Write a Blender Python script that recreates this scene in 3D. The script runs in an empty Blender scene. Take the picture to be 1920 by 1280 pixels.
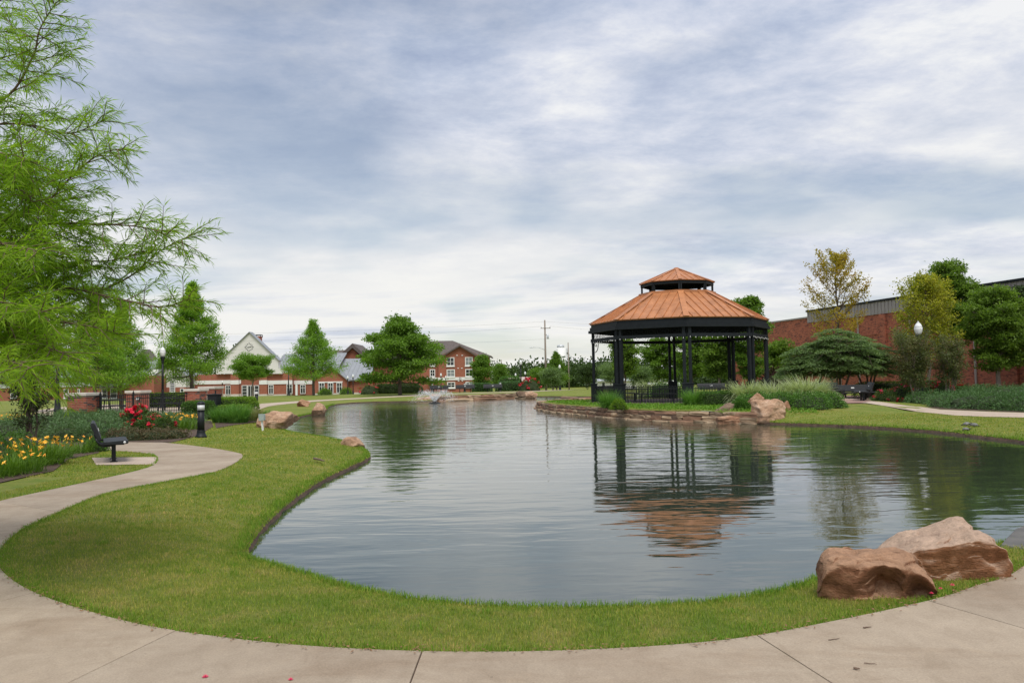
import bpy, bmesh, math, random
import numpy as np
from mathutils import Vector, Matrix, noise as mnoise
from mathutils.geometry import delaunay_2d_cdt

random.seed(7)
RNG = np.random.default_rng(7)
scene = bpy.context.scene
COL = scene.collection
PI = math.pi

# ------------------------------------------------------------------ camera
FPX, EYE = 1550.0, 1.65                      # focal length in photo pixels (1920 wide), eye height
PITCH, ROLL = math.atan(66 / FPX), math.radians(1.1)
FW = Vector((0, math.cos(PITCH), math.sin(PITCH)))
_u0 = Vector((0, -math.sin(PITCH), math.cos(PITCH)))
_x0 = Vector((1, 0, 0))
RT = _x0 * math.cos(ROLL) - _u0 * math.sin(ROLL)
UP = _u0 * math.cos(ROLL) + _x0 * math.sin(ROLL)
CAM = Vector((0, 0, EYE))
cd = bpy.data.cameras.new('camera')
cam = bpy.data.objects.new('camera', cd)
COL.objects.link(cam)
cd.sensor_width = 36.0
cd.lens = 36.0 * FPX / 1920.0
cd.clip_start, cd.clip_end = 0.05, 6000
m3 = Matrix((RT, UP, -FW)).transposed()
cam.matrix_world = Matrix.Translation(CAM) @ m3.to_4x4()
scene.camera = cam

# ------------------------------------------------------------------ sky and sun
SUN_EL, SUN_AZ = math.radians(61), math.radians(168)      # azimuth from +Y towards +X
world = bpy.data.worlds.new('World')
scene.world = world
world.use_nodes = True
wn, wl = world.node_tree.nodes, world.node_tree.links
wn.clear()
def wnode(t, **k):
    n = wn.new(t)
    for a, b in k.items():
        setattr(n, a, b)
    return n
w_out = wnode('ShaderNodeOutputWorld')
w_bg = wnode('ShaderNodeBackground')
w_bg.inputs['Strength'].default_value = 0.05
w_sky = wnode('ShaderNodeTexSky', sky_type='NISHITA')
w_sky.sun_disc = False
w_sky.sun_elevation = SUN_EL
w_sky.sun_rotation = SUN_AZ
w_sky.air_density = 1.0
w_sky.dust_density = 0.6
w_tc = wnode('ShaderNodeTexCoord')
w_sep = wnode('ShaderNodeSeparateXYZ')
wl.new(w_tc.outputs['Generated'], w_sep.inputs[0])
def wmath(op, a, b=None, clamp=False):
    n = wnode('ShaderNodeMath', operation=op, use_clamp=clamp)
    for i, v in enumerate((a, b)):
        if v is None:
            continue
        if hasattr(v, 'links') or hasattr(v, 'is_linked'):
            wl.new(v, n.inputs[i])
        else:
            n.inputs[i].default_value = v
    return n.outputs[0]
zc = wmath('MAXIMUM', w_sep.outputs['Z'], 0.0)
den = wmath('ADD', zc, 0.14)
cx = wmath('DIVIDE', w_sep.outputs['X'], den)
cy = wmath('DIVIDE', w_sep.outputs['Y'], den)
w_comb = wnode('ShaderNodeCombineXYZ')
wl.new(cx, w_comb.inputs[0]); wl.new(cy, w_comb.inputs[1])
def wnoise(scale, detail, rough, off, dist=0.0, sx=1.0):
    mp = wnode('ShaderNodeMapping')
    mp.inputs['Location'].default_value = off
    mp.inputs['Scale'].default_value = (sx, 1, 1)
    mp.inputs['Rotation'].default_value = (0, 0, math.radians(-14))
    wl.new(w_comb.outputs[0], mp.inputs['Vector'])
    n = wnode('ShaderNodeTexNoise')
    n.inputs['Scale'].default_value = scale
    n.inputs['Detail'].default_value = detail
    n.inputs['Roughness'].default_value = rough
    n.inputs['Distortion'].default_value = dist
    wl.new(mp.outputs[0], n.inputs['Vector'])
    return n.outputs['Fac']
def wramp(fac, stops):
    r = wnode('ShaderNodeValToRGB')
    e = r.color_ramp.elements
    while len(e) < len(stops):
        e.new(0.5)
    for el, (p, c) in zip(e, stops):
        el.position = p
        el.color = (*c, 1) if len(c) == 3 else c
    wl.new(fac, r.inputs[0])
    return r.outputs['Color']
def wmix(fac, a, b, blend='MIX'):
    n = wnode('ShaderNodeMix', data_type='RGBA', blend_type=blend)
    for i, v in ((0, fac), (6, a), (7, b)):
        if hasattr(v, 'is_linked'):
            wl.new(v, n.inputs[i])
        elif isinstance(v, (int, float)):
            n.inputs[i].default_value = v
        else:
            n.inputs[i].default_value = (*v, 1)
    return n.outputs[2]
n_big = wnoise(0.8, 6, 0.58, (5.4, 0.6, 0), 0.12)
n_mid = wnoise(3.0, 9, 0.68, (2.6, 3.1, 0), 0.15, 0.85)
n_thin = wnoise(0.75, 4, 0.5, (7.3, 2.2, 0), 0.2)
n_str = wnoise(1.25, 6, 0.6, (1.3, 8.4, 0), 0.4, 0.35)
mixn = wmath('ADD', wmath('MULTIPLY', n_big, 0.5), wmath('MULTIPLY', n_mid, 0.5))
K = 10.0
cloud = wramp(mixn, [(0.38, (0.40 * K, 0.47 * K, 0.64 * K)), (0.455, (0.53 * K, 0.595 * K, 0.74 * K)),
                     (0.52, (0.68 * K, 0.72 * K, 0.83 * K)), (0.60, (0.90 * K, 0.91 * K, 0.93 * K))])
hz_f = wramp(w_sep.outputs['Z'], [(0.0, (1, 1, 1)), (0.09, (0.95, 0.95, 0.95)), (0.20, (0.50, 0.50, 0.50)), (0.38, (0, 0, 0))])
cloud2 = wmix(wmath('MULTIPLY', hz_f, wramp(n_str, [(0.38, (0.35, 0.35, 0.35)), (0.54, (1, 1, 1))])), cloud, (0.93 * K, 0.92 * K, 0.885 * K))
cover = wramp(n_thin, [(0.36, (0.45, 0.45, 0.45)), (0.50, (0.97, 0.97, 0.97))])
skyc = wmix(cover, w_sky.outputs['Color'], cloud2)
wl.new(skyc, w_bg.inputs['Color'])
wl.new(w_bg.outputs[0], w_out.inputs['Surface'])

sl = bpy.data.lights.new('sun', 'SUN')
sl.energy = 1.5
sl.angle = math.radians(30)
sl.color = (1.0, 0.955, 0.88)
sun = bpy.data.objects.new('sun', sl)
COL.objects.link(sun)
_sd = Vector((math.sin(SUN_AZ) * math.cos(SUN_EL), math.cos(SUN_AZ) * math.cos(SUN_EL), math.sin(SUN_EL)))
sun.rotation_euler = _sd.to_track_quat('Z', 'Y').to_euler()
sun.location = (-20, 30, 40)

scene.view_settings.view_transform = 'Standard'
scene.view_settings.look = 'None'
scene.view_settings.exposure = 1.0
scene.view_settings.gamma = 1.0
scene.view_settings.use_curve_mapping = False
scene.cycles.max_bounces = 6
scene.cycles.diffuse_bounces = 3
scene.cycles.glossy_bounces = 3
scene.cycles.transmission_bounces = 4
scene.cycles.transparent_max_bounces = 4

# ------------------------------------------------------------------ pixel -> place
def ray(px, py):
    return FW + RT * ((px - 960) / FPX) + UP * ((640 - py) / FPX)
def G(px, py, z=None):                         # where the ray through a photo pixel meets the level z (or the ground)
    d = ray(px, py)
    if z is None:
        f = lambda t: (CAM.z + d.z * t) - zg(CAM.x + d.x * t, CAM.y + d.y * t)
        t0 = 2.0
        while t0 < 130 and f(t0 + .4) > 0:
            t0 += .4
        if t0 < 130:
            a, b = t0, t0 + .4
            for _ in range(20):
                m = (a + b) / 2
                a, b = (m, b) if f(m) > 0 else (a, m)
            return CAM + d * a
        z = 0.0
    return CAM + d * ((z - EYE) / d.z)
def A(px, py, Y):                              # where it meets the upright plane at distance Y
    d = ray(px, py)
    return CAM + d * (Y / d.y)
def rect(px0, py0, px1, py1, Y):               # a pixel box on the plane at Y -> x0, x1, z0, z1
    xm, ym = (px0 + px1) / 2, (py0 + py1) / 2
    return A(px0, ym, Y).x, A(px1, ym, Y).x, A(xm, py1, Y).z, A(xm, py0, Y).z

# ------------------------------------------------------------------ small helpers
def sstep(a, b, x):
    t = np.clip((x - a) / (b - a), 0, 1)
    return t * t * (3 - 2 * t)
GC = (8.62, 42.80)                             # gazebo centre
GR, GTH, GZ = 4.49, -0.112, 0.25
def zground(x, y):
    x = np.asarray(x, float); y = np.asarray(y, float)
    r = np.sqrt(((x - 8.5) / 8.5) ** 2 + ((y - 41.0) / 10.5) ** 2)
    return 0.22 * (1 - sstep(0.95, 1.18, r)) - 1.3 * np.clip((y - 95) / 60, 0, 1)
def zg(x, y):
    return float(zground(x, y))
def tag(o, label=None, cat=None, group=None, kind=None):
    for k, v in (('label', label), ('category', cat), ('group', group), ('kind', kind)):
        if v:
            o[k] = v
    return o
def empty(name, loc=(0, 0, 0), rz=0.0):
    o = bpy.data.objects.new(name, None)
    o.empty_display_size = 0.2
    o.location = loc
    o.rotation_euler = (0, 0, rz)
    COL.objects.link(o)
    return o
def link(name, me, parent=None, loc=None, rz=None, scale=None):
    o = bpy.data.objects.new(name, me)
    COL.objects.link(o)
    if parent is not None:
        o.parent = parent
    if loc is not None:
        o.location = loc
    if rz is not None:
        o.rotation_euler = (0, 0, rz) if isinstance(rz, (int, float)) else rz
    if scale is not None:
        o.scale = scale if not isinstance(scale, (int, float)) else (scale,) * 3
    return o
def copy_tree(o, parent=None):
    c = o.copy()
    COL.objects.link(c)
    if parent is not None:
        c.parent = parent
    for ch in list(o.children):
        copy_tree(ch, c)
    return c
def np_mesh(name, V, F, mat=None, smooth=False):
    """V (n,3), F (m,k) one face size"""
    V = np.asarray(V, np.float32); F = np.asarray(F, np.int32)
    me = bpy.data.meshes.new(name)
    me.vertices.add(len(V)); me.vertices.foreach_set('co', V.ravel())
    k = F.shape[1]
    me.loops.add(F.size); me.loops.foreach_set('vertex_index', F.ravel())
    me.polygons.add(len(F))
    me.polygons.foreach_set('loop_start', np.arange(0, F.size, k, dtype=np.int32))
    me.polygons.foreach_set('loop_total', np.full(len(F), k, np.int32))
    if smooth:
        me.polygons.foreach_set('use_smooth', np.ones(len(F), bool))
    me.update(calc_edges=True)
    if mat:
        me.materials.append(mat)
    return me
class MB:
    """collects plain shapes into one mesh"""
    def __init__(s):
        s.v, s.f, s.sm = [], [], []
    def add(s, vs, fs, smooth=False):
        b = len(s.v)
        s.v += [tuple(v) for v in vs]
        s.f += [tuple(i + b for i in f) for f in fs]
        s.sm += [smooth] * len(fs)
        return s
    def box(s, x0, x1, y0, y1, z0, z1):
        return s.add([(x0, y0, z0), (x1, y0, z0), (x1, y1, z0), (x0, y1, z0), (x0, y0, z1), (x1, y0, z1), (x1, y1, z1), (x0, y1, z1)],
                     [(0, 3, 2, 1), (4, 5, 6, 7), (0, 1, 5, 4), (1, 2, 6, 5), (2, 3, 7, 6), (3, 0, 4, 7)])
    def bar(s, p, q, w, h=None, up=(0, 0, 1)):      # a square bar from p to q
        p, q = Vector(p), Vector(q)
        h = h or w
        d = (q - p).normalized()
        u = Vector(up)
        if abs(d.dot(u)) > 0.98:
            u = Vector((0, 1, 0))
        a = d.cross(u).normalized()
        b = a.cross(d).normalized()
        c = []
        for e in (p, q):
            for i, j in ((-1, -1), (1, -1), (1, 1), (-1, 1)):
                c.append(e + a * (i * w / 2) + b * (j * h / 2))
        return s.add(c, [(0, 1, 2, 3), (7, 6, 5, 4), (0, 4, 5, 1), (1, 5, 6, 2), (2, 6, 7, 3), (3, 7, 4, 0)])
    def tube(s, pts, rad, n=8, cap=True, smooth=True, ref=None):
        pts = [Vector(p) for p in pts]
        if not hasattr(rad, '__len__'):
            rad = [rad] * len(pts)
        vs, fs = [], []
        fixed = ref is not None
        ref = Vector(ref) if fixed else Vector((0, 0, 1))
        d0 = (pts[-1] - pts[0])
        if not fixed and d0.length and abs(d0.normalized().z) > 0.9:
            ref = Vector((1, 0, 0))
        for i, p in enumerate(pts):
            d = (pts[min(i + 1, len(pts) - 1)] - pts[max(i - 1, 0)]).normalized()
            a = d.cross(ref).normalized(); b = d.cross(a).normalized()
            for k in range(n):
                t = 2 * PI * k / n
                vs.append(p + (a * math.cos(t) + b * math.sin(t)) * rad[i])
        for i in range(len(pts) - 1):
            for k in range(n):
                k2 = (k + 1) % n
                fs.append((i * n + k, i * n + k2, (i + 1) * n + k2, (i + 1) * n + k))
        if cap:
            fs.append(tuple(range(n - 1, -1, -1))); fs.append(tuple((len(pts) - 1) * n + k for k in range(n)))
        return s.add(vs, fs, smooth)
    def lathe(s, prof, n=16, c=(0, 0, 0), smooth=True, flute=0):
        vs, fs = [], []
        for r, z in prof:
            for k in range(n):
                t = 2 * PI * k / n
                rr = r * (1 - (flute if k % 2 else 0))
                vs.append((c[0] + rr * math.cos(t), c[1] + rr * math.sin(t), c[2] + z))
        for i in range(len(prof) - 1):
            for k in range(n):
                k2 = (k + 1) % n
                fs.append((i * n + k, i * n + k2, (i + 1) * n + k2, (i + 1) * n + k))
        fs.append(tuple(range(n - 1, -1, -1))); fs.append(tuple((len(prof) - 1) * n + k for k in range(n)))
        return s.add(vs, fs, smooth)
    def prism(s, poly, d):                      # poly: 3-D loop, pushed by vector d
        n = len(poly)
        d = Vector(d)
        vs = [Vector(p) for p in poly] + [Vector(p) + d for p in poly]
        fs = [tuple(range(n - 1, -1, -1)), tuple(range(n, 2 * n))] + [(i, (i + 1) % n, n + (i + 1) % n, n + i) for i in range(n)]
        return s.add(vs, fs)
    def mesh(s, name, mat=None, bevel=0.0):
        me = bpy.data.meshes.new(name)
        me.from_pydata([tuple(v) for v in s.v], [], s.f)
        me.polygons.foreach_set('use_smooth', s.sm)
        bm = bmesh.new(); bm.from_mesh(me)
        bmesh.ops.recalc_face_normals(bm, faces=bm.faces)
        if bevel:
            bmesh.ops.bevel(bm, geom=list(bm.edges), offset=bevel, segments=1, affect='EDGES', clamp_overlap=True)
        bm.to_mesh(me); bm.free()
        me.update()
        if mat:
            me.materials.append(mat)
        return me
    def build(s, name, mat, parent=None, bevel=0.0, **k):
        return link(name, s.mesh(name, mat, bevel), parent, **k)

def catmull(P, n, closed=False):
    P = [np.array(p, float) for p in P]
    out = []
    N = len(P)
    for i in range(N if closed else N - 1):
        if closed:
            a, b, c, d = P[(i - 1) % N], P[i], P[(i + 1) % N], P[(i + 2) % N]
        else:
            a, b, c, d = P[max(i - 1, 0)], P[i], P[i + 1], P[min(i + 2, N - 1)]
        for k in range(n):
            t = k / n
            out.append(0.5 * ((2 * b) + (c - a) * t + (2 * a - 5 * b + 4 * c - d) * t * t + (3 * b - a - 3 * c + d) * t ** 3))
    if not closed:
        out.append(P[-1])
    return np.array(out)
def inside(px, py, poly):
    px = np.asarray(px); py = np.asarray(py)
    r = np.zeros(px.shape, bool)
    n = len(poly); j = n - 1
    for i in range(n):
        xi, yi = poly[i][0], poly[i][1]; xj, yj = poly[j][0], poly[j][1]
        c = ((yi > py) != (yj > py))
        if c.any():
            r ^= c & (px < (xj - xi) * (py - yi) / ((yj - yi) if yj != yi else 1e-9) + xi)
        j = i
    return r
def dist_line(px, py, poly, closed=True):
    P = np.asarray(poly)[:, :2]
    Q = np.roll(P, -1, 0) if closed else P[1:]
    P2 = P if closed else P[:-1]
    d = np.full(len(px), 1e9)
    for a, b in zip(P2, Q):
        ab = b - a
        t = np.clip(((px - a[0]) * ab[0] + (py - a[1]) * ab[1]) / max(ab @ ab, 1e-12), 0, 1)
        d = np.minimum(d, np.hypot(px - a[0] - t * ab[0], py - a[1] - t * ab[1]))
    return d
# ------------------------------------------------------------------ materials
def _new(name):
    m = bpy.data.materials.new(name)
    m.use_nodes = True
    nt = m.node_tree
    return m, nt, nt.nodes, nt.links, nt.nodes['Principled BSDF']
def _noise(nt, scale, detail=4, rough=0.55, coord='Object', sxyz=None, dist=0.0):
    tc = nt.nodes.new('ShaderNodeTexCoord') if coord != 'World' else nt.nodes.new('ShaderNodeNewGeometry')
    src = tc.outputs['Position'] if coord == 'World' else tc.outputs[coord]
    if sxyz:
        mp = nt.nodes.new('ShaderNodeMapping')
        mp.inputs['Scale'].default_value = sxyz
        nt.links.new(src, mp.inputs['Vector']); src = mp.outputs[0]
    n = nt.nodes.new('ShaderNodeTexNoise')
    n.inputs['Scale'].default_value = scale; n.inputs['Detail'].default_value = detail
    n.inputs['Roughness'].default_value = rough; n.inputs['Distortion'].default_value = dist
    nt.links.new(src, n.inputs['Vector'])
    return n.outputs['Fac']
def _ramp(nt, fac, stops):
    r = nt.nodes.new('ShaderNodeValToRGB')
    e = r.color_ramp.elements
    while len(e) < len(stops):
        e.new(0.5)
    for el, (p, c) in zip(e, stops):
        el.position = p; el.color = (*c, 1)
    nt.links.new(fac, r.inputs[0])
    return r.outputs['Color']
def _mix(nt, fac, a, b, blend='MIX'):
    n = nt.nodes.new('ShaderNodeMix'); n.data_type = 'RGBA'; n.blend_type = blend
    for i, v in ((0, fac), (6, a), (7, b)):
        if hasattr(v, 'is_linked'):
            nt.links.new(v, n.inputs[i])
        elif isinstance(v, (int, float)):
            n.inputs[i].default_value = v
        else:
            n.inputs[i].default_value = (*v, 1)
    return n.outputs[2]
def _bump(nt, bsdf, h, strength, dist):
    b = nt.nodes.new('ShaderNodeBump')
    b.inputs['Strength'].default_value = strength; b.inputs['Distance'].default_value = dist
    nt.links.new(h, b.inputs['Height']); nt.links.new(b.outputs[0], bsdf.inputs['Normal'])
    return b
def mat(name, c1, c2=None, scale=6.0, rough=0.6, bump=0.0, bdist=0.01, bscale=None, metal=0.0, spec=0.5, coord='Object', sxyz=None, rand=0.0, detail=5):
    m, nt, N, L, B = _new(name)
    B.inputs['Roughness'].default_value = rough
    B.inputs['Metallic'].default_value = metal
    B.inputs['Specular IOR Level'].default_value = spec
    c2 = c2 or tuple(min(1, x * 1.18) for x in c1)
    n = _noise(nt, scale, detail, 0.6, coord, sxyz)
    col = _ramp(nt, n, [(0.3, c1), (0.7, c2)])
    if rand:
        oi = N.new('ShaderNodeObjectInfo')
        mr = N.new('ShaderNodeMapRange')
        mr.inputs['To Min'].default_value = 1 - rand; mr.inputs['To Max'].default_value = 1 + rand
        L.new(oi.outputs['Random'], mr.inputs['Value'])
        vm = N.new('ShaderNodeVectorMath'); vm.operation = 'SCALE'
        L.new(col, vm.inputs[0]); L.new(mr.outputs[0], vm.inputs['Scale'])
        col = vm.outputs[0]
    L.new(col, B.inputs['Base Color'])
    if bump:
        _bump(nt, B, _noise(nt, bscale or scale * 4, 6, 0.6, coord, sxyz), bump, bdist)
    return m
def leafmat(name, c1, c2, c3=None, trans=0.35, nscale=0.8, rough=0.55, objrand=0.0):
    m, nt, N, L, B = _new(name)
    g = N.new('ShaderNodeNewGeometry')
    col = _mix(nt, g.outputs['Random Per Island'], c1, c2)
    if c3:
        nf = _ramp(nt, _noise(nt, nscale, 3, 0.6, 'Object'), [(0.42, (0, 0, 0)), (0.62, (1, 1, 1))])
        col = _mix(nt, nf, col, _mix(nt, g.outputs['Random Per Island'], c3, c2))
    B.inputs['Roughness'].default_value = rough
    B.inputs['Specular IOR Level'].default_value = 0.3
    L.new(col, B.inputs['Base Color'])
    t = N.new('ShaderNodeBsdfTranslucent')
    tc = N.new('ShaderNodeVectorMath'); tc.operation = 'MULTIPLY'
    L.new(col, tc.inputs[0]); tc.inputs[1].default_value = (1.25, 1.35, 0.7)
    L.new(tc.outputs[0], t.inputs['Color'])
    ms = N.new('ShaderNodeMixShader'); ms.inputs[0].default_value = trans
    L.new(B.outputs[0], ms.inputs[1]); L.new(t.outputs[0], ms.inputs[2])
    L.new(ms.outputs[0], N['Material Output'].inputs['Surface'])
    return m

M = {}
M['black'] = mat('black_metal_paint', (0.010, 0.012, 0.014), (0.016, 0.019, 0.022), 9, 0.5, spec=0.3)
M['blacksoft'] = mat('black_coated_metal', (0.013, 0.015, 0.017), (0.022, 0.024, 0.027), 12, 0.55, spec=0.3)
M['gunmetal'] = mat('dark_gazebo_paint', (0.010, 0.013, 0.015), (0.016, 0.020, 0.023), 5, 0.6, spec=0.2)
M['copper'] = mat('copper_painted_metal', (0.33, 0.132, 0.050), (0.53, 0.222, 0.090), 2.6, 0.45, 0.08, 0.004, 18, sxyz=(1, 1, .5), rand=0.09, detail=8)
M['globe'] = mat('white_globe', (0.74, 0.75, 0.76), (0.82, 0.83, 0.83), 8, 0.25)
M['lens'] = mat('frosted_lens', (0.66, 0.67, 0.68), (0.74, 0.75, 0.75), 10, 0.35)
M['white'] = mat('white_paint', (0.70, 0.70, 0.68), (0.78, 0.78, 0.76), 4, 0.6)
M['cream'] = mat('cream_render', (0.66, 0.64, 0.61), (0.72, 0.70, 0.665), 0.35, 0.85)
M['stone_trim'] = mat('pale_stone_trim', (0.50, 0.46, 0.40), (0.60, 0.56, 0.49), 3, 0.85, 0.2, 0.01)
M['roofgrey'] = mat('grey_metal_roof', (0.23, 0.245, 0.26), (0.29, 0.305, 0.32), 0.6, 0.45)
M['shingle'] = mat('brown_shingle_roof', (0.085, 0.070, 0.064), (0.14, 0.115, 0.105), 3.0, 0.95, 0.3, 0.03, 9)
M['glass'] = mat('dark_window_glass', (0.018, 0.022, 0.026), (0.03, 0.036, 0.042), 2, 0.08, spec=0.7)
M['glasslight'] = mat('curtained_window_glass', (0.19, 0.21, 0.22), (0.30, 0.32, 0.33), 1.2, 0.15, spec=0.6)
M['wood_pole'] = mat('weathered_pole_wood', (0.20, 0.165, 0.135), (0.30, 0.25, 0.21), 3, 0.9, 0.3, 0.01, sxyz=(6, 6, 0.6))
M['galv'] = mat('galvanised_steel', (0.50, 0.52, 0.54), (0.62, 0.64, 0.66), 1.0, 0.4, metal=0.4)
M['wire'] = mat('overhead_wire', (0.16, 0.16, 0.17), (0.22, 0.22, 0.23), 2, 0.6)
M['tansiding'] = mat('taupe_metal_siding', (0.30, 0.27, 0.255), (0.37, 0.335, 0.315), 0.8, 0.55)
M['bark'] = mat('grey_brown_bark', (0.075, 0.055, 0.042), (0.16, 0.125, 0.10), 5, 0.95, 0.5, 0.02, 14, sxyz=(3, 3, 0.7))
M['barkred'] = mat('reddish_bark', (0.12, 0.072, 0.052), (0.22, 0.145, 0.11), 5, 0.95, 0.5, 0.02, 14, sxyz=(3, 3, 0.7))
M['barkpale'] = mat('pale_smooth_bark', (0.19, 0.15, 0.12), (0.30, 0.25, 0.21), 4, 0.9, 0.3, 0.01, sxyz=(3, 3, 0.7))
M['soil'] = mat('dark_mulch', (0.045, 0.028, 0.018), (0.11, 0.068, 0.045), 9, 0.97, 0.7, 0.03, 30, coord='World')
M['brick'] = mat('red_brick', (0.26, 0.062, 0.034), (0.36, 0.10, 0.055), 14, 0.9, 0.3, 0.004, 40, rand=0.22)
M['brickdark'] = mat('burnt_brick', (0.05, 0.032, 0.03), (0.10, 0.055, 0.045), 14, 0.9, 0.3, 0.004, 40, rand=0.2)
M['mortar'] = mat('mortar', (0.30, 0.255, 0.21), (0.40, 0.35, 0.29), 20, 0.95, 0.3, 0.003)
M['turtle'] = mat('muddy_turtle_shell', (0.10, 0.10, 0.095), (0.19, 0.185, 0.17), 25, 0.45, 0.3, 0.004)
M['turtleskin'] = mat('turtle_skin', (0.03, 0.032, 0.02), (0.06, 0.062, 0.035), 30, 0.6)
M['twig'] = mat('dry_twig', (0.10, 0.065, 0.045), (0.20, 0.14, 0.10), 20, 0.95)
M['litter'] = mat('dry_leaf_litter', (0.16, 0.075, 0.035), (0.30, 0.17, 0.085), 30, 0.95, coord='World')
M['petal_red'] = mat('red_petal', (0.62, 0.008, 0.03), (0.78, 0.02, 0.07), 20, 0.5)
M['petal_pink'] = mat('pink_petal', (0.62, 0.03, 0.09), (0.72, 0.07, 0.16), 20, 0.5)
M['petal_yellow'] = mat('orange_yellow_petal', (0.82, 0.30, 0.015), (0.92, 0.45, 0.03), 20, 0.5)
M['petal_gold'] = mat('golden_petal', (0.88, 0.45, 0.03), (0.92, 0.56, 0.05), 20, 0.5)
M['bulb'] = mat('white_bulb', (0.80, 0.80, 0.78), (0.85, 0.85, 0.83), 5, 0.3)
M['plaque'] = mat('pale_plaque', (0.62, 0.62, 0.60), (0.70, 0.70, 0.68), 5, 0.4)
M['valvebox'] = mat('grey_green_plastic', (0.30, 0.36, 0.34), (0.38, 0.43, 0.41), 12, 0.6)
M['carwhite'] = mat('white_car_paint', (0.72, 0.72, 0.72), (0.78, 0.78, 0.78), 2, 0.25)
M['rubber'] = mat('tyre_rubber', (0.015, 0.015, 0.015), (0.025, 0.025, 0.025), 9, 0.8)
M['drop'] = mat('white_water_drop', (0.80, 0.82, 0.84), (0.88, 0.89, 0.90), 4, 0.15)
M['housepink'] = mat('pale_pink_roof', (0.42, 0.33, 0.29), (0.50, 0.40, 0.35), 2, 0.9)
M['red_sign'] = mat('red_flower_mass', (0.45, 0.02, 0.03), (0.6, 0.04, 0.05), 8, 0.6)

# leaves
M['l_cyp_near'] = leafmat('bald_cypress_fronds', (0.171, 0.298, 0.017), (0.316, 0.468, 0.040), (0.121, 0.235, 0.017), 0.62, 0.9)
M['l_cyp'] = leafmat('cypress_foliage', (0.138, 0.268, 0.029), (0.277, 0.463, 0.056), (0.098, 0.203, 0.026), 0.55, 0.5)
M['l_oak'] = leafmat('oak_leaves', (0.085, 0.163, 0.018), (0.208, 0.364, 0.046), (0.065, 0.130, 0.017), 0.48, 0.5)
M['l_round'] = leafmat('light_round_tree_leaves', (0.132, 0.251, 0.026), (0.231, 0.396, 0.053), (0.092, 0.191, 0.021), 0.50, 0.5)
M['l_dark'] = leafmat('dark_tree_leaves', (0.03, 0.06, 0.014), (0.07, 0.12, 0.026), (0.024, 0.048, 0.013), 0.28, 0.4)
M['l_mid'] = leafmat('mid_green_leaves', (0.094, 0.175, 0.022), (0.194, 0.331, 0.045), (0.069, 0.138, 0.019), 0.48, 0.5)
M['l_maple'] = leafmat('maple_leaves', (0.092, 0.165, 0.022), (0.215, 0.335, 0.05), (0.070, 0.13, 0.020), 0.48, 0.5)
M['l_dogwood'] = leafmat('dogwood_leaves', (0.111, 0.176, 0.065), (0.227, 0.332, 0.124), (0.078, 0.137, 0.049), 0.42, 0.6)
M['l_yellow'] = leafmat('yellowing_leaves', (0.250, 0.219, 0.022), (0.450, 0.362, 0.044), (0.425, 0.231, 0.037), 0.50, 0.7)
M['l_yelgreen'] = leafmat('yellow_green_leaves', (0.264, 0.272, 0.026), (0.478, 0.446, 0.049), (0.140, 0.215, 0.029), 0.50, 0.8)
M['l_myrtle'] = leafmat('dark_crepe_myrtle_leaves', (0.065, 0.095, 0.030), (0.142, 0.171, 0.053), (0.162, 0.123, 0.065), 0.35, 1.2)
M['l_myrtle_near'] = leafmat('myrtle_leaves_purple_green', (0.029, 0.055, 0.017), (0.065, 0.098, 0.029), (0.052, 0.036, 0.021), 0.25, 2.0)
M['l_juniper'] = leafmat('juniper_sprays', (0.06, 0.125, 0.045), (0.13, 0.225, 0.085), (0.085, 0.115, 0.04), 0.25, 1.2)
M['l_juniper2'] = leafmat('bright_juniper_sprays', (0.055, 0.125, 0.036), (0.115, 0.215, 0.07), (0.042, 0.1, 0.03), 0.25, 1.0)
M['l_brownshrub'] = leafmat('brownish_low_shrub', (0.106, 0.075, 0.043), (0.163, 0.125, 0.069), (0.062, 0.094, 0.027), 0.2, 2.0)
M['l_box'] = leafmat('boxwood_leaves', (0.043, 0.112, 0.015), (0.098, 0.194, 0.025), (0.031, 0.088, 0.013), 0.25, 1.5)
M['l_boxlight'] = leafmat('bright_boxwood_leaves', (0.100, 0.210, 0.014), (0.200, 0.310, 0.026), (0.070, 0.160, 0.013), 0.3, 1.5)
M['l_hedge'] = leafmat('low_hedge_leaves', (0.056, 0.150, 0.025), (0.138, 0.269, 0.044), (0.037, 0.106, 0.019), 0.25, 1.5)
M['l_strap'] = leafmat('daylily_blades', (0.085, 0.180, 0.014), (0.160, 0.280, 0.030), (0.055, 0.130, 0.012), 0.35, 2.0)
M['l_ograss'] = leafmat('ornamental_grass_blades', (0.081, 0.203, 0.033), (0.179, 0.342, 0.065), (0.062, 0.163, 0.029), 0.40, 2.0)
M['l_pampas'] = leafmat('variegated_grass_blades', (0.32, 0.37, 0.20), (0.50, 0.55, 0.34), (0.22, 0.29, 0.12), 0.40, 2.5)
M['l_tan'] = leafmat('dry_grass_blades', (0.200, 0.190, 0.075), (0.310, 0.280, 0.120), (0.110, 0.150, 0.040), 0.3, 2.0)
M['l_cover'] = leafmat('ground_cover_leaves', (0.095, 0.220, 0.016), (0.180, 0.330, 0.030), (0.060, 0.160, 0.014), 0.3, 0.8)
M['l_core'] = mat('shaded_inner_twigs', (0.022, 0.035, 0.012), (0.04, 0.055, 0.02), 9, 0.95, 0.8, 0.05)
M['l_rose'] = leafmat('rose_leaves', (0.037, 0.094, 0.020), (0.088, 0.163, 0.033), (0.106, 0.081, 0.033), 0.25, 2.5)

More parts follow.
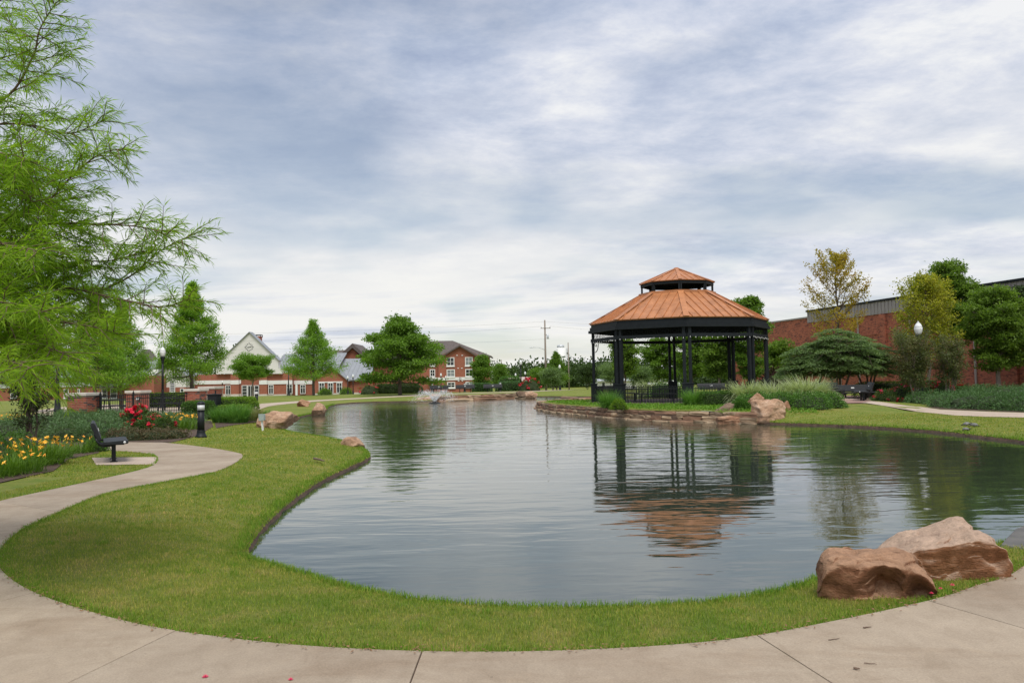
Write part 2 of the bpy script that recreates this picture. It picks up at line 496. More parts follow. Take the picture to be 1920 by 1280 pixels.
def lawn_mat(name, blades, lush=False):
    m, nt, N, L, B = _new(name)
    n1 = _noise(nt, 0.35, 4, 0.6, 'World')
    n2 = _noise(nt, 2.6, 5, 0.65, 'World')
    k = 1.62 if blades else 1.1
    c = lambda *v: tuple(x * k for x in v)
    a = _ramp(nt, n1, [(0.35, c(0.115, 0.175, 0.022)), (0.53, c(0.185, 0.21, 0.038)), (0.70, c(0.265, 0.235, 0.072))])
    b = _ramp(nt, n2, [(0.34, c(0.09, 0.16, 0.018)), (0.5, c(0.17, 0.20, 0.035)), (0.70, c(0.29, 0.23, 0.09))])
    col = _mix(nt, 0.5, a, b)
    if lush:
        col = _ramp(nt, n2, [(0.35, c(0.085, 0.165, 0.016)), (0.7, c(0.14, 0.21, 0.028))])
    B.inputs['Roughness'].default_value = 0.8
    B.inputs['Specular IOR Level'].default_value = 0.15
    if blades:
        g = N.new('ShaderNodeNewGeometry')
        r = _ramp(nt, g.outputs['Random Per Island'], [(0.0, (0.62, 0.85, 0.55)), (0.6, (1.05, 1.05, 0.9)), (0.84, (1.35, 1.2, 1.2)), (1.0, (1.75, 1.32, 2.0))])
        col = _mix(nt, 1.0, col, r, 'MULTIPLY')
        L.new(col, B.inputs['Base Color'])
        t = N.new('ShaderNodeBsdfTranslucent'); L.new(col, t.inputs['Color'])
        ms = N.new('ShaderNodeMixShader'); ms.inputs[0].default_value = 0.4
        L.new(B.outputs[0], ms.inputs[1]); L.new(t.outputs[0], ms.inputs[2])
        L.new(ms.outputs[0], N['Material Output'].inputs['Surface'])
    else:
        n3 = _noise(nt, 26, 6, 0.75, 'World')
        r = _ramp(nt, n3, [(0.3, (0.62, 0.68, 0.6)), (0.7, (1.25, 1.2, 1.2))])
        col = _mix(nt, 1.0, col, r, 'MULTIPLY')
        L.new(col, B.inputs['Base Color'])
        _bump(nt, B, n3, 0.8, 0.05)
    return m
M['lawn'] = lawn_mat('lawn_ground', False)
M['blades'] = lawn_mat('lawn_blades', True)
M['blades_lush'] = lawn_mat('lush_edge_blades', True, True)

def concrete_mat(name, c1, c2, stain):
    m, nt, N, L, B = _new(name)
    n1 = _noise(nt, 0.9, 6, 0.62, 'World')
    col = _ramp(nt, n1, [(0.33, c1), (0.66, c2)])
    n2 = _noise(nt, 0.55, 7, 0.7, 'World', (1.0, 2.6, 1), 0.6)
    sf = _ramp(nt, n2, [(0.47, (0, 0, 0)), (0.68, (0.9, 0.9, 0.9))])
    col = _mix(nt, sf, col, stain)
    n5 = _noise(nt, 3.4, 8, 0.72, 'World', (1.6, 1.0, 1), 0.8)
    col = _mix(nt, 1.0, col, _ramp(nt, n5, [(0.32, (0.88, 0.865, 0.845)), (0.52, (1, 1, 1)), (0.72, (1.07, 1.06, 1.04))]), 'MULTIPLY')
    n6 = _noise(nt, 17, 4, 0.6, 'World')
    col = _mix(nt, _ramp(nt, n6, [(0.69, (0, 0, 0)), (0.76, (0.55, 0.55, 0.55))]), col, tuple(x * 0.5 for x in stain))
    n3 = _noise(nt, 75, 4, 0.8, 'World')
    gr = _ramp(nt, n3, [(0.3, (0.80, 0.80, 0.80)), (0.7, (1.16, 1.16, 1.16))])
    col = _mix(nt, 1.0, col, gr, 'MULTIPLY')
    oi = N.new('ShaderNodeObjectInfo')
    ob = _ramp(nt, oi.outputs['Random'], [(0, (0.93, 0.93, 0.94)), (1, (1.06, 1.05, 1.04))])
    col = _mix(nt, 1.0, col, ob, 'MULTIPLY')
    L.new(col, B.inputs['Base Color'])
    B.inputs['Roughness'].default_value = 0.85
    B.inputs['Specular IOR Level'].default_value = 0.25
    h = N.new('ShaderNodeMath'); h.operation = 'ADD'
    L.new(n3, h.inputs[0]); L.new(_noise(nt, 9, 5, 0.6, 'World'), h.inputs[1])
    _bump(nt, B, h.outputs[0], 0.35, 0.004)
    return m
M['concrete'] = concrete_mat('path_concrete', (0.315, 0.252, 0.185), (0.395, 0.325, 0.245), (0.275, 0.208, 0.145))
M['concrete2'] = concrete_mat('far_path_concrete', (0.42, 0.34, 0.27), (0.50, 0.415, 0.335), (0.38, 0.29, 0.22))
M['drain'] = mat('dark_wet_concrete', (0.06, 0.058, 0.052), (0.13, 0.12, 0.105), 5, 0.6, 0.4, 0.01, coord='World')

def rock_mat(name, top, face, dark, coord='Object', vein=True, cap=None):
    m, nt, N, L, B = _new(name)
    n1 = _noise(nt, 2.2, 7, 0.62, coord, (1, 1, 2.2), 0.5)
    col = _ramp(nt, n1, [(0.28, dark), (0.48, face), (0.68, top)])
    n2 = _noise(nt, 7, 8, 0.7, coord)
    col = _mix(nt, 1.0, col, _ramp(nt, n2, [(0.3, (0.7, 0.68, 0.66)), (0.65, (1.16, 1.13, 1.1))]), 'MULTIPLY')
    n7 = _noise(nt, 34, 9, 0.78, coord, (1, 1, 1.7))
    n8 = _noise(nt, 11, 6, 0.7, coord, (0.7, 0.7, 3.2), 0.7)
    if vein:
        v = N.new('ShaderNodeTexVoronoi'); v.feature = 'DISTANCE_TO_EDGE'; v.inputs['Scale'].default_value = 2.1
        tc = N.new('ShaderNodeTexCoord'); mp = N.new('ShaderNodeMapping'); mp.inputs['Scale'].default_value = (1, 1, 2.0)
        wob = N.new('ShaderNodeVectorMath'); wob.operation = 'ADD'
        nz = N.new('ShaderNodeTexNoise'); nz.inputs['Scale'].default_value = 3; nz.inputs['Detail'].default_value = 5
        L.new(tc.outputs['Object'], nz.inputs['Vector'])
        L.new(tc.outputs['Object'], wob.inputs[0]); L.new(nz.outputs['Color'], wob.inputs[1])
        L.new(wob.outputs[0], mp.inputs['Vector']); L.new(mp.outputs[0], v.inputs['Vector'])
        cf = _ramp(nt, v.outputs['Distance'], [(0.0, (1, 1, 1)), (0.02, (0, 0, 0))])
        col = _mix(nt, wsc(nt, cf, 0.45), col, tuple(x * 0.35 for x in dark))
    if cap:                                   # paler on faces that point up, rust brown on the sides
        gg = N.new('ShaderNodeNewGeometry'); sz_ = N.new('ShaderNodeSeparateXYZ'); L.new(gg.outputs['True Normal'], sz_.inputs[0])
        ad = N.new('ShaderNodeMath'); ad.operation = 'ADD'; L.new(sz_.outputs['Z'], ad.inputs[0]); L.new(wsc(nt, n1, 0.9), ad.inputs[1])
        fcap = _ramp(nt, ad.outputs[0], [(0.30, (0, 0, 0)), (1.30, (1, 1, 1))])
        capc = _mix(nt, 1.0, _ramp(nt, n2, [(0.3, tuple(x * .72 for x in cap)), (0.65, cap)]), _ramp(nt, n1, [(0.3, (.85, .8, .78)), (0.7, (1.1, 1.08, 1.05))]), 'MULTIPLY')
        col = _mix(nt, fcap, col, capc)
    col = _mix(nt, 1.0, col, _ramp(nt, n7, [(0.3, (0.66, 0.65, 0.64)), (0.5, (1, 1, 1)), (0.7, (1.22, 1.2, 1.16))]), 'MULTIPLY')
    col = _mix(nt, _ramp(nt, n8, [(0.62, (0, 0, 0)), (0.70, (0.55, 0.55, 0.55))]), col, tuple(x * 0.55 for x in dark))
    L.new(col, B.inputs['Base Color'])
    B.inputs['Roughness'].default_value = 0.92
    B.inputs['Specular IOR Level'].default_value = 0.15
    def sm(a, b):
        h = N.new('ShaderNodeMath'); h.operation = 'ADD'; L.new(a, h.inputs[0]); L.new(b, h.inputs[1]); return h.outputs[0]
    _bump(nt, B, sm(sm(n1, n2), sm(wsc(nt, n7, 0.5), wsc(nt, n8, 0.7))), 0.9, 0.035)
    return m
def wsc(nt, s, k):
    n = nt.nodes.new('ShaderNodeMath'); n.operation = 'MULTIPLY'
    nt.links.new(s, n.inputs[0]); n.inputs[1].default_value = k
    return n.outputs[0]
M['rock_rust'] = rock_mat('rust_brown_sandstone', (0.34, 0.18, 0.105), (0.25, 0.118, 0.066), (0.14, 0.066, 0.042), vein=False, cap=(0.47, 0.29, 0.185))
M['rock_cap'] = rock_mat('pale_top_rust_sandstone', (0.42, 0.23, 0.13), (0.31, 0.145, 0.072), (0.18, 0.085, 0.048), vein=True, cap=(0.58, 0.43, 0.325))
M['rock_pale'] = rock_mat('pale_rusty_sandstone', (0.52, 0.37, 0.265), (0.37, 0.215, 0.135), (0.20, 0.10, 0.06))
M['rock_tan'] = rock_mat('tan_sandstone', (0.58, 0.43, 0.32), (0.45, 0.29, 0.19), (0.25, 0.15, 0.10))
M['rock_grey'] = rock_mat('grey_brown_sandstone', (0.30, 0.23, 0.175), (0.20, 0.14, 0.10), (0.10, 0.07, 0.055), vein=False)
M['wallstone'] = mat('buff_wall_stone', (0.22, 0.145, 0.085), (0.43, 0.32, 0.21), 3.5, 0.92, 0.6, 0.02, 9, rand=0.28)
M['wallstone2'] = mat('rusty_wall_stone', (0.17, 0.09, 0.055), (0.33, 0.20, 0.125), 3.5, 0.92, 0.6, 0.02, 9, rand=0.25)

def brickwall_mat(name, c1, c2, mortar, bw=0.21, bh=0.075, dark=None):
    m, nt, N, L, B = _new(name)
    tc = N.new('ShaderNodeTexCoord')
    sp = N.new('ShaderNodeSeparateXYZ'); L.new(tc.outputs['Object'], sp.inputs[0])
    ad = N.new('ShaderNodeMath'); ad.operation = 'ADD'
    L.new(sp.outputs['X'], ad.inputs[0]); L.new(sp.outputs['Y'], ad.inputs[1])
    cb = N.new('ShaderNodeCombineXYZ'); L.new(ad.outputs[0], cb.inputs[0]); L.new(sp.outputs['Z'], cb.inputs[1])
    bt = N.new('ShaderNodeTexBrick')
    L.new(cb.outputs[0], bt.inputs['Vector'])
    bt.inputs['Scale'].default_value = 1.0
    bt.inputs['Brick Width'].default_value = bw; bt.inputs['Row Height'].default_value = bh
    bt.inputs['Mortar Size'].default_value = 0.006
    bt.inputs['Bias'].default_value = 0.0
    bt.inputs['Color1'].default_value = (*c1, 1); bt.inputs['Color2'].default_value = (*c2, 1); bt.inputs['Mortar'].default_value = (*mortar, 1)
    col = bt.outputs['Color']
    if dark:
        nz = _noise(nt, 3.2, 3, 0.7, 'Object', (0.85, 0.85, 2.9))
        col = _mix(nt, _ramp(nt, nz, [(0.53, (0, 0, 0)), (0.57, (0.85, 0.85, 0.85))]), col, dark)
    n2 = _noise(nt, 0.35, 4, 0.6, 'Object')
    col = _mix(nt, 1.0, col, _ramp(nt, n2, [(0.3, (0.86, 0.86, 0.86)), (0.7, (1.1, 1.08, 1.06))]), 'MULTIPLY')
    L.new(col, B.inputs['Base Color']); B.inputs['Roughness'].default_value = 0.9
    _bump(nt, B, bt.outputs['Fac'], 0.3, -0.004)
    return m
M['brickwall'] = brickwall_mat('speckled_red_brickwork', (0.38, 0.095, 0.05), (0.50, 0.145, 0.075), (0.33, 0.2, 0.14), dark=(0.13, 0.05, 0.04))
M['brickfar'] = brickwall_mat('orange_red_brickwork', (0.27, 0.075, 0.04), (0.34, 0.105, 0.058), (0.30, 0.19, 0.14))
M['paver'] = brickwall_mat('pink_paver', (0.26, 0.15, 0.12), (0.34, 0.21, 0.17), (0.22, 0.16, 0.13), 0.2, 0.1)

def water_mat():
    m, nt, N, L, B = _new('pond_water')
    B.inputs['Base Color'].default_value = (0.034, 0.047, 0.030, 1)
    B.inputs['Roughness'].default_value = 0.035
    B.inputs['IOR'].default_value = 1.5
    B.inputs['Specular IOR Level'].default_value = 1.0
    g = N.new('ShaderNodeNewGeometry')
    def nz(scale, sx, sy, det, rot=0.0, dist=0.0):
        mp = N.new('ShaderNodeMapping'); mp.inputs['Scale'].default_value = (sx, sy, 1); mp.inputs['Rotation'].default_value = (0, 0, rot)
        L.new(g.outputs['Position'], mp.inputs['Vector'])
        t = N.new('ShaderNodeTexNoise'); t.inputs['Scale'].default_value = scale; t.inputs['Detail'].default_value = det
        t.inputs['Roughness'].default_value = 0.5; t.inputs['Distortion'].default_value = dist
        L.new(mp.outputs[0], t.inputs['Vector'])
        return t.outputs['Fac']
    a = nz(1.15, 0.42, 1.3, 2, 0.12, 0.4)
    b = nz(3.6, 0.5, 1.25, 2, -0.2, 0.3)
    # rings spreading from the fountain
    vs = N.new('ShaderNodeVectorMath'); vs.operation = 'DISTANCE'
    fp = G(815, 756, -0.18)
    L.new(g.outputs['Position'], vs.inputs[0]); vs.inputs[1].default_value = (fp.x, fp.y, fp.z)
    wob = N.new('ShaderNodeMath'); wob.operation = 'ADD'
    w0 = N.new('ShaderNodeMath'); w0.operation = 'MULTIPLY'; L.new(a, w0.inputs[0]); w0.inputs[1].default_value = 1.3
    L.new(vs.outputs['Value'], wob.inputs[0]); L.new(w0.outputs[0], wob.inputs[1])
    s1 = N.new('ShaderNodeMath'); s1.operation = 'MULTIPLY'; L.new(wob.outputs[0], s1.inputs[0]); s1.inputs[1].default_value = 7.0
    s2 = N.new('ShaderNodeMath'); s2.operation = 'SINE'; L.new(s1.outputs[0], s2.inputs[0])
    gate = _ramp(nt, nz(0.22, 0.8, 1.0, 2, 0.3), [(0.42, (0.25, 0.25, 0.25)), (0.62, (1, 1, 1))])
    def mul(x, k):
        n = N.new('ShaderNodeMath'); n.operation = 'MULTIPLY'
        L.new(x, n.inputs[0])
        if hasattr(k, 'is_linked'):
            L.new(k, n.inputs[1])
        else:
            n.inputs[1].default_value = k
        return n.outputs[0]
    def add(x, y):
        n = N.new('ShaderNodeMath'); n.operation = 'ADD'; L.new(x, n.inputs[0]); L.new(y, n.inputs[1]); return n.outputs[0]
    h = add(add(mul(a, 1.0), mul(b, 0.34)), mul(mul(s2.outputs[0], gate), 0.055))
    amp = N.new('ShaderNodeMapRange'); L.new(vs.outputs['Value'], amp.inputs['Value'])
    amp.inputs['From Min'].default_value = 2; amp.inputs['From Max'].default_value = 48; amp.inputs['To Min'].default_value = 2.2; amp.inputs['To Max'].default_value = 0.62
    h = mul(h, amp.outputs[0])
    _bump(nt, B, h, 1.0, 0.017)
    return m
M['water'] = water_mat()
# ------------------------------------------------------------------ pond, ground, paths
WZ = -0.18
_pond_px = [(467, 1050), (540, 1074), (620, 1099), (700, 1120), (800, 1138), (900, 1147), (1000, 1151), (1100, 1151), (1200, 1149),
            (1300, 1144), (1400, 1130), (1480, 1112), (1560, 1085), (1680, 1052), (1790, 1035)]
_pond = [tuple(G(x, y, WZ)[:2]) for x, y in _pond_px]
_pond += [(5.2, 8.6), (7.2, 10.6), (9.6, 13.2), (11.6, 16.6)]
_pond += [tuple(G(x, y, WZ)[:2]) for x, y in [(1920, 831), (1850, 823), (1780, 814), (1700, 807), (1600, 801), (1500, 797), (1430, 795), (1370, 793), (1320, 790.5),
          (1260, 790), (1200, 787), (1140, 782.5), (1090, 777.5), (1045, 773), (1016, 768)]]
_pond += [(1.35, 48.0), (2.6, 51.5), (5.0, 54.3), (9.0, 56.6), (14.0, 58.0), (17.5, 61.0), (16.5, 65.0), (11.0, 67.5), (6.5, 69.2)]
_pond += [tuple(G(x, y, WZ)[:2]) for x, y in [(1005, 744), (950, 747), (900, 749.5), (850, 751), (790, 753), (730, 753.5), (680, 755), (640, 758), (618, 763), (612, 771),
          (590, 777), (565, 782), (548, 790), (533, 803), (545, 812), (590, 820), (640, 829), (678, 842), (694, 855), (690, 864), (655, 881), (605, 906), (556, 940),
          (513, 977), (483, 1012)]]
POND = catmull(_pond, 6, True)
def _outset(P, d, jit=0.0, seed=0.0):
    P = np.asarray(P)
    T = np.roll(P, -1, 0) - np.roll(P, 1, 0)
    T /= np.maximum(np.linalg.norm(T, axis=1, keepdims=True), 1e-9)
    area = 0.5 * np.sum(P[:, 0] * np.roll(P[:, 1], -1) - np.roll(P[:, 0], -1) * P[:, 1])
    nrm = np.stack([T[:, 1], -T[:, 0]], 1) * (1 if area > 0 else -1)
    k = np.array([d + jit * mnoise.noise(Vector((p[0] * 3.1 + seed, p[1] * 3.1, 0.3))) for p in P])
    return P + nrm * k[:, None]
LIP = _outset(POND, 0.07, 0.05)
def isl(x, y):
    r = np.sqrt(((np.asarray(x) - 8.5) / 8.5) ** 2 + ((np.asarray(y) - 41.0) / 10.5) ** 2)
    return 1 - sstep(0.98, 1.15, r)
def zlawn(x, y):
    x = np.asarray(x, float); y = np.asarray(y, float)
    z = zground(x, y)
    near = y < 90
    d = np.full(x.shape, 1e3)
    if near.any():
        d[near] = dist_line(x[near], y[near], POND)
    return z - 0.125 * np.exp(-d / 0.5) * (1 - isl(x, y))

pts = []
def _grid(x0, x1, y0, y1, s):
    xs = np.arange(x0, x1, s); ys = np.arange(y0, y1, s)
    X, Y = np.meshgrid(xs, ys)
    X = X + RNG.uniform(-.3, .3, X.shape) * s; Y = Y + RNG.uniform(-.3, .3, Y.shape) * s
    return np.stack([X.ravel(), Y.ravel()], 1)
g1 = _grid(-14, 16, 1, 34, 0.6); g2 = _grid(-60, 60, -12, 100, 2.2); g3 = _grid(-500, 500, -60, 700, 26)
g2 = g2[~((g2[:, 0] > -14) & (g2[:, 0] < 16) & (g2[:, 1] > 1) & (g2[:, 1] < 34))]
g3 = g3[~((g3[:, 0] > -60) & (g3[:, 0] < 60) & (g3[:, 1] > -12) & (g3[:, 1] < 100))]
gp = np.concatenate([g1, g2, g3])
keep = ~inside(gp[:, 0], gp[:, 1], LIP)
dd = dist_line(gp[:, 0], gp[:, 1], LIP[::2])
gp = gp[keep & (dd > 0.12)]
# rows beside the shore so that the bank dips smoothly
for off in (0.25, 0.6, 1.1):
    o = _outset(POND[::2], off + 0.07)
    o = o[~inside(o[:, 0], o[:, 1], LIP)]
    gp = np.concatenate([gp, o])
BX = [(-1600, -300), (1600, -300), (1600, 2600), (-1600, 2600)]
allp = [tuple(p) for p in LIP] + BX + [tuple(p) for p in gp]
nL = len(LIP)
edges = [(i, (i + 1) % nL) for i in range(nL)] + [(nL + i, nL + (i + 1) % 4) for i in range(4)]
vo, eo, fo, *_ = delaunay_2d_cdt([Vector(p) for p in allp], edges, [], 0, 1e-5)
VX = np.array([v.x for v in vo]); VY = np.array([v.y for v in vo])
FT = np.array([f for f in fo if len(f) == 3])
cxs, cys = VX[FT].mean(1), VY[FT].mean(1)
FT = FT[~inside(cxs, cys, LIP)]
VZ = zlawn(VX, VY)
ground = link('ground', np_mesh('ground', np.stack([VX, VY, VZ], 1), FT, M['lawn'], True))
tag(ground, kind='structure')

# water sheet just inside the banks
wo = _outset(POND, 0.03)
bm = bmesh.new()
bm.faces.new([bm.verts.new((p[0], p[1], WZ)) for p in wo])
bmesh.ops.triangulate(bm, faces=bm.faces)
bmesh.ops.recalc_face_normals(bm, faces=bm.faces)
if list(bm.faces)[0].normal.z < 0:
    bmesh.ops.reverse_faces(bm, faces=bm.faces)
me = bpy.data.meshes.new('pond_water'); bm.to_mesh(me); bm.free(); me.materials.append(M['water'])
tag(link('water', me), kind='structure')

# earth bank between the lawn edge and the water
FINE = catmull(_pond, 14, True)
rings = []
for d, z, j in ((0.16, None, 0.0), (0.045, -0.125, 0.05), (-0.005, -0.185, 0.05), (-0.10, -0.5, 0.02)):
    r = _outset(FINE, d, j, d * 40)
    if z is None:
        zz = zlawn(r[:, 0], r[:, 1]) - 0.012
    else:
        zz = np.full(len(r), z) + isl(r[:, 0], r[:, 1]) * (0.0 if z < -0.15 else 0.2)
    rings.append(np.stack([r[:, 0], r[:, 1], zz], 1))
n = len(FINE)
V = np.concatenate(rings); F = []
for k in range(3):
    for i in range(n):
        F.append((k * n + i, k * n + (i + 1) % n, (k + 1) * n + (i + 1) % n, (k + 1) * n + i))
tag(link('earth_bank', np_mesh('earth_bank', V, np.array(F), M['soil'], True)), kind='structure')

# ---- the near path: concrete slabs between the lawn edge (I) and its other edge (O)
def g2d(x, y):
    v = G(x, y); return (v.x, v.y)
_pairs = [((8.2, 13.0), (13.4, 11.5)), ((6.5, 9.5), (11.2, 6.2)), (g2d(1920, 1063), (9.0, 2.4)), (g2d(1830, 1100), (7.0, 0.7)), (g2d(1740, 1128), (5.3, 0.0)), (g2d(1570, 1165), (3.6, -0.4)),
          (g2d(1350, 1203), (2.2, -0.6)), (g2d(1050, 1222), (0.8, -0.7)), (g2d(750, 1222), (-0.9, -0.6)), (g2d(470, 1203), (-2.6, -0.1)), (g2d(230, 1165), (-4.1, 1.1)),
          (g2d(50, 1105), (-5.5, 3.2)), (g2d(-6, 1050), (-6.5, 5.6)), (g2d(30, 1000), (-7.3, 8.6)), (g2d(100, 965), g2d(-20, 945)), (g2d(200, 925), g2d(62, 926)),
          (g2d(300, 905), g2d(150, 907)), (g2d(400, 885), g2d(232, 889)), (g2d(440, 868), g2d(280, 876)), (g2d(455, 855), g2d(296, 865)), (g2d(440, 848), g2d(290, 854)),
          (g2d(380, 838), g2d(258, 848)), (g2d(300, 829.5), g2d(215, 845.5)), (g2d(240, 827.5), g2d(170, 843)), (g2d(185, 825), g2d(110, 840)), (g2d(110, 820), g2d(20, 834))]
SEG = 10
PI_ = catmull([p[0] for p in _pairs], SEG); PO_ = catmull([p[1] for p in _pairs], SEG)
PATHPOLY = np.concatenate([PI_, PO_[::-1]])
def slab(i0, i1, gap, top=0.012, m=M['concrete']):
    """one slab between ribbon rows i0 and i1 (floats), edges eased"""
    ts = [i0] + [t for t in range(int(math.floor(i0)) + 1, int(math.ceil(i1)))] + [i1]
    def row(t):
        a = min(int(t), len(PI_) - 2); f = t - a
        p = PI_[a] * (1 - f) + PI_[a + 1] * f; q = PO_[a] * (1 - f) + PO_[a + 1] * f
        return p, q
    rows = [row(t) for t in ts]
    d0 = (rows[1][0] - rows[0][0]); d1 = (rows[-1][0] - rows[-2][0])
    e0 = (rows[1][1] - rows[0][1]); e1 = (rows[-1][1] - rows[-2][1])
    nz = lambda v: v / max(np.linalg.norm(v), 1e-6)
    rows[0] = (rows[0][0] + nz(d0) * gap / 2, rows[0][1] + nz(e0) * gap / 2)
    rows[-1] = (rows[-1][0] - nz(d1) * gap / 2, rows[-1][1] - nz(e1) * gap / 2)
    K = 5
    vs, fs = [], []
    for p, q in rows:
        for k in range(K):
            s = k / (K - 1)
            x, y = p * (1 - s) + q * s
            vs.append((x, y, top + 0.002 * mnoise.noise(Vector((x * 0.8, y * 0.8, 0)))))
    R = len(rows)
    for i in range(R - 1):
        for k in range(K - 1):
            fs.append((i * K + k, (i + 1) * K + k, (i + 1) * K + k + 1, i * K + k + 1))
    bm = bmesh.new()
    bv = [bm.verts.new(v) for v in vs]
    for f in fs:
        bm.faces.new([bv[j] for j in f])
    bmesh.ops.recalc_face_normals(bm, faces=bm.faces)
    if sum(f.normal.z for f in bm.faces) < 0:
        bmesh.ops.reverse_faces(bm, faces=bm.faces)
    ed = [e for e in bm.edges if e.is_boundary]
    r = bmesh.ops.extrude_edge_only(bm, edges=ed)
    nv = [g for g in r['geom'] if isinstance(g, bmesh.types.BMVert)]
    c0 = Vector((0, 0, 0))
    for v in nv:
        v.co.z -= 0.007
    cen = sum((v.co for v in bm.verts), Vector()) / len(bm.verts)
    # push the eased edge outward a touch
    for v in nv:
        dv = Vector((v.co.x - cen.x, v.co.y - cen.y, 0))
        if dv.length:
            v.co += dv.normalized() * 0.004
    ed2 = [e for e in bm.edges if e.is_boundary]
    r = bmesh.ops.extrude_edge_only(bm, edges=ed2)
    for g in r['geom']:
        if isinstance(g, bmesh.types.BMVert):
            g.co.z -= 0.09
    me = bpy.data.meshes.new('slab'); bm.to_mesh(me); bm.free(); me.materials.append(m)
    return me
path = empty('path'); tag(path, kind='structure')
_js = [0, 20, 40, 57.2, 78.6, 95.6, 108.8, 119, 130, 141, 151.5, 161, 170.5, 181, 196, 210, 220, 232, 250]
for a, b in zip(_js[:-1], _js[1:]):
    link('slab', slab(a, b, 0.011), path)
# mulch-dark joint bed under the slabs
def sheet(name, poly, z, m, parent=None, follow=True):
    bm = bmesh.new()
    P = [(p[0], p[1]) for p in poly]
    nP = len(P)
    if follow:
        Pa = np.array(P); lo, hi = Pa.min(0), Pa.max(0)
        if max(hi - lo) < 60:
            st = max(.7, max(hi - lo) / 40)
            gx, gy_ = np.meshgrid(np.arange(lo[0], hi[0], st), np.arange(lo[1], hi[1], st))
            gx, gy_ = gx.ravel(), gy_.ravel()
            kk = inside(gx, gy_, Pa); gx, gy_ = gx[kk], gy_[kk]
            kk = dist_line(gx, gy_, Pa) > .15
            P = P + list(zip(gx[kk], gy_[kk]))
    vo, eo, fo, *_ = delaunay_2d_cdt([Vector(p) for p in P], [(i, (i + 1) % nP) for i in range(nP)], [], 1, 1e-5)
    vv = [bm.verts.new((v.x, v.y, (zg(v.x, v.y) if follow else 0) + z)) for v in vo]
    for f in fo:
        try:
            bm.faces.new([vv[i] for i in f])
        except ValueError:
            pass
    bmesh.ops.recalc_face_normals(bm, faces=bm.faces)
    if sum(f.normal.z for f in bm.faces) < 0:
        bmesh.ops.reverse_faces(bm, faces=bm.faces)
    me = bpy.data.meshes.new(name); bm.to_mesh(me); bm.free(); me.materials.append(m)
    o = link(name, me, parent)
    return o
sheet('joint_bed', PATHPOLY, 0.004, M['soil'], path)

# bench pad off the path
padpoly = [g2d(172, 858.5), g2d(296, 857), g2d(300, 866), g2d(292, 871), g2d(180, 872)]
tag(sheet('bench_pad', padpoly, 0.010, M['concrete2']), kind='structure')

def ribbon(center, width, z, name, m, follow=True):
    C = catmull(center, 8)
    T = np.gradient(C, axis=0); T /= np.linalg.norm(T, axis=1, keepdims=True)
    Nn = np.stack([-T[:, 1], T[:, 0]], 1)
    L_, R_ = C + Nn * width / 2, C - Nn * width / 2
    vs = []
    for a, b in zip(L_, R_):
        for s in (0, 0.5, 1):
            p = a * (1 - s) + b * s
            vs.append((p[0], p[1], (zg(p[0], p[1]) if follow else 0) + z))
    fs = [(i * 3 + k, i * 3 + k + 1, i * 3 + k + 4, i * 3 + k + 3) for i in range(len(C) - 1) for k in range(2)]
    return link(name, np_mesh(name, np.array(vs), np.array(fs), m, True)), np.concatenate([L_, R_[::-1]])
far_c = [g2d(440, 770), g2d(470, 762), g2d(520, 756.5), g2d(580, 752), g2d(650, 748), g2d(740, 743.5), g2d(830, 739), g2d(900, 736.5), g2d(980, 734), g2d(1060, 731), g2d(1130, 728)]
fp_o, FARPATH = ribbon(far_c, 2.6, 0.012, 'far_path', M['concrete2'])
tag(fp_o, kind='structure')
lp_o, LEFTPATH = ribbon([g2d(-120, 812), g2d(-40, 803), g2d(30, 797), g2d(75, 789), g2d(105, 779), g2d(150, 770)], 2.6, 0.012, 'left_path', M['concrete2'])
tag(lp_o, kind='structure')
rp_poly = [g2d(*p) for p in [(1566, 744), (1634, 752), (1693, 758), (1763, 768), (1840, 771.5), (1920, 774), (2100, 778), (2100, 789), (1920, 783), (1850, 781.5), (1791, 779), (1721, 772), (1659, 761), (1623, 755.5), (1560, 756)]]
tag(sheet('right_path', rp_poly, 0.012, M['concrete2']), kind='structure')
RPATH = np.array(rp_poly)
brp = [g2d(*p) for p in [(1500, 742), (1566, 741), (1650, 743), (1660, 750), (1634, 752), (1615, 755.5), (1560, 756.5), (1500, 752)]]
tag(sheet('brick_plaza', brp, 0.016, M['paver']), kind='structure')
plz = [g2d(*p) for p in [(100, 800), (175, 795), (300, 787), (372, 781), (440, 775), (470, 760), (300, 757), (150, 759), (60, 770)]]
tag(sheet('plaza', plz, 0.008, M['concrete2']), kind='structure')
# planting beds
bedL = [g2d(*p) for p in [(-140, 925), (-40, 915), (40, 897), (100, 884), (128, 862), (185, 850), (188, 838), (240, 829), (322, 830), (372, 817), (400, 800), (396, 789), (300, 786), (180, 792), (90, 795), (20, 806), (-90, 824), (-160, 850)]]
bedL_shape = [bedL[0], bedL[1], bedL[2], bedL[3], bedL[4], bedL[5]]
tag(sheet('planting_bed_by_bench', bedL, 0.018, M['soil']), kind='structure')
bedR = [g2d(*p) for p in [(1640, 750.5), (1693, 757), (1763, 767), (1840, 770.5), (1920, 773), (2100, 777), (2100, 741), (1900, 735), (1640, 734)]]
tag(sheet('planting_bed_by_brick_wall', bedR, 0.008, M['soil']), kind='structure')
bedF = [g2d(*p) for p in [(405, 803), (440, 797), (480, 792), (500, 790), (490, 783), (465, 775), (400, 777)]]
tag(sheet('planting_bed_by_boulder', bedF, 0.016, M['soil']), kind='structure')
tag(MB().prism([(x, y, -.5) for x, y in [(4.85, 7.3), (5.8, 7.95), (6.7, 8.8), (6.0, 9.4), (5.2, 8.7), (4.6, 7.95)]], (0, 0, .47)).build('drain_apron', M['drain'], None, bevel=.02), kind='structure')

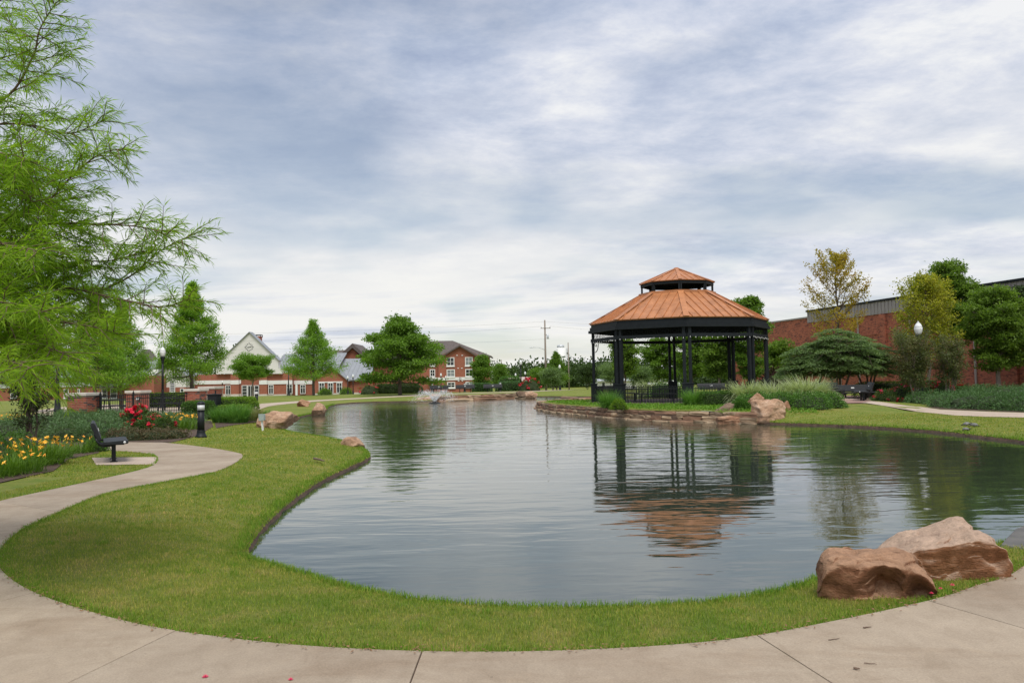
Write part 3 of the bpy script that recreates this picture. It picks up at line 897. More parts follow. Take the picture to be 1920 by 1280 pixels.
# ---- grass blades
def blade_mesh(name, X, Y, Z, h, w, m, lean=0.5, seg=2, rng=RNG):
    n = len(X)
    az = rng.uniform(0, 2 * PI, n); le = rng.uniform(0.05, lean, n) * h
    dx, dy = np.cos(az), np.sin(az)
    fa = rng.uniform(0, 2 * PI, n); sx, sy = np.cos(fa) * w / 2, np.sin(fa) * w / 2
    b0 = np.stack([X - sx, Y - sy, Z - 0.005], 1); b1 = np.stack([X + sx, Y + sy, Z - 0.005], 1)
    mx, my, mz = X + dx * le * 0.35, Y + dy * le * 0.35, Z + h * 0.6
    m0 = np.stack([mx - sx * .75, my - sy * .75, mz], 1); m1 = np.stack([mx + sx * .75, my + sy * .75, mz], 1)
    tp = np.stack([X + dx * le, Y + dy * le, Z + h * np.sqrt(np.clip(1 - (le / h) ** 2 * .5, .2, 1))], 1)
    V = np.stack([b0, b1, m1, m0, tp], 1).reshape(-1, 3)
    i = np.arange(n)[:, None] * 5
    F = np.concatenate([i + np.array([[0, 1, 2]]), i + np.array([[0, 2, 3]]), i + np.array([[3, 2, 4]])], 0)
    return np_mesh(name, V, F, m)
def lawn_points(x0, x1, y0, y1, dens):
    n = int((x1 - x0) * (y1 - y0) * dens)
    x = RNG.uniform(x0, x1, n); y = RNG.uniform(y0, y1, n)
    # only where the camera's side of the lawn lies
    v = np.abs(x) < 0.66 * y + 1.2
    x, y = x[v], y[v]
    k = ~inside(x, y, POND[::2])
    x, y = x[k], y[k]
    for poly in (PATHPOLY[::2], np.array(bedL), np.array(padpoly), RPATH, np.array(bedR), np.array(plz), np.array(brp), LEFTPATH, FARPATH, np.array(bedF)):
        lo, hi = poly.min(0), poly.max(0)
        c = (x > lo[0]) & (x < hi[0]) & (y > lo[1]) & (y < hi[1])
        if c.any():
            ins = np.zeros(len(x), bool); ins[c] = inside(x[c], y[c], poly)
            x, y = x[~ins], y[~ins]
    return x, y
bx, by, bh, bw = [], [], [], []
for (x0, x1, y0, y1, dens, hh, ww) in [(-5.5, 5, 4.6, 7.2, 4600, .026, .0042), (-6, 5, 7.2, 10, 3300, .028, .0055), (-8, 0, 10, 15, 1300, .030, .0085), (-10.5, -2, 15, 22, 600, .032, .013), (-16, -3, 22, 34, 220, .034, .022), (9, 18, 17, 31, 220, .03, .02)]:
    x, y = lawn_points(x0, x1, y0, y1, dens)
    bx.append(x); by.append(y)
    hn = hh * RNG.uniform(.55, 1.25, len(x)); bh.append(hn); bw.append(ww * RNG.uniform(.7, 1.3, len(x)))
bx, by, bh, bw = map(np.concatenate, (bx, by, bh, bw))
dp = dist_line(bx, by, POND[::3]); dpa = dist_line(bx, by, PI_[::3], False)
clump = np.array([mnoise.noise(Vector((a * 1.3, b * 1.3, 2.0))) for a, b in zip(bx, by)])
bh *= 1 + 0.35 * clump
bz = zlawn(bx, by)
grass = link('grass', blade_mesh('grass', bx, by, bz, bh, bw, M['blades'], 0.9))
tag(grass, 'mown lawn grass around the pond', 'grass', kind='stuff')
# shaggy fringe along the path edge and the shore
def fringe(line, spread, dens, h0, h1, w, side=None):
    P = np.asarray(line); seg = np.diff(P, axis=0); L_ = np.linalg.norm(seg, axis=1)
    n = int(L_.sum() * dens)
    k = RNG.choice(len(L_), n, p=L_ / L_.sum()); t = RNG.uniform(0, 1, n)
    x = P[k, 0] + seg[k, 0] * t; y = P[k, 1] + seg[k, 1] * t
    nx, ny = -seg[k, 1] / L_[k], seg[k, 0] / L_[k]
    o = RNG.normal(0, spread, n)
    return x + nx * o, y + ny * o, RNG.uniform(h0, h1, n), np.full(n, w)
fx, fy, fh, fw_ = [], [], [], []
for a in (fringe(PI_[15:170], .07, 900, .02, .05, .0045), fringe(LIP[0:110], .07, 620, .03, .075, .005), fringe(LIP[-170:], .07, 300, .03, .075, .007),
          fringe(PO_[150:205], .03, 150, .03, .07, .008), fringe(LIP[110:160], .06, 120, .05, .10, .012)):
    for l, v in zip((fx, fy, fh, fw_), a):
        l.append(v)
for _ in range(150):                          # stray tufts and weeds in the turf
    cx_, cy_ = RNG.uniform(-5, 3.6), RNG.uniform(5, 14)
    m_ = int(RNG.integers(12, 46)); sp_ = RNG.uniform(.02, .07)
    tx, ty = RNG.normal(cx_, sp_, m_), RNG.normal(cy_, sp_, m_)
    kk = ~inside(tx, ty, PATHPOLY[::2])
    fx.append(tx[kk]); fy.append(ty[kk]); fh.append(RNG.uniform(.025, .06, int(kk.sum()))); fw_.append(np.full(int(kk.sum()), .006))
fx, fy, fh, fw_ = map(np.concatenate, (fx, fy, fh, fw_))
k = ~inside(fx, fy, POND[::2]) & (fy < 60) & (~inside(fx, fy, PATHPOLY) | ((dist_line(fx, fy, PI_[::2], False) < .025) & (RNG.uniform(0, 1, len(fx)) < .5)))
fx, fy, fh, fw_ = fx[k], fy[k], fh[k], fw_[k]
tag(link('grass_fringe', blade_mesh('grass_fringe', fx, fy, zlawn(fx, fy), fh, fw_, M['blades_lush'], 1.1)), 'longer grass fringe along the path edge and the shore', 'grass', kind='stuff')

# dry leaf and clipping litter caught along the path edge
lx, ly, lh, lw = fringe(PI_[15:150], .035, 46, .01, .02, .01)
nn = len(lx)
_d = RNG.normal(0, 1, (nn, 3)); _d[:, 2] *= .15
_d /= np.linalg.norm(_d, axis=1, keepdims=True)
_s = np.stack([-_d[:, 1], _d[:, 0], RNG.normal(0, .25, nn)], 1)
_c = np.stack([lx, ly, np.full(nn, .019) + RNG.uniform(0, .006, nn)], 1)
_l = RNG.uniform(.006, .022, nn)[:, None]; _w = RNG.uniform(.003, .008, nn)[:, None]
V = np.stack([_c - _d * _l, _c + _s * _w, _c + _d * _l, _c - _s * _w], 1).reshape(-1, 3)
tag(link('leaf_litter', np_mesh('leaf_litter', V, np.arange(nn * 4).reshape(-1, 4), M['litter'])), 'dry brown leaf litter along the edge of the concrete path', 'litter', kind='stuff')
# ------------------------------------------------------------------ plant builders
def tubes_np(lst, n=5):
    """lst of (pts (k,3), radii) -> one V, F"""
    V, F, b = [], [], 0
    ang = np.arange(n) * 2 * PI / n
    for P, R in lst:
        P = np.asarray(P, float); R = np.asarray(R, float)
        T = np.gradient(P, axis=0); T /= np.maximum(np.linalg.norm(T, axis=1, keepdims=True), 1e-9)
        ref = np.array([0, 0, 1.0]) if abs(T[0][2]) < 0.8 else np.array([1.0, 0, 0])
        a = np.cross(T, ref); a /= np.maximum(np.linalg.norm(a, axis=1, keepdims=True), 1e-9)
        c = np.cross(T, a)
        ring = P[:, None] + R[:, None, None] * (a[:, None] * np.cos(ang)[None, :, None] + c[:, None] * np.sin(ang)[None, :, None])
        V.append(ring.reshape(-1, 3))
        k = len(P)
        i = np.arange(k - 1)[:, None] * n; j = np.arange(n)[None]; j2 = (j + 1) % n
        f = np.stack([i + j, i + j2, i + n + j2, i + n + j], -1).reshape(-1, 4) + b
        F.append(f); b += k * n
    return np.concatenate(V), np.concatenate(F)
def leaves_np(P, D, L, W, rng, up=0.3, fold=0.0):
    """diamond leaves: P base, D direction, L length, W width"""
    n = len(P)
    D = D / np.maximum(np.linalg.norm(D, axis=1, keepdims=True), 1e-9)
    R = rng.normal(0, 1, (n, 3)); R[:, 2] += up * 2
    S = np.cross(D, R); S /= np.maximum(np.linalg.norm(S, axis=1, keepdims=True), 1e-9)
    L = np.broadcast_to(L, (n,))[:, None]; W = np.broadcast_to(W, (n,))[:, None]
    mid = P + D * L * 0.5
    V = np.stack([P, mid + S * W / 2, P + D * L, mid - S * W / 2], 1).reshape(-1, 3)
    F = np.arange(n * 4).reshape(-1, 4)
    return V, F
def unit(v):
    v = np.asarray(v, float); return v / max(np.linalg.norm(v), 1e-9)
def bough(rng, p0, d0, L, curve=0.0, wob=0.12, k=6):
    P = [np.array(p0, float)]; d = unit(d0)
    for i in range(k - 1):
        d = unit(d + np.array([rng.normal(0, wob), rng.normal(0, wob), curve / k + rng.normal(0, wob * .6)]))
        P.append(P[-1] + d * L / (k - 1))
    return np.array(P)
def along(P, s):
    f = s * (len(P) - 1); i = min(int(f), len(P) - 2); t = f - i
    return P[i] * (1 - t) + P[i + 1] * t, unit(P[i + 1] - P[i])
def make_tree(seed, H, W, base, prof, nprim=22, tr=0.12, e_lo=0.15, e_hi=1.0, curve=0.4, nsec=6, seclen=0.45, leaf=(0.14, 0.10), nleaf=16000, clump=0.35, flat=0.0,
              droop=0.0, stems=1, lean=0.0, sparse=0.0, twigk=3, ncl=0, flatcl=.6):
    """returns (trunk V,F, crown V,F); H height, W crown radius, base = height where crown starts"""
    rng = np.random.default_rng(seed)
    tubes = []; anchors = []
    for st in range(stems):
        off = np.zeros(3) if stems == 1 else np.array([rng.normal(0, .12), rng.normal(0, .12), 0])
        top = np.array([rng.normal(0, lean), rng.normal(0, lean), H * (1.0 if st == 0 else rng.uniform(.8, 1))])
        if stems > 1:
            a = st * 2 * PI / stems + rng.uniform(-.4, .4)
            top[:2] = np.array([math.cos(a), math.sin(a)]) * W * 0.38
        tpt = np.array([off + (top - off) * t + np.array([rng.normal(0, .012), rng.normal(0, .012), 0]) * H * math.sin(PI * t) for t in np.linspace(0, .97, 9)])
        tubes.append((tpt, np.linspace(1, .12, 9) ** .8 * tr * (1 if stems == 1 else .6)))
        np_ = nprim // stems
        for i in range(np_):
            t = (i + rng.uniform(.1, .9)) / np_
            h = base + (H * .96 - base) * t
            p0, _ = along(tpt, min(.999, h / (H * .97)))
            az = i * 2.39996 + rng.uniform(-.35, .35) + st * 1.3
            ln = max(.12 * W, prof(t) * W * rng.uniform(.82, 1.1))
            el = e_lo + (e_hi - e_lo) * t + rng.normal(0, .08)
            d = np.array([math.cos(az) * math.cos(el), math.sin(az) * math.cos(el), math.sin(el)])
            B = bough(rng, p0, d, ln, curve, .10)
            r0 = tr * .42 * (ln / W) ** .7 * (1 - .5 * t)
            tubes.append((B, np.linspace(1, .15, len(B)) * max(r0, .012)))
            ns = max(2, int(nsec * (ln / W) + 1.5))
            for j in range(ns):
                s = .22 + .78 * (j + rng.uniform(0, 1)) / ns
                q, dq = along(B, min(s, .999))
                sd = 1 if j % 2 else -1
                side = np.cross(dq, [0, 0, 1.0]); side = unit(side) * sd
                dd_ = unit(dq * rng.uniform(.4, .9) + side * rng.uniform(.5, 1.0) + np.array([0, 0, rng.normal(.12 - droop, .25 * (1 - flat))]))
                l2 = ln * seclen * (1.15 - .6 * s) * rng.uniform(.7, 1.2)
                S = bough(rng, q, dd_, l2, curve * .4 - droop, .14, 4)
                tubes.append((S, np.linspace(1, .25, 4) * max(r0 * .35, .007)))
                for tt in np.linspace(.25, 1, twigk):
                    a_, d_ = along(S, min(tt, .999))
                    anchors.append((a_, d_, l2))
            for tt in (.6, .8, .97):
                a_, d_ = along(B, tt); anchors.append((a_, d_, ln * .3))
        a_, d_ = along(tpt, .98); anchors.append((a_, d_, W * .2))
    AP = np.array([a[0] for a in anchors]); AD = np.array([a[1] for a in anchors]); AL = np.array([a[2] for a in anchors])
    if sparse:
        k = rng.uniform(0, 1, len(AP)) > sparse
        AP, AD, AL = AP[k], AD[k], AL[k]
    if ncl:                                   # foliage gathered into separate clumps with gaps between
        rad = np.hypot(AP[:, 0], AP[:, 1]) / W + .25 * AP[:, 2] / H
        pr_ = (rad + .15) ** 1.5; pr_ /= pr_.sum()
        ci = rng.choice(len(AP), min(ncl, len(AP)), replace=False, p=pr_)
        CP = AP[ci]; CS = clump * rng.uniform(.55, 1.35, len(ci))
        wts = CS ** 2; idx = rng.choice(len(ci), nleaf, p=wts / wts.sum())
        u = rng.normal(0, 1, (nleaf, 3)); u /= np.linalg.norm(u, axis=1, keepdims=True)
        u[:, 2] = np.where(rng.uniform(0, 1, nleaf) < .72, np.abs(u[:, 2]), u[:, 2] * .6)
        rr_ = rng.uniform(0, 1, nleaf) ** .45
        off = u * (rr_ * CS[idx])[:, None] * np.array([1.15, 1.15, flatcl])
        st_ = rng.uniform(0, 1, nleaf) < .10
        P = CP[idx] + off
        P[st_] += rng.normal(0, clump * .28, (int(st_.sum()), 3))
        D = u * .5 + rng.normal(0, .7, (nleaf, 3)); D[:, 2] -= droop * 2
    else:
        idx = rng.integers(0, len(AP), nleaf)
        sp = clump * np.minimum(1.0, .45 + AL[idx] / (W * .5))
        off = rng.normal(0, 1, (nleaf, 3)) * sp[:, None] * .55
        off[:, 2] *= (1 - flat * .75)
        P = AP[idx] + off
        D = rng.normal(0, 1, (nleaf, 3)) * .75 + AD[idx] * .7
        D[:, 2] -= droop * 2 + .15
    V, F = leaves_np(P, D, leaf[0] * rng.uniform(.6, 1.3, nleaf), leaf[1] * rng.uniform(.7, 1.2, nleaf), rng, .7 + flat)
    TV, TF = tubes_np(tubes[:1], 8); V2, F2 = tubes_np(tubes[1:], 3)
    TV, TF = np.concatenate([TV, V2]), np.concatenate([TF, F2 + len(TV)])
    return (TV, TF), (V, F)
prof_round = lambda t: math.sqrt(max(.05, 1 - (1.75 * t - .75) ** 2)) if t > .43 else .55 + .45 * t / .43
prof_cone = lambda t: (1 - t) ** .75 * .97 + .05
prof_oval = lambda t: math.sin(PI * min(1, .18 + .82 * t)) ** .6 if t < 1 else .2
prof_wide = lambda t: (.75 + .25 * t / .5) if t < .5 else (1 - .5 * (t - .5))
def tree_thing(name, parts, bark, leafm, loc, label, group=None, rz=0.0, cat='tree', scale=None):
    t = empty(name, loc, rz)
    if scale:
        t.scale = (scale,) * 3
    (TV, TF), (V, F) = parts
    link('trunk', np_mesh('trunk', TV, TF, bark, True), t)
    c = link('crown', np_mesh('crown', V, F, leafm), t)
    c['kind'] = 'stuff'
    tag(t, label, cat, group)
    return t

def core_mesh(shape, name='inner_core'):
    return None
def dome_leaves(rng, n, rx, ry, rz_, leaf, shell=0.35, up=0.5, lobes=7, flat_bottom=True):
    """leaves in a lumpy dome volume"""
    u = rng.normal(0, 1, (n, 3)); u /= np.linalg.norm(u, axis=1, keepdims=True)
    u[:, 2] = np.abs(u[:, 2])
    r = 1 - shell * rng.uniform(0, 1, n) ** 1.6
    ph = rng.uniform(0, 6.28, 3)
    lump = 1 + .12 * np.sin(np.arctan2(u[:, 1], u[:, 0]) * lobes + ph[0]) + .10 * np.sin(u[:, 2] * 6 + ph[1] + 2 * np.arctan2(u[:, 1], u[:, 0]))
    P = u * (r * lump)[:, None] * np.array([rx, ry, rz_])
    D = u * .8 + rng.normal(0, .6, (n, 3)); D[:, 2] += up * .5
    return leaves_np(P, D, leaf[0] * rng.uniform(.6, 1.3, n), leaf[1] * rng.uniform(.7, 1.2, n), rng, up)
def box_leaves(rng, n, hx, hy, h, leaf, rnd=.12):
    f = rng.uniform(0, 1, n)
    at_, as1, as2 = 4 * hx * hy, 4 * hx * h, 4 * hy * h
    tot = at_ + as1 + as2
    P = np.stack([rng.uniform(-hx, hx, n), rng.uniform(-hy, hy, n), rng.uniform(0.02, h, n)], 1)
    N_ = np.zeros((n, 3))
    a = f < at_ / tot; b = (~a) & (f < (at_ + as1) / tot); c = ~(a | b)
    P[a, 2] = h; N_[a, 2] = 1
    s = np.sign(rng.uniform(-1, 1, n))
    P[b, 1] = s[b] * hy; N_[b, 1] = s[b]
    P[c, 0] = s[c] * hx; N_[c, 0] = s[c]
    # soften corners
    q = np.abs(P) / np.array([hx, hy, h]); m_ = np.maximum(q[:, 0] ** 6 + q[:, 1] ** 6, 1e-6) ** (1 / 6)
    k = (1 - rnd * np.clip(q[:, 2] ** 5 * m_ ** 5, 0, 1))
    P[:, 0] *= k; P[:, 1] *= k; P[:, 2] *= (1 - rnd * .6 * np.clip(m_, 0, 1) ** 6)
    P += rng.normal(0, .018, (n, 3)) - N_ * rng.uniform(0, .10, n)[:, None]
    P[:, 2] = np.maximum(P[:, 2], 0.01)
    D = N_ + rng.normal(0, .8, (n, 3))
    return leaves_np(P, D, leaf[0] * rng.uniform(.6, 1.3, n), leaf[1] * rng.uniform(.7, 1.2, n), rng, .4)
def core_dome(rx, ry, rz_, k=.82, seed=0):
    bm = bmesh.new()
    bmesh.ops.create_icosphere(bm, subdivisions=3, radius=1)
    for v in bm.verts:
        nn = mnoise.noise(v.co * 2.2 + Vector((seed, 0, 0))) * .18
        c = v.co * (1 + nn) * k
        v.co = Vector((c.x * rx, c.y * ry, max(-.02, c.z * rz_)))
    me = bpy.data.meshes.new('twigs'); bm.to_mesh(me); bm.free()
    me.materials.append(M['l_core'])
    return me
def shrub(name, loc, rx, ry, h, leafm, label, cat='shrub', group=None, n=4000, leaf=(.05, .03), seed=1, rz=0.0, shell=.35, up=.5, lobes=7):
    t = empty(name, loc, rz)
    rng = np.random.default_rng(seed)
    V, F = dome_leaves(rng, n, rx, ry, h, leaf, shell, up, lobes)
    c = link('foliage', np_mesh('foliage', V, F, leafm), t); c['kind'] = 'stuff'
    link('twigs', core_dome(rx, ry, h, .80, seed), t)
    return tag(t, label, cat, group)
def hedge(name, loc, hx, hy, h, leafm, label, rz=0.0, group=None, n=5000, leaf=(.05, .03), seed=1, rnd=.12):
    t = empty(name, loc, rz)
    rng = np.random.default_rng(seed)
    V, F = box_leaves(rng, n, hx, hy, h, leaf, rnd)
    c = link('foliage', np_mesh('foliage', V, F, leafm), t); c['kind'] = 'stuff'
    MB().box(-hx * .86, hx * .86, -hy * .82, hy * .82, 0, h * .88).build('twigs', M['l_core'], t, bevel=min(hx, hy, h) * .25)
    return tag(t, label, 'hedge', group)
def arcs_np(rng, n, r0, L, w, spread=.9, k=5, droop=1.0):
    """arching grass blades from a clump of radius r0"""
    a0 = rng.uniform(0, 2 * PI, n); rr = r0 * np.sqrt(rng.uniform(0, 1, n))
    base = np.stack([rr * np.cos(a0), rr * np.sin(a0), np.zeros(n)], 1)
    az = a0 + rng.normal(0, .5, n)
    el0 = PI / 2 - np.abs(rng.normal(0, spread * .45, n)) - .05
    l = L * rng.uniform(.6, 1.1, n)
    pts = [base]; el = el0.copy()
    dr = droop * rng.uniform(.5, 1.3, n) * (PI / 2 - el0 + .35) * 1.3
    for i in range(k - 1):
        st = np.stack([np.cos(az) * np.cos(el), np.sin(az) * np.cos(el), np.sin(el)], 1) * (l / (k - 1))[:, None]
        pts.append(pts[-1] + st); el = el - dr / (k - 1)
    S = np.stack([-np.sin(az), np.cos(az), np.zeros(n)], 1)
    V = []
    for i, p in enumerate(pts):
        ww = w * (1 - .85 * (i / (k - 1)) ** 1.5) / 2
        p = p.copy(); p[:, 2] = np.maximum(p[:, 2], .01)
        V += [p - S * ww, p + S * ww]
    V = np.stack(V, 1).reshape(-1, 3)
    b = np.arange(n)[:, None, None] * (2 * k); s = np.arange(k - 1)[None, :, None] * 2
    F = (b + s + np.array([0, 1, 3, 2])[None, None]).reshape(-1, 4)
    tips = pts[-1]
    return V, F, tips
def grass_clump(name, loc, r0, L, w, n, m, label, group=None, seed=1, spread=.9, droop=1.0, cat='grass clump'):
    rng = np.random.default_rng(seed)
    V, F, tips = arcs_np(rng, n, r0, L, w, spread, 5, droop)
    t = empty(name, loc)
    c = link('blades', np_mesh('blades', V, F, m), t); c['kind'] = 'stuff'
    return tag(t, label, cat, group)
def bloom_mesh(name, m, petals=6, r=.05, cup=.35, wide=.55):
    b = MB()
    for i in range(petals):
        a = 2 * PI * i / petals
        c, s = math.cos(a), math.sin(a)
        def P(u, v, z):
            return (c * u - s * v, s * u + c * v, z)
        b.add([P(0, 0, 0), P(r * .55, r * wide * .5, r * cup), P(r, 0, r * cup * (.75 if i % 2 else 1.1)), P(r * .55, -r * wide * .5, r * cup)], [(0, 1, 2, 3)])
    b.lathe([(r * .06, -r * .5), (r * .14, 0), (r * .05, r * .3)], 5)
    return b.mesh(name, m)
def rose_mesh(name, m, r=.05):
    b = MB()
    for k, (rr, z, n_) in enumerate(((1.0, .15, 6), (.72, .45, 5), (.42, .7, 4))):
        for i in range(n_):
            a = 2 * PI * (i + k * .5) / n_
            c, s = math.cos(a), math.sin(a)
            w = rr * .75
            b.add([(0, 0, 0), ((c * .6 - s * w * .5) * rr * r, (s * .6 + c * w * .5) * rr * r, z * r * .8), (c * rr * r, s * rr * r, z * r * 1.2), ((c * .6 + s * w * .5) * rr * r, (s * .6 - c * w * .5) * rr * r, z * r * .8)], [(0, 1, 2, 3)])
    return b.mesh(name, m)
# ------------------------------------------------------------------ gazebo
def build_gazebo():
    g = empty('gazebo', (GC[0], GC[1], GZ), GTH)
    tag(g, 'octagonal black steel gazebo with copper coloured seamed roof on the stone-edged peninsula', 'gazebo')
    def pol(R, k, z):                        # octagon corner k
        return Vector((R * math.cos(k * PI / 4), R * math.sin(k * PI / 4), z))
    EZ, CZ, CR, ER = 4.05, 5.50, 1.88, 4.56
    # floor
    b = MB(); b.prism([pol(4.75, k, -0.35) for k in range(8)], (0, 0, 0.35)); b.build('floor', M['paver'], g)
    # posts and pedestals
    for k in range(8):
        c = pol(4.40, k, 0); tg = Vector((-math.sin(k * PI / 4), math.cos(k * PI / 4), 0)); rd = Vector((math.cos(k * PI / 4), math.sin(k * PI / 4), 0))
        b = MB(); b.bar(c, c + Vector((0, 0, .90)), .50, .32, rd)
        p = b.build('pedestal', M['gunmetal'], g, bevel=.012)
        b = MB(); b.bar(c + Vector((0, 0, .90)), c + Vector((0, 0, .96)), .55, .37, rd); b.build('cap', M['gunmetal'], p, bevel=.01)
        for s in (-1, 1):
            q = c + tg * (.135 * s)
            b = MB(); b.bar(q + Vector((0, 0, .96)), q + Vector((0, 0, 3.62)), .145, .145, rd); b.build('post', M['gunmetal'], g, bevel=.008)
        # scroll brackets beside the posts
        for s in (-1, 1):
            nk = pol(4.40, k + s, 0); d = (nk - c).normalized()
            b = MB()
            pts = [c + d * (.22 + .5 * math.sin(t)) + Vector((0, 0, 2.58 + .5 * (1 - math.cos(t)) )) for t in np.linspace(0, PI / 2, 8)]
            b.tube(pts, .011, 5, ref=d.cross(Vector((0, 0, 1))))
            for cc, r in ((.30, .10), (.47, .06)):
                ctr = c + d * cc + Vector((0, 0, 3.08 - cc * .35 + .02))
                b.tube([ctr + d * (r * math.cos(t)) + Vector((0, 0, r * math.sin(t))) for t in np.linspace(0, 2 * PI, 11)], .008, 4, cap=False, ref=d.cross(Vector((0, 0, 1))))
            b.build('scroll_bracket', M['gunmetal'], g)
    bulbs = MB()
    for k in range(8):
        a0, a1 = k, k + 1
        # lower beam, fascia in three steps
        b = MB(); p, q = pol(4.47, a0, 3.19), pol(4.47, a1, 3.19); b.bar(p, q, .12, .16); b.build('beam', M['gunmetal'], g)
        for nm, R, z0, z1 in (('fascia', 4.49, 3.87, 4.05), ('fascia', 4.56, 3.71, 3.87), ('fascia', 4.64, 3.57, 3.71)):
            b = MB(); o0, o1, i0, i1 = pol(R, a0, z0), pol(R, a1, z0), pol(R - .12, a0, z0), pol(R - .12, a1, z0)
            b.prism([o0, o1, i1, i0], (0, 0, z1 - z0 - .002)); b.build(nm, M['gunmetal'], g)
        # lattice between beam and fascia
        b = MB(); u = (q - p).normalized(); L = (q - p).length
        n = 9
        for i in range(n):
            c = p + u * L * (i + .5) / n + Vector((0, 0, .215)); r = .10
            b.tube([c + u * (r * math.cos(t)) + Vector((0, 0, r * math.sin(t))) for t in np.linspace(0, 2 * PI, 13)], .010, 4, cap=False, ref=u.cross(Vector((0, 0, 1))))
            b.bar(c + u * (L / n / 2) + Vector((0, 0, -.14)), c + u * (L / n / 2) + Vector((0, 0, .16)), .012)
        b.build('lattice', M['gunmetal'], g)
        # string of bulbs under the beam
        for i in range(12):
            c = p + u * L * (i + .5) / 12 + Vector((0, 0, -.105 - .02 * (i % 3))) + Vector((math.cos((k + .5) * PI / 4), math.sin((k + .5) * PI / 4), 0)) * .075
            bulbs.lathe([(.004, -.022), (.02, 0), (.012, .018), (.004, .05)], 6, c)
        # roof panel with standing seams
        e0, e1, t1, t0 = pol(ER, a0, EZ), pol(ER, a1, EZ), pol(CR, a1, CZ), pol(CR, a0, CZ)
        nrm = (e1 - e0).cross(t0 - e0).normalized()
        b = MB(); b.prism([e0, e1, t1, t0], nrm * -.06); rp = b.build('roof_panel', M['copper'], g)
        b = MB(); b.prism([pol(ER - .08, a0, EZ - .12), pol(ER - .08, a1, EZ - .12), pol(CR, a1, CZ - .16), pol(CR, a0, CZ - .16)], (0, 0, .03)); b.build('ceiling_panel', M['gunmetal'], g)
        em, tm = (e0 + e1) / 2, (t0 + t1) / 2; sl_ = (tm - em); Ls = sl_.length; sd = sl_.normalized(); ud = (e1 - e0).normalized(); he, ht = (e1 - e0).length / 2, (t1 - t0).length / 2
        x = -he + .28
        nseam = 8; step = 2 * he / (nseam + .6)
        for i in range(nseam):
            x = (i - (nseam - 1) / 2) * step
            f = 1.0 if abs(x) <= ht else (he - abs(x)) / (he - ht)
            p0 = em + ud * x + nrm * .018 + sd * .01; p1 = em + ud * x + sd * (Ls * f - .02) + nrm * .018
            b = MB(); b.bar(p0, p1, .03, .045, nrm); b.build('seam', M['copper'], rp)
        # hip cap
        b = MB(); n2 = (pol(1, a0, 0)); up_ = (e0 - t0).cross(Vector((-math.sin(a0 * PI / 4), math.cos(a0 * PI / 4), 0))).normalized()
        if up_.z < 0:
            up_ = -up_
        b.bar(e0 + up_ * .03 + (e0 - t0).normalized() * .03, t0 + up_ * .03, .27, .03, up_); b.build('hip_cap', M['copper'], g)
        # flashing round the cupola foot
        b = MB(); b.prism([pol(CR + .10, a0, CZ - .05), pol(CR + .10, a1, CZ - .05), pol(CR - .12, a1, CZ - .05), pol(CR - .12, a0, CZ - .05)], (0, 0, .115)); b.build('flashing', M['copper'], g)
        # cupola post, band, roof
        c = pol(CR - .08, a0, CZ); rd = Vector((math.cos(a0 * PI / 4), math.sin(a0 * PI / 4), 0)); tg = Vector((-rd.y, rd.x, 0))
        for s in (-1, 1):
            b = MB(); b.bar(c + tg * .05 * s + Vector((0, 0, .05)), c + tg * .05 * s + Vector((0, 0, .46)), .07, .09, rd); b.build('cupola_post', M['gunmetal'], g)
        b = MB(); b.prism([pol(CR - .01, a0, CZ + .40), pol(CR - .01, a1, CZ + .40), pol(CR - .10, a1, CZ + .40), pol(CR - .10, a0, CZ + .40)], (0, 0, .17)); b.build('cupola_band', M['gunmetal'], g)
        f0, f1, ap = pol(CR + .06, a0, CZ + .58), pol(CR + .06, a1, CZ + .58), Vector((0, 0, 6.88))
        nr = (f1 - f0).cross(ap - f0).normalized()
        b = MB(); b.prism([f0, f1, ap], nr * -.04); rp2 = b.build('cupola_roof_panel', M['copper'], g)
        b = MB(); b.prism([pol(CR, a0, CZ + .56), pol(CR, a1, CZ + .56), Vector((0, 0, 6.78))], (0, 0, .02)); b.build('cupola_ceiling', M['gunmetal'], g)
        fm = (f0 + f1) / 2; ss = (ap - fm); hh = (f1 - f0).length / 2; u2 = (f1 - f0).normalized()
        for x in (-.34, 0, .34):
            fr = 1 - abs(x) / hh
            b = MB(); b.bar(fm + u2 * x + nr * .012, fm + u2 * x + ss * (fr * .9) + nr * .012, .022, .03, nr); b.build('seam', M['copper'], rp2)
        b = MB(); up2 = (f0 - ap).cross(tg).normalized()
        if up2.z < 0:
            up2 = -up2
        b.bar(f0 + up2 * .02, ap + up2 * .02 - (ap - f0).normalized() * .02, .16, .02, up2); b.build('hip_cap', M['copper'], g)
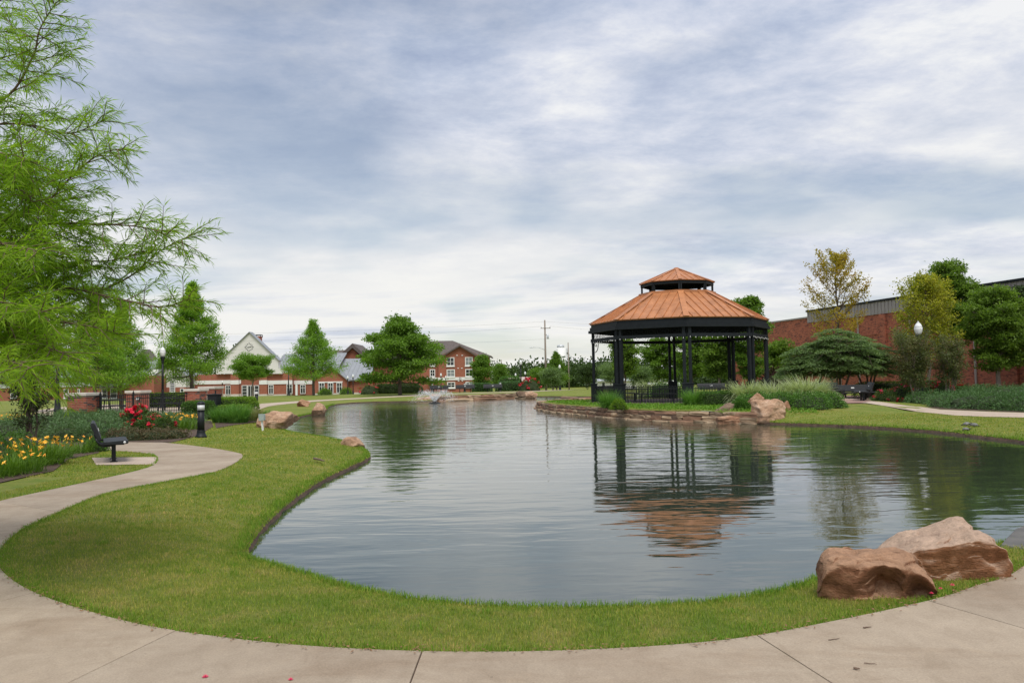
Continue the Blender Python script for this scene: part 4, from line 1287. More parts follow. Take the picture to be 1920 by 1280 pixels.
        # railing with looped pickets
        if k in (2, 3, 4, 5, 6):
            p0, p1 = pol(4.40, a0, 0), pol(4.40, a1, 0); d = (p1 - p0).normalized(); p0 = p0 + d * .25; p1 = p1 - d * .25
            Lr = (p1 - p0).length
            rl = MB(); rl.bar(p0 + Vector((0, 0, .10)), p1 + Vector((0, 0, .10)), .045); rl.bar(p0 + Vector((0, 0, .70)), p1 + Vector((0, 0, .70)), .04)
            r_ = rl.build('railing', M['black'], g)
            npk = 20
            if k in (4, 5, 6):
                for i in range(npk):
                    c = p0 + d * (Lr * (i + .5) / npk); w = Lr / npk
                    b = MB(); hgt = .84
                    pts = [c - d * w * .33 + Vector((0, 0, .02)), c - d * w * .33 + Vector((0, 0, hgt - .12))] + [c - d * (w * .33 * math.cos(t)) + Vector((0, 0, hgt - .10 + .09 * math.sin(t))) for t in np.linspace(0, PI, 5)] + [c + d * w * .33 + Vector((0, 0, hgt - .12)), c + d * w * .33 + Vector((0, 0, .02))]
                    b.tube(pts, .014, 4, cap=False, ref=d.cross(Vector((0, 0, 1)))); b.build('picket', M['black'], r_)
            else:
                b = MB()
                for i in range(npk):
                    c = p0 + d * (Lr * (i + .5) / npk); w = Lr / npk; hgt = .84
                    pts = [c - d * w * .33, c - d * w * .33 + Vector((0, 0, hgt - .12))] + [c - d * (w * .33 * math.cos(t)) + Vector((0, 0, hgt - .10 + .09 * math.sin(t))) for t in np.linspace(0, PI, 5)] + [c + d * w * .33 + Vector((0, 0, hgt - .12)), c + d * w * .33]
                    b.tube(pts, .014, 4, cap=False, ref=d.cross(Vector((0, 0, 1))))
                o = b.build('picket', M['black'], r_); o['kind'] = 'stuff'
    o = bulbs.build('string_lights', M['bulb'], g); o['kind'] = 'stuff'
    return g
build_gazebo()

# ------------------------------------------------------------------ benches
def make_bench(L=1.5, plaque=True):
    """local: length along x, seat front towards -y"""
    t = empty('bench')
    b = MB()
    sec = [(.20, .44), (-.20, .46), (-.25, .455), (-.275, .43), (-.27, .395), (-.24, .385), (.20, .38)]
    b.prism([(-L / 2, y, z) for y, z in sec], (L, 0, 0)); b.build('seat', M['blacksoft'], t, bevel=.006)
    b = MB()
    sec = [(.24, .50), (.36, .82), (.385, .845), (.43, .84), (.45, .80), (.30, .46)]
    b.prism([(-L / 2, y, z) for y, z in sec], (L, 0, 0)); bk = b.build('backrest', M['blacksoft'], t, bevel=.006)
    if plaque:
        c = Vector((0, .295, .675)); b = MB(); b.bar(c + Vector((-.09, 0, 0)), c + Vector((.09, 0, 0)), .012, .06, (0, .33, 1)); b.build('plaque', M['plaque'], bk)
    for s in (-1, 1):
        x = s * L * .28
        b = MB(); b.bar((x, 0, 0), (x, 0, .37), .075, .075); lg = b.build('leg', M['black'], t, bevel=.006)
        b = MB(); b.box(x - .09, x + .09, -.07, .07, .0, .012); b.build('foot_plate', M['black'], lg)
        b = MB(); b.bar((x, -.2, .365), (x, .2, .365), .05, .03); pts = [(x, .02, .35), (x, .18, .335), (x, .28, .37), (x, .325, .46), (x, .37, .60)]; b.tube(pts, .024, 7); b.build('bracket', M['black'], t)
    # end brackets that join seat and back
    for s in (-1, 1):
        x = s * (L / 2 - .02)
        b = MB(); b.tube([(x, .17, .41), (x, .25, .40), (x, .31, .44), (x, .34, .52)], .022, 7); b.build('end_bracket', M['black'], t)
        b = MB(); b.tube([(x - .03 * s, -.20, .42), (x + .025 * s, -.20, .42)], .026, 10); b.build('end_cap', M['lens'], t)
    return t
def place_bench(px, py, rz, label, L=1.5, group=None, z=None, Y=None, plaque=True):
    p = G(px, py) if Y is None else A(px, py, Y)
    t = make_bench(L, plaque)
    t.location = (p.x, p.y, zg(p.x, p.y) + (.012 if z is None else z)); t.rotation_euler = (0, 0, rz)
    return tag(t, label, 'bench', group)
# the bench by the path: seen from its end, its front to the right
p1, p2 = G(215, 866), G(211, 860.5)
lx = unit(np.array([-.5, 1.0, 0]))
place_bench(213, 863.3, math.atan2(1.0, -.5), 'black metal bench on a small concrete pad beside the curving path and daylilies', 1.45)
BG = 'benches round the brick plaza'
place_bench(1617, 751, math.radians(-106), 'black metal bench seen from its end beside the red roses', 1.6, BG)
place_bench(1604, 741, math.radians(4), 'black metal bench with a pale plaque under the dogwood trees', 2.0, BG, Y=45)
place_bench(1548, 741, math.radians(14), 'black metal bench half hidden by the variegated grass mound', 2.0, BG, Y=44.5)
FBG = 'benches on the far bank behind the fountain'
for px, py, lab in ((823, 736.5, 'grey metal bench on the far bank behind the fountain spray'), (872, 735.5, 'grey metal bench on the far bank in front of the hedge by the lamp posts'), (924, 734.3, 'grey metal bench on the far bank nearest the utility pole')):
    place_bench(px, py, 0.0, lab, 2.1, FBG)
place_bench(1335, 739.5, math.radians(-6), 'black metal bench with a pale plaque behind the gazebo', 2.1)
def flat_bench(loc, L, rz, label):
    t = empty('backless_bench', loc, rz)
    b = MB(); b.box(-L / 2, L / 2, -.19, .19, .42, .46); b.build('seat', M['blacksoft'], t, bevel=.01)
    for s in (-1, 1):
        b = MB(); b.bar((s * L * .42, 0, 0), (s * L * .42, 0, .42), .06); b.build('leg', M['black'], t)
    return tag(t, label, 'bench', 'backless benches inside the gazebo')
for px, Y, L, rz, lab in ((1232, 39.9, 1.9, -.50, 'backless black bench inside the gazebo along its front railing'), (1181, 42.6, 1.2, -1.2, 'short backless black bench inside the gazebo by its end railing')):
    p = A(px, 745, Y); flat_bench((p.x, p.y, GZ + .001), L, rz, lab)

# ------------------------------------------------------------------ lamp posts and bollards
def make_lamp(H=4.2):
    t = empty('lamp_post')
    MB().lathe([(.24, 0), (.24, .05), (.19, .10), (.17, .45), (.18, .5), (.145, .56), (.125, .9), (.13, .95), (.10, 1.0)], 16).build('base', M['black'], t)
    MB().lathe([(.085, .98), (.065, H - 1.12)], 16, flute=.06).build('pole', M['black'], t)
    MB().lathe([(.08, H - 1.14), (.10, H - 1.10), (.08, H - 1.05), (.10, H - .95), (.155, H - .78), (.165, H - .72), (.15, H - .70)], 16).build('fitter', M['black'], t)
    gl = MB().lathe([(.12, H - .70), (.155, H - .60), (.19, H - .46), (.20, H - .36), (.182, H - .335), (.19, H - .32), (.16, H - .22), (.10, H - .12), (.05, H - .08)], 20, flute=.02).build('globe', M['globe'], t)
    MB().lathe([(.06, H - .085), (.075, H - .07), (.03, H - .05), (.04, H - .03), (.012, H)], 10).build('finial', M['globe'], gl)
    return t
def lamp_at(px, Y, label, top=None, group='black lamp posts round the pond'):
    p = A(px, 720, Y)
    z = zg(p.x, p.y)
    t = copy_tree(LAMP) if LAMP_USED else LAMP
    LAMP_USED.append(1)
    t.location = (p.x, p.y, z)
    t.rotation_euler = (0, 0, random.random())
    if top is not None:
        h = A(px, top, Y).z - z
        t.scale = (1, 1, h / 4.2) if abs(h / 4.2 - 1) < .06 else (h / 4.2,) * 3
    return tag(t, label, 'lamp post', group)
LAMP_USED = []
LAMP = make_lamp()
for px, Y, top, lab in [(108, 39.3, 621, 'black lamp post rising through the cypress branches beside the juniper bed'),
                        (305, 55.5, 649, 'white globed lamp post behind the iron plaza fence'),
                        (541, 103, 684, 'lamp post beside the pointed cypress in front of the church'),
                        (417, 146, 713, 'small distant lamp post in front of the church by the round tree'),
                        (652, 138, 704, 'lamp post left of a pair by the brick wing with three windows'),
                        (662, 134, 701, 'lamp post right of a pair by the grey metal roof'),
                        (827, 128, 699, 'lamp post by the big oak in front of the building marked D'),
                        (836, 136, 704, 'thinner lamp post in front of the building marked D'),
                        (977, 96, 674, 'tall lamp post beside the red rose bush on the far bank'),
                        (967, 140, 699, 'small distant lamp post behind the pond beside the pale roof'),
                        (985, 138, 696, 'small distant lamp post by the red rose bush in front of green trees'),
                        (1050, 116, 683, 'lamp post among round trees near the utility pole'),
                        (1188, 104, 675, 'lamp post framed by the front posts of the gazebo'),
                        (1227, 122, 682, 'lamp post seen through the gazebo in front of dense trees'),
                        (1726, 41.3, 602, 'white globed lamp post above the crepe myrtles by the brick wall')]:
    lamp_at(px, Y, lab, top)
def make_bollard():
    t = empty('light_bollard')
    MB().lathe([(.17, 0), (.17, .04), (.15, .07), (.125, .12), (.115, .20), (.12, .22)], 16).build('base', M['black'], t)
    MB().lathe([(.105, .21), (.098, .80)], 24, flute=.07).build('post', M['black'], t)
    MB().lathe([(.112, .80), (.118, .81), (.118, .82), (.10, .825)], 16).build('collar', M['black'], t)
    MB().lathe([(.105, .825), (.105, .99)], 18).build('lens', M['lens'], t)
    MB().lathe([(.115, .99), (.118, 1.01), (.105, 1.05), (.06, 1.085), (.01, 1.095)], 18).build('cap', M['black'], t)
    return t
BOL = make_bollard(); BOL_USED = []
def bollard_at(px, py, lab, Y=None):
    p = G(px, py) if Y is None else A(px, py, Y)
    t = copy_tree(BOL) if BOL_USED else BOL
    BOL_USED.append(1)
    t.location = (p.x, p.y, zg(p.x, p.y)); t.rotation_euler = (0, 0, random.random() * 3)
    return tag(t, lab, 'bollard', 'black light bollards along the paths')
bollard_at(377, 820, 'black light bollard with white lens standing alone on the lawn by the roses')
bollard_at(481, 762.5, 'black light bollard by the far path in front of the round tree')
for px, Y, lab in ((810, 96, 'small light bollard beneath the oak behind the far bench'), (871, 98, 'small light bollard behind the middle far bench'), (938, 97, 'small light bollard behind the hedge right of the far benches'),
                   (990, 99, 'small light bollard by the far red rose bush'), (1217, 62, 'light bollard seen through the gazebo above the variegated grass'), (1268, 60, 'light bollard seen through the gazebo beside a post pair')):
    bollard_at(px, 720, lab, Y)

# ------------------------------------------------------------------ brick piers, fence, bin
BRX = MB().box(-.098, .098, -.046, .046, -.0285, .0285).mesh('brick', M['brick'], .004)
BRXD = BRX.copy(); BRXD.materials[0] = M['brickdark']
def brick_pier(px, Y, w, h, rz, label, d=None):
    d = d or w
    p = A(px, 760, Y)
    t = empty('brick_pier', (p.x, p.y, zg(p.x, p.y)), rz)
    tag(t, label, 'pier', 'brick piers of the plaza')
    MB().box(-w / 2 + .012, w / 2 - .012, -d / 2 + .012, d / 2 - .012, 0, h).build('mortar_core', M['mortar'], t)
    ch = .0745
    rows = int(h / ch)
    rr = random.Random(px)
    for r in range(rows):
        z = r * ch + ch / 2
        for face in range(4):
            if face == 2:                        # the far side is out of sight
                continue
            ln = w if face == 0 else d - .196
            n = max(2, round(ln / .215)); st = ln / n
            for i in range(n + (r % 2)):
                u = -ln / 2 + st * (i + .5) - (st * .5 if r % 2 else 0)
                l_ = st
                if r % 2 and i in (0, n):        # half bricks close the odd courses
                    l_ = st / 2; u = -ln / 2 + st / 4 if i == 0 else ln / 2 - st / 4
                if face == 0: x, y, a = u, -d / 2 + .046, 0
                elif face == 1: x, y, a = w / 2 - .046, u, PI / 2
                else: x, y, a = -w / 2 + .046, u, PI / 2
                o = link('brick', BRXD if rr.random() < .2 else BRX, t, (x, y, z + .0), a, ((l_ - .012) / .196, 1, 1))
    b = MB(); b.box(-w / 2 - .05, w / 2 + .05, -d / 2 - .05, d / 2 + .05, h + .001, h + .13); b.build('coping', M['stone_trim'], t, bevel=.012)
    return t
pL = brick_pier(158, 37.0, .96, 1.17, -.22, 'free-standing red brick pier with pale coping beside the lamp post')
pM = brick_pier(259, 45.0, .86, 1.16, -.2, 'red brick pier with a white oval wall light behind the iron fence')
pR = brick_pier(368, 44.5, .84, 1.20, -.2, 'red brick pier with pale coping at the end of the iron fence')
pR2 = brick_pier(396, 46.0, .92, 1.30, -.2, 'taller red brick pier behind the black bin')
# oval wall light on the middle pier
wlp = empty('wall_light', pM.matrix_basis @ Vector((.32, -.47, .86)), -.2)
tag(wlp, 'white oval wall light in a black frame on the brick pier', 'wall light')
b = MB(); b.prism([(.14 * math.cos(t), -.045, .10 * math.sin(t)) for t in np.linspace(0, 2 * PI, 16, endpoint=False)], (0, .09, 0)); b.build('housing', M['black'], wlp, bevel=.008)
for s in (-1, 1):
    b = MB(); b.prism([(s * .052 + .048 * math.cos(t), -.06, .066 * math.sin(t)) for t in np.linspace(0, 2 * PI, 12, endpoint=False)], (0, .012, 0)); b.build('lens', M['globe'], wlp)
# fence from left pier to right pier
fa, fb = A(180, 760, 36.9), A(354, 760, 44.3)
fa.z = fb.z = 0
fe = empty('iron_fence', (fa.x, fa.y, 0), math.atan2(fb.y - fa.y, fb.x - fa.x))
tag(fe, 'black iron picket fence between the brick piers behind the roses', 'fence')
FL = (fb - fa).length
for z in (.12, .96, 1.13):
    b = MB(); b.bar((0, 0, z), (FL, 0, z), .03, .036); b.build('rail', M['black'], fe)
pk = MB().bar((0, 0, .04), (0, 0, 1.16), .018).mesh('picket', M['black'])
npk = int(FL / .155)
for i in range(npk):
    link('picket', pk, fe, ((i + .5) * FL / npk, 0, 0))
po = MB().box(-.035, .035, -.035, .035, 0, 1.22).lathe([(.045, 1.22), (.05, 1.24), (.02, 1.27), (.03, 1.30), (.005, 1.34)], 8).mesh('post', M['black'])
for u in (.04, .36, .68, .985):
    link('post', po, fe, (u * FL, 0, 0))
# black bin at the end of the fence
p = A(402, 760, 40.5)
bn = empty('litter_bin', (p.x, p.y, 0), -.2)
tag(bn, 'square black litter bin in front of the right brick pier', 'bin')
b = MB(); b.box(-.24, .24, -.24, .24, .06, 1.02); b.build('body', M['black'], bn, bevel=.02)
b = MB(); b.box(-.27, .27, -.27, .27, 1.02, 1.09); b.build('lid', M['black'], bn, bevel=.02)
b = MB(); b.box(-.2, .2, -.2, .2, 0, .06); b.build('plinth', M['black'], bn)
b = MB(); b.bar((.12, -.1, 1.09), (.12, -.1, 1.26), .05); b.build('ash_post', M['black'], bn)
# plaza tables behind the fence
def picnic_table(px, Y, lab):
    p = A(px, 760, Y); t = empty('picnic_table', (p.x, p.y, .008), random.uniform(-.3, .3)); tag(t, lab, 'table', 'black tables on the plaza')
    MB().box(-.95, .95, -.4, .4, .72, .77).build('tabletop', M['blacksoft'], t, bevel=.01)
    for s in (-1, 1):
        MB().box(-.95, .95, s * .72 - .14, s * .72 + .14, .43, .47).build('bench_seat', M['blacksoft'], t, bevel=.01)
        MB().bar((s * .7, -.7, .40), (s * .7, .7, .40), .05).bar((s * .7, -.35, 0), (s * .7, -.2, .72), .05).bar((s * .7, .35, 0), (s * .7, .2, .72), .05).build('leg_frame', M['black'], t)
    return t
picnic_table(222, 46.5, 'black picnic table on the plaza behind the left end of the fence')
picnic_table(322, 50, 'black picnic table on the plaza below the white globed lamp post')

# ------------------------------------------------------------------ stones
def stone_mesh(seed, m):
    bm = bmesh.new()
    bmesh.ops.create_cube(bm, size=1)
    bmesh.ops.subdivide_edges(bm, edges=bm.edges, cuts=2, use_grid_fill=True)
    for v in bm.verts:
        c = v.co
        n = Vector((mnoise.noise(c * 2.3 + Vector((seed * 7.1, 0, 0))), mnoise.noise(c * 2.3 + Vector((0, seed * 5.3, 9))), mnoise.noise(c * 2.3 + Vector((4, 0, seed * 3.7)))))
        k = sum(abs(x) > .45 for x in c)
        s = 1 - (.0, .0, .04, .10)[k]
        v.co = Vector((c.x * (1 - .02 * k), c.y * s, c.z * s)) + Vector((n.x * .05, n.y * .09, n.z * .08))
    me = bpy.data.meshes.new('stone'); bm.to_mesh(me); bm.free(); me.materials.append(m)
    return me
STONES = [stone_mesh(i, M['wallstone'] if i % 3 else M['wallstone2']) for i in range(9)]
def course_wall(name, label, line, courses, lmin, lmax, seed, cat='wall'):
    """stones laid along a polyline; courses: (z0, height, depth, outward shift)"""
    rr = random.Random(seed)
    t = empty(name, (line[0][0], line[0][1], 0)); tag(t, label, cat)
    P = np.asarray(line); seg = np.linalg.norm(np.diff(P, axis=0), axis=1); cum = np.concatenate([[0], np.cumsum(seg)])
    def at(s):
        return np.array([np.interp(s, cum, P[:, 0]), np.interp(s, cum, P[:, 1])])
    for ci, (z0, h, dep, sh) in enumerate(courses):
        s = -rr.uniform(0, lmin)
        while s < cum[-1] - .1:
            L = rr.uniform(lmin, lmax)
            a, b_ = at(max(0, s)), at(min(cum[-1], s + L)); d = b_ - a; ln = np.linalg.norm(d)
            if ln > .12:
                mid = (a + b_) / 2; nrm = np.array([-d[1], d[0]]) / ln
                hh = h * rr.uniform(.86, 1.08)
                o = link('stone', rr.choice(STONES), t, (mid[0] - line[0][0] + nrm[0] * (sh + rr.uniform(-.025, .025)), mid[1] - line[0][1] + nrm[1] * (sh + rr.uniform(-.025, .025)), z0 + h / 2),
                         (rr.uniform(-.02, .02), rr.uniform(-.015, .015), math.atan2(d[1], d[0]) + rr.uniform(-.03, .03) + (PI if rr.random() < .5 else 0)), (ln * .985, dep, hh))
            s += L
    return t
def pond_slice(p0, p1):
    i0 = np.argmin(np.hypot(POND[:, 0] - p0[0], POND[:, 1] - p0[1])); i1 = np.argmin(np.hypot(POND[:, 0] - p1[0], POND[:, 1] - p1[1]))
    return POND[i0:i1 + 1] if i1 > i0 else POND[i1:i0 + 1][::-1]
wl0 = pond_slice(tuple(G(1425, 794.5, WZ)[:2]), (5.0, 54.3))
# the outward side of the line is the pond: walking from the rocks towards the tip the pond lies left
course_wall('stone_retaining_wall', 'dry laid buff stone retaining wall along the gazebo peninsula', wl0,
            [(-.30, .17, .55, -.10), (-.125, .16, .46, -.19), (.04, .17, .46, -.25)], .45, 1.15, 5)
wl1 = pond_slice(tuple(G(1003, 744.2, WZ)[:2]), tuple(G(822, 752, WZ)[:2]))
course_wall('stone_ledge', 'long low ledge of flat sandstone slabs on the far bank behind the fountain', wl1,
            [(-.30, .28, .9, -.30), (-.02, .26, .9, -.48)], 1.1, 2.6, 9, 'ledge')

def boulder(name, loc, size, seed, m, label, rz=0.0, tilt=(0, 0), box=3.0, amp=.14, cuts=12, group=None, sink=.12):
    rr = random.Random(seed)
    bm = bmesh.new()
    bmesh.ops.create_icosphere(bm, subdivisions=5, radius=1)
    planes = []
    for i in range(cuts):
        v = Vector((rr.gauss(0, 1), rr.gauss(0, 1), rr.gauss(.2, .8))).normalized(); planes.append((v, rr.uniform(.62, .9)))
    for v in bm.verts:
        c = v.co.normalized()
        k = (abs(c.x) ** box + abs(c.y) ** box + abs(c.z) ** box) ** (-1 / box)
        c = c * k
        for n, d in planes:
            e = c.dot(n) - d
            if e > 0:
                c -= n * e * .88
        q = c * 1.1 + Vector((seed * 3.3, seed, 0))
        f = mnoise.noise(q * 1.1) * amp + mnoise.noise(q * 2.7) * amp * .45 + (1 - abs(mnoise.noise(q * 1.9)) * 2) * amp * .35 + mnoise.noise(q * 6.5) * amp * .14
        c = c * (1 + f)
        v.co = Vector((c.x * size[0] / 2, c.y * size[1] / 2, c.z * size[2] / 2))
    bm.transform(Matrix.Rotation(tilt[0], 4, 'X') @ Matrix.Rotation(tilt[1], 4, 'Y'))
    zmin = min(v.co.z for v in bm.verts); zmax = max(v.co.z for v in bm.verts)
    bm.transform(Matrix.Translation((0, 0, -zmin - sink)))
    me = bpy.data.meshes.new(name); bm.to_mesh(me); bm.free()
    me.polygons.foreach_set('use_smooth', [True] * len(me.polygons))
    me.materials.append(m)
    o = link(name, me, None, loc, rz)
    return tag(o, label, 'boulder', group)
def boulder_px(px0, px1, py_top, py_base, z0, seed, m, label, depth=.8, Y=None, **k):
    xm = (px0 + px1) / 2
    p = G(xm, py_base, z0) if Y is None else A(xm, py_base, Y)
    s = FPX / p.y
    w = (px1 - px0) / s; h = (py_base - py_top) / s
    sink = k.pop('sink', .12)
    p = p + Vector((p.x, p.y, 0)).normalized() * (w * depth * .42)
    return boulder('boulder', (p.x, p.y, z0), (w, w * depth, (h + sink) * 1.02), seed, m, label, sink=sink, **k)
RT_ = M['rock_tan']; RP = M['rock_pale']; RG = M['rock_grey']
boulder_px(480, 558, 773, 806, -.10, 11, RT_, 'broad tan boulder at the inlet on the left bank beside the grey post box', .75, box=2.8, amp=.2, rz=-.2)
boulder_px(479, 500, 786, 804, -.06, 12, RT_, 'small upright tan rock at the landward end of the broad boulder', .8)
boulder_px(584, 614, 757, 777, -.14, 13, RT_, 'pale tan boulder at the water edge on the left bank', .9)
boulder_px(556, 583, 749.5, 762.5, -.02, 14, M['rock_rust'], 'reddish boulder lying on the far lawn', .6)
boulder_px(640, 690, 823, 843, -.16, 15, RT_, 'flat pinkish rock sunk in the tip of the lawn promontory', .9, sink=.2)
boulder_px(782, 812, 744, 752, -.16, 16, RT_, 'low flat rock on the far bank beside the fountain', .6)
boulder_px(800, 832, 739.5, 751, -.16, 17, RT_, 'rounded tan boulder behind the fountain spray', .7)
boulder_px(966, 988, 733, 742.5, .0, 18, RG, 'dark brown boulder on the stone ledge', .7)
boulder_px(985, 1009, 734.5, 746, -.14, 19, RT_, 'rounded orange tan boulder at the right end of the stone ledge', .7)
boulder_px(1052, 1086, 741.5, 748, -.05, 20, RG, 'low brown rock behind the tip of the gazebo peninsula', .5)
RGp = 'boulders at the right end of the stone wall'
boulder_px(1331, 1388, 757, 787, -.12, 21, RG, 'dark flat slab rock leaning where the stone wall ends', .45, group=RGp, tilt=(0, -.22), box=4.5, amp=.08)
boulder_px(1345, 1408, 778, 795, -.2, 22, RP, 'low pale rock at the waterline beneath the leaning slab', .5, group=RGp)
boulder_px(1398, 1436, 740, 784, -.1, 23, RP, 'tall wedge shaped sandstone boulder behind the big fissured one', .8, group=RGp, tilt=(.1, .25), box=2.6)
boulder_px(1404, 1477, 754, 796, -.2, 24, RT_, 'big fissured tan boulder at the water edge right of the stone wall', .7, group=RGp, box=2.6, amp=.2)
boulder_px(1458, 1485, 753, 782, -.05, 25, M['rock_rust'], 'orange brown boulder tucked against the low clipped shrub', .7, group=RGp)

def loft_rock(name, loc, rz, W, top_f, top_b, dep, m, label, seed, dents=()):
    """u runs along the width; front top edge, back top edge and depth are given as curves of u"""
    NU, NV = 120, 100
    V = []
    f = lambda c, u: float(np.interp(u, [a for a, b in c], [b for a, b in c]))
    for i in range(NU + 1):
        u = i / NU
        e = max(0.0, 1 - abs(2 * u - 1) ** 9) ** .35
        hf, hb, d = f(top_f, u), f(top_b, u), f(dep, u)
        d2 = d * (.35 + .65 * e)
        cy = d * .5 * (1 - e) * .6
        prof = [(.035, -.10), (.025, hf * .25), (.0, hf * .62), (-.02, hf * .88), (.012, hf * .985), (d2 * .40, hf + (hb - hf) * .55 + .012), (d2 * .88, hb), (d2, hb * .82), (d2 * 1.02, hb * .4), (d2, -.10)]
        C = catmull([(a + cy, b * (.25 + .75 * e) if b > 0 else b) for a, b in prof], 7)
        s = np.linspace(0, len(C) - 1, NV)
        for t in s:
            a = min(int(t), len(C) - 2); q = C[a] * (1 - (t - a)) + C[a + 1] * (t - a)
            x, y, z = (u - .5) * W, q[0], q[1]
            for (du, dz, ru, rz_, am) in dents:
                g = math.exp(-((u - du) / ru) ** 2 - ((z - dz) / rz_) ** 2)
                if y < d * .4:
                    y += am * g
            q3 = Vector((x, y, z)) * 3.0 + Vector((seed, 0, 0))
            n1 = mnoise.noise(q3) * .028 + mnoise.noise(q3 * 2.3) * .014 + (abs(mnoise.noise(q3 * 1.4 + Vector((9, 0, 0)))) - .2) * -.03 + mnoise.noise(q3 * 6) * .010 + mnoise.noise(Vector((q3.x * 1.5, q3.y * 1.5, q3.z * 9))) * .006
            vd = mnoise.voronoi(q3 * .75 + Vector((mnoise.noise(q3 * 1.5) * .4, 0, mnoise.noise(q3 * 1.5 + Vector((5, 0, 0))) * .4)))[0]
            rg = vd[1] - vd[0]
            n1 += (vd[0] - .5) * -.03 - (.016 * max(0, 1 - rg / .07) if z > -.02 else 0)
            V.append((x + n1 * .7, y + mnoise.noise(q3 + Vector((0, 7, 0))) * .04 - n1 * .5 - (abs(mnoise.noise(q3 * 1.7 + Vector((3, 3, 0)))) - .2) * .035, z + (n1 if z > 0 else 0)))
    V = np.array(V)
    F = []
    for i in range(NU):
        for j in range(NV - 1):
            a = i * NV + j
            F.append((a, a + NV, a + NV + 1, a + 1))
    me = bpy.data.meshes.new(name)
    me.from_pydata([tuple(v) for v in V], [], F + [tuple(range(NV)), tuple(NU * NV + j for j in range(NV - 1, -1, -1))])
    bm = bmesh.new(); bm.from_mesh(me); bmesh.ops.recalc_face_normals(bm, faces=bm.faces); bm.to_mesh(me); bm.free()
    me.polygons.foreach_set('use_smooth', [True] * len(me.polygons))
    me.materials.append(m)
    o = link(name, me, None, loc, rz)
    return tag(o, label, 'boulder', 'two boulders beside the near path')
pa = G(1645, 1122)
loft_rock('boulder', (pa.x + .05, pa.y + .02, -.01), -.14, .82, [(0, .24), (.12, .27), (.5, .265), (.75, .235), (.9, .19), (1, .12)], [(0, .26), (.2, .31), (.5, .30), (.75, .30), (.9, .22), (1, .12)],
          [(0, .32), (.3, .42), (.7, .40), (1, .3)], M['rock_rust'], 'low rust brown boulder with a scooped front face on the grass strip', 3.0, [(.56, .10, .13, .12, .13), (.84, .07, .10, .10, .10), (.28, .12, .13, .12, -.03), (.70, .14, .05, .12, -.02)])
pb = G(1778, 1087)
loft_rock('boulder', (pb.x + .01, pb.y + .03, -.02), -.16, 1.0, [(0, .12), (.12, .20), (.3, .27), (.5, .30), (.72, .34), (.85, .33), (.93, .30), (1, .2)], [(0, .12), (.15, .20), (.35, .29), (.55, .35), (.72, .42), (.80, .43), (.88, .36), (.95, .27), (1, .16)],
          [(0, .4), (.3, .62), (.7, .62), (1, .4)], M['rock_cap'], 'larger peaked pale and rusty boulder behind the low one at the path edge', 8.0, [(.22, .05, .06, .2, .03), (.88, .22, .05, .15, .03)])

# ------------------------------------------------------------------ turtles, post box, sticks, litter
def turtle(px, py, rz, label, s=1.0):
    p = G(px, py, -.06)
    t = empty('turtle', (p.x, p.y, float(zlawn(np.array([p.x]), np.array([p.y]))[0]) + .012), rz)
    t.scale = (s, s, s)
    tag(t, label, 'turtle', 'turtles basking on the right bank')
    bm = bmesh.new(); bmesh.ops.create_uvsphere(bm, u_segments=16, v_segments=10, radius=1)
    for v in bm.verts:
        z = v.co.z
        v.co = Vector((v.co.x * .105, v.co.y * .085, .03 + (z * .065 if z > 0 else z * .02)))
    me = bpy.data.meshes.new('shell'); bm.to_mesh(me); bm.free(); me.polygons.foreach_set('use_smooth', [True] * len(me.polygons)); me.materials.append(M['turtle'])
    link('shell', me, t)
    b = MB(); b.tube([(.085, 0, .03), (.115, 0, .045), (.135, 0, .058), (.155, 0, .060), (.168, 0, .056)], [.018, .016, .019, .018, .008], 8); b.build('head', M['turtleskin'], t)
    for sx in (-1, 1):
        for sy in (-1, 1):
            b = MB(); b.tube([(sx * .06, sy * .06, .022), (sx * .085, sy * .092, .012), (sx * .105, sy * .105, .004)], [.018, .015, .010], 7); b.build('leg', M['turtleskin'], t)
    b = MB(); b.tube([(-.10, 0, .02), (-.125, 0, .01)], [.009, .003], 6); b.build('tail', M['turtleskin'], t)
turtle(1813, 801, .25, 'grey shelled turtle sprawled with its head to the right on the right bank', 1.05)
turtle(1827, 802.5, 2.0, 'turtle with its dark head raised on the right bank', 1.0)
turtle(1811, 806.5, -.6, 'smaller muddy turtle lowest on the right bank at the waterline', .8)
p = G(493, 806, 0)
t = empty('post_box', (p.x, p.y, 0), -.25); tag(t, 'small grey plastic electrical box on a white post by the broad boulder', 'electrical box')
MB().bar((0, 0, -.05), (-.04, 0, .34), .05).build('post', M['white'], t)
MB().box(-.12, .07, -.06, .06, .33, .54).build('box', M['valvebox'], t, bevel=.012)
MB().box(-.125, .075, -.075, -.061, .32, .55).build('cover', M['valvebox'], t, bevel=.004)
def stick(px0, py0, px1, py1, r, label, z=.03, kink=.02, cat='stick', group=None):
    a, b_ = G(px0, py0), G(px1, py1)
    rr = random.Random(px0)
    pts = [a.lerp(b_, k / 5) + Vector((rr.uniform(-1, 1) * kink, rr.uniform(-1, 1) * kink, z + rr.uniform(0, .5) * kink)) for k in range(6)]
    c = pts[0].copy()
    o = MB().tube([q - c for q in pts], [r, r * 1.1, r, r * .9, r * .7, r * .4], 6).build('stick', M['twig'], None)
    o.location = c
    return tag(o, label, cat, group)
stick(587, 863, 608, 867, .022, 'short thick broken stick lying on the lawn promontory', .035)
stick(1618, 1181, 1634, 1180, .004, 'thin brown twig on the concrete by the boulders', .018, .004, group='twigs fallen on the path')
stick(1554, 1204, 1576, 1201, .0025, 'long thin twig lying on the concrete path edge', .016, .004, group='twigs fallen on the path')
stick(1621, 1248, 1645, 1250, .0025, 'pale thin twig in the middle of the concrete slab', .016, .004, group='twigs fallen on the path')
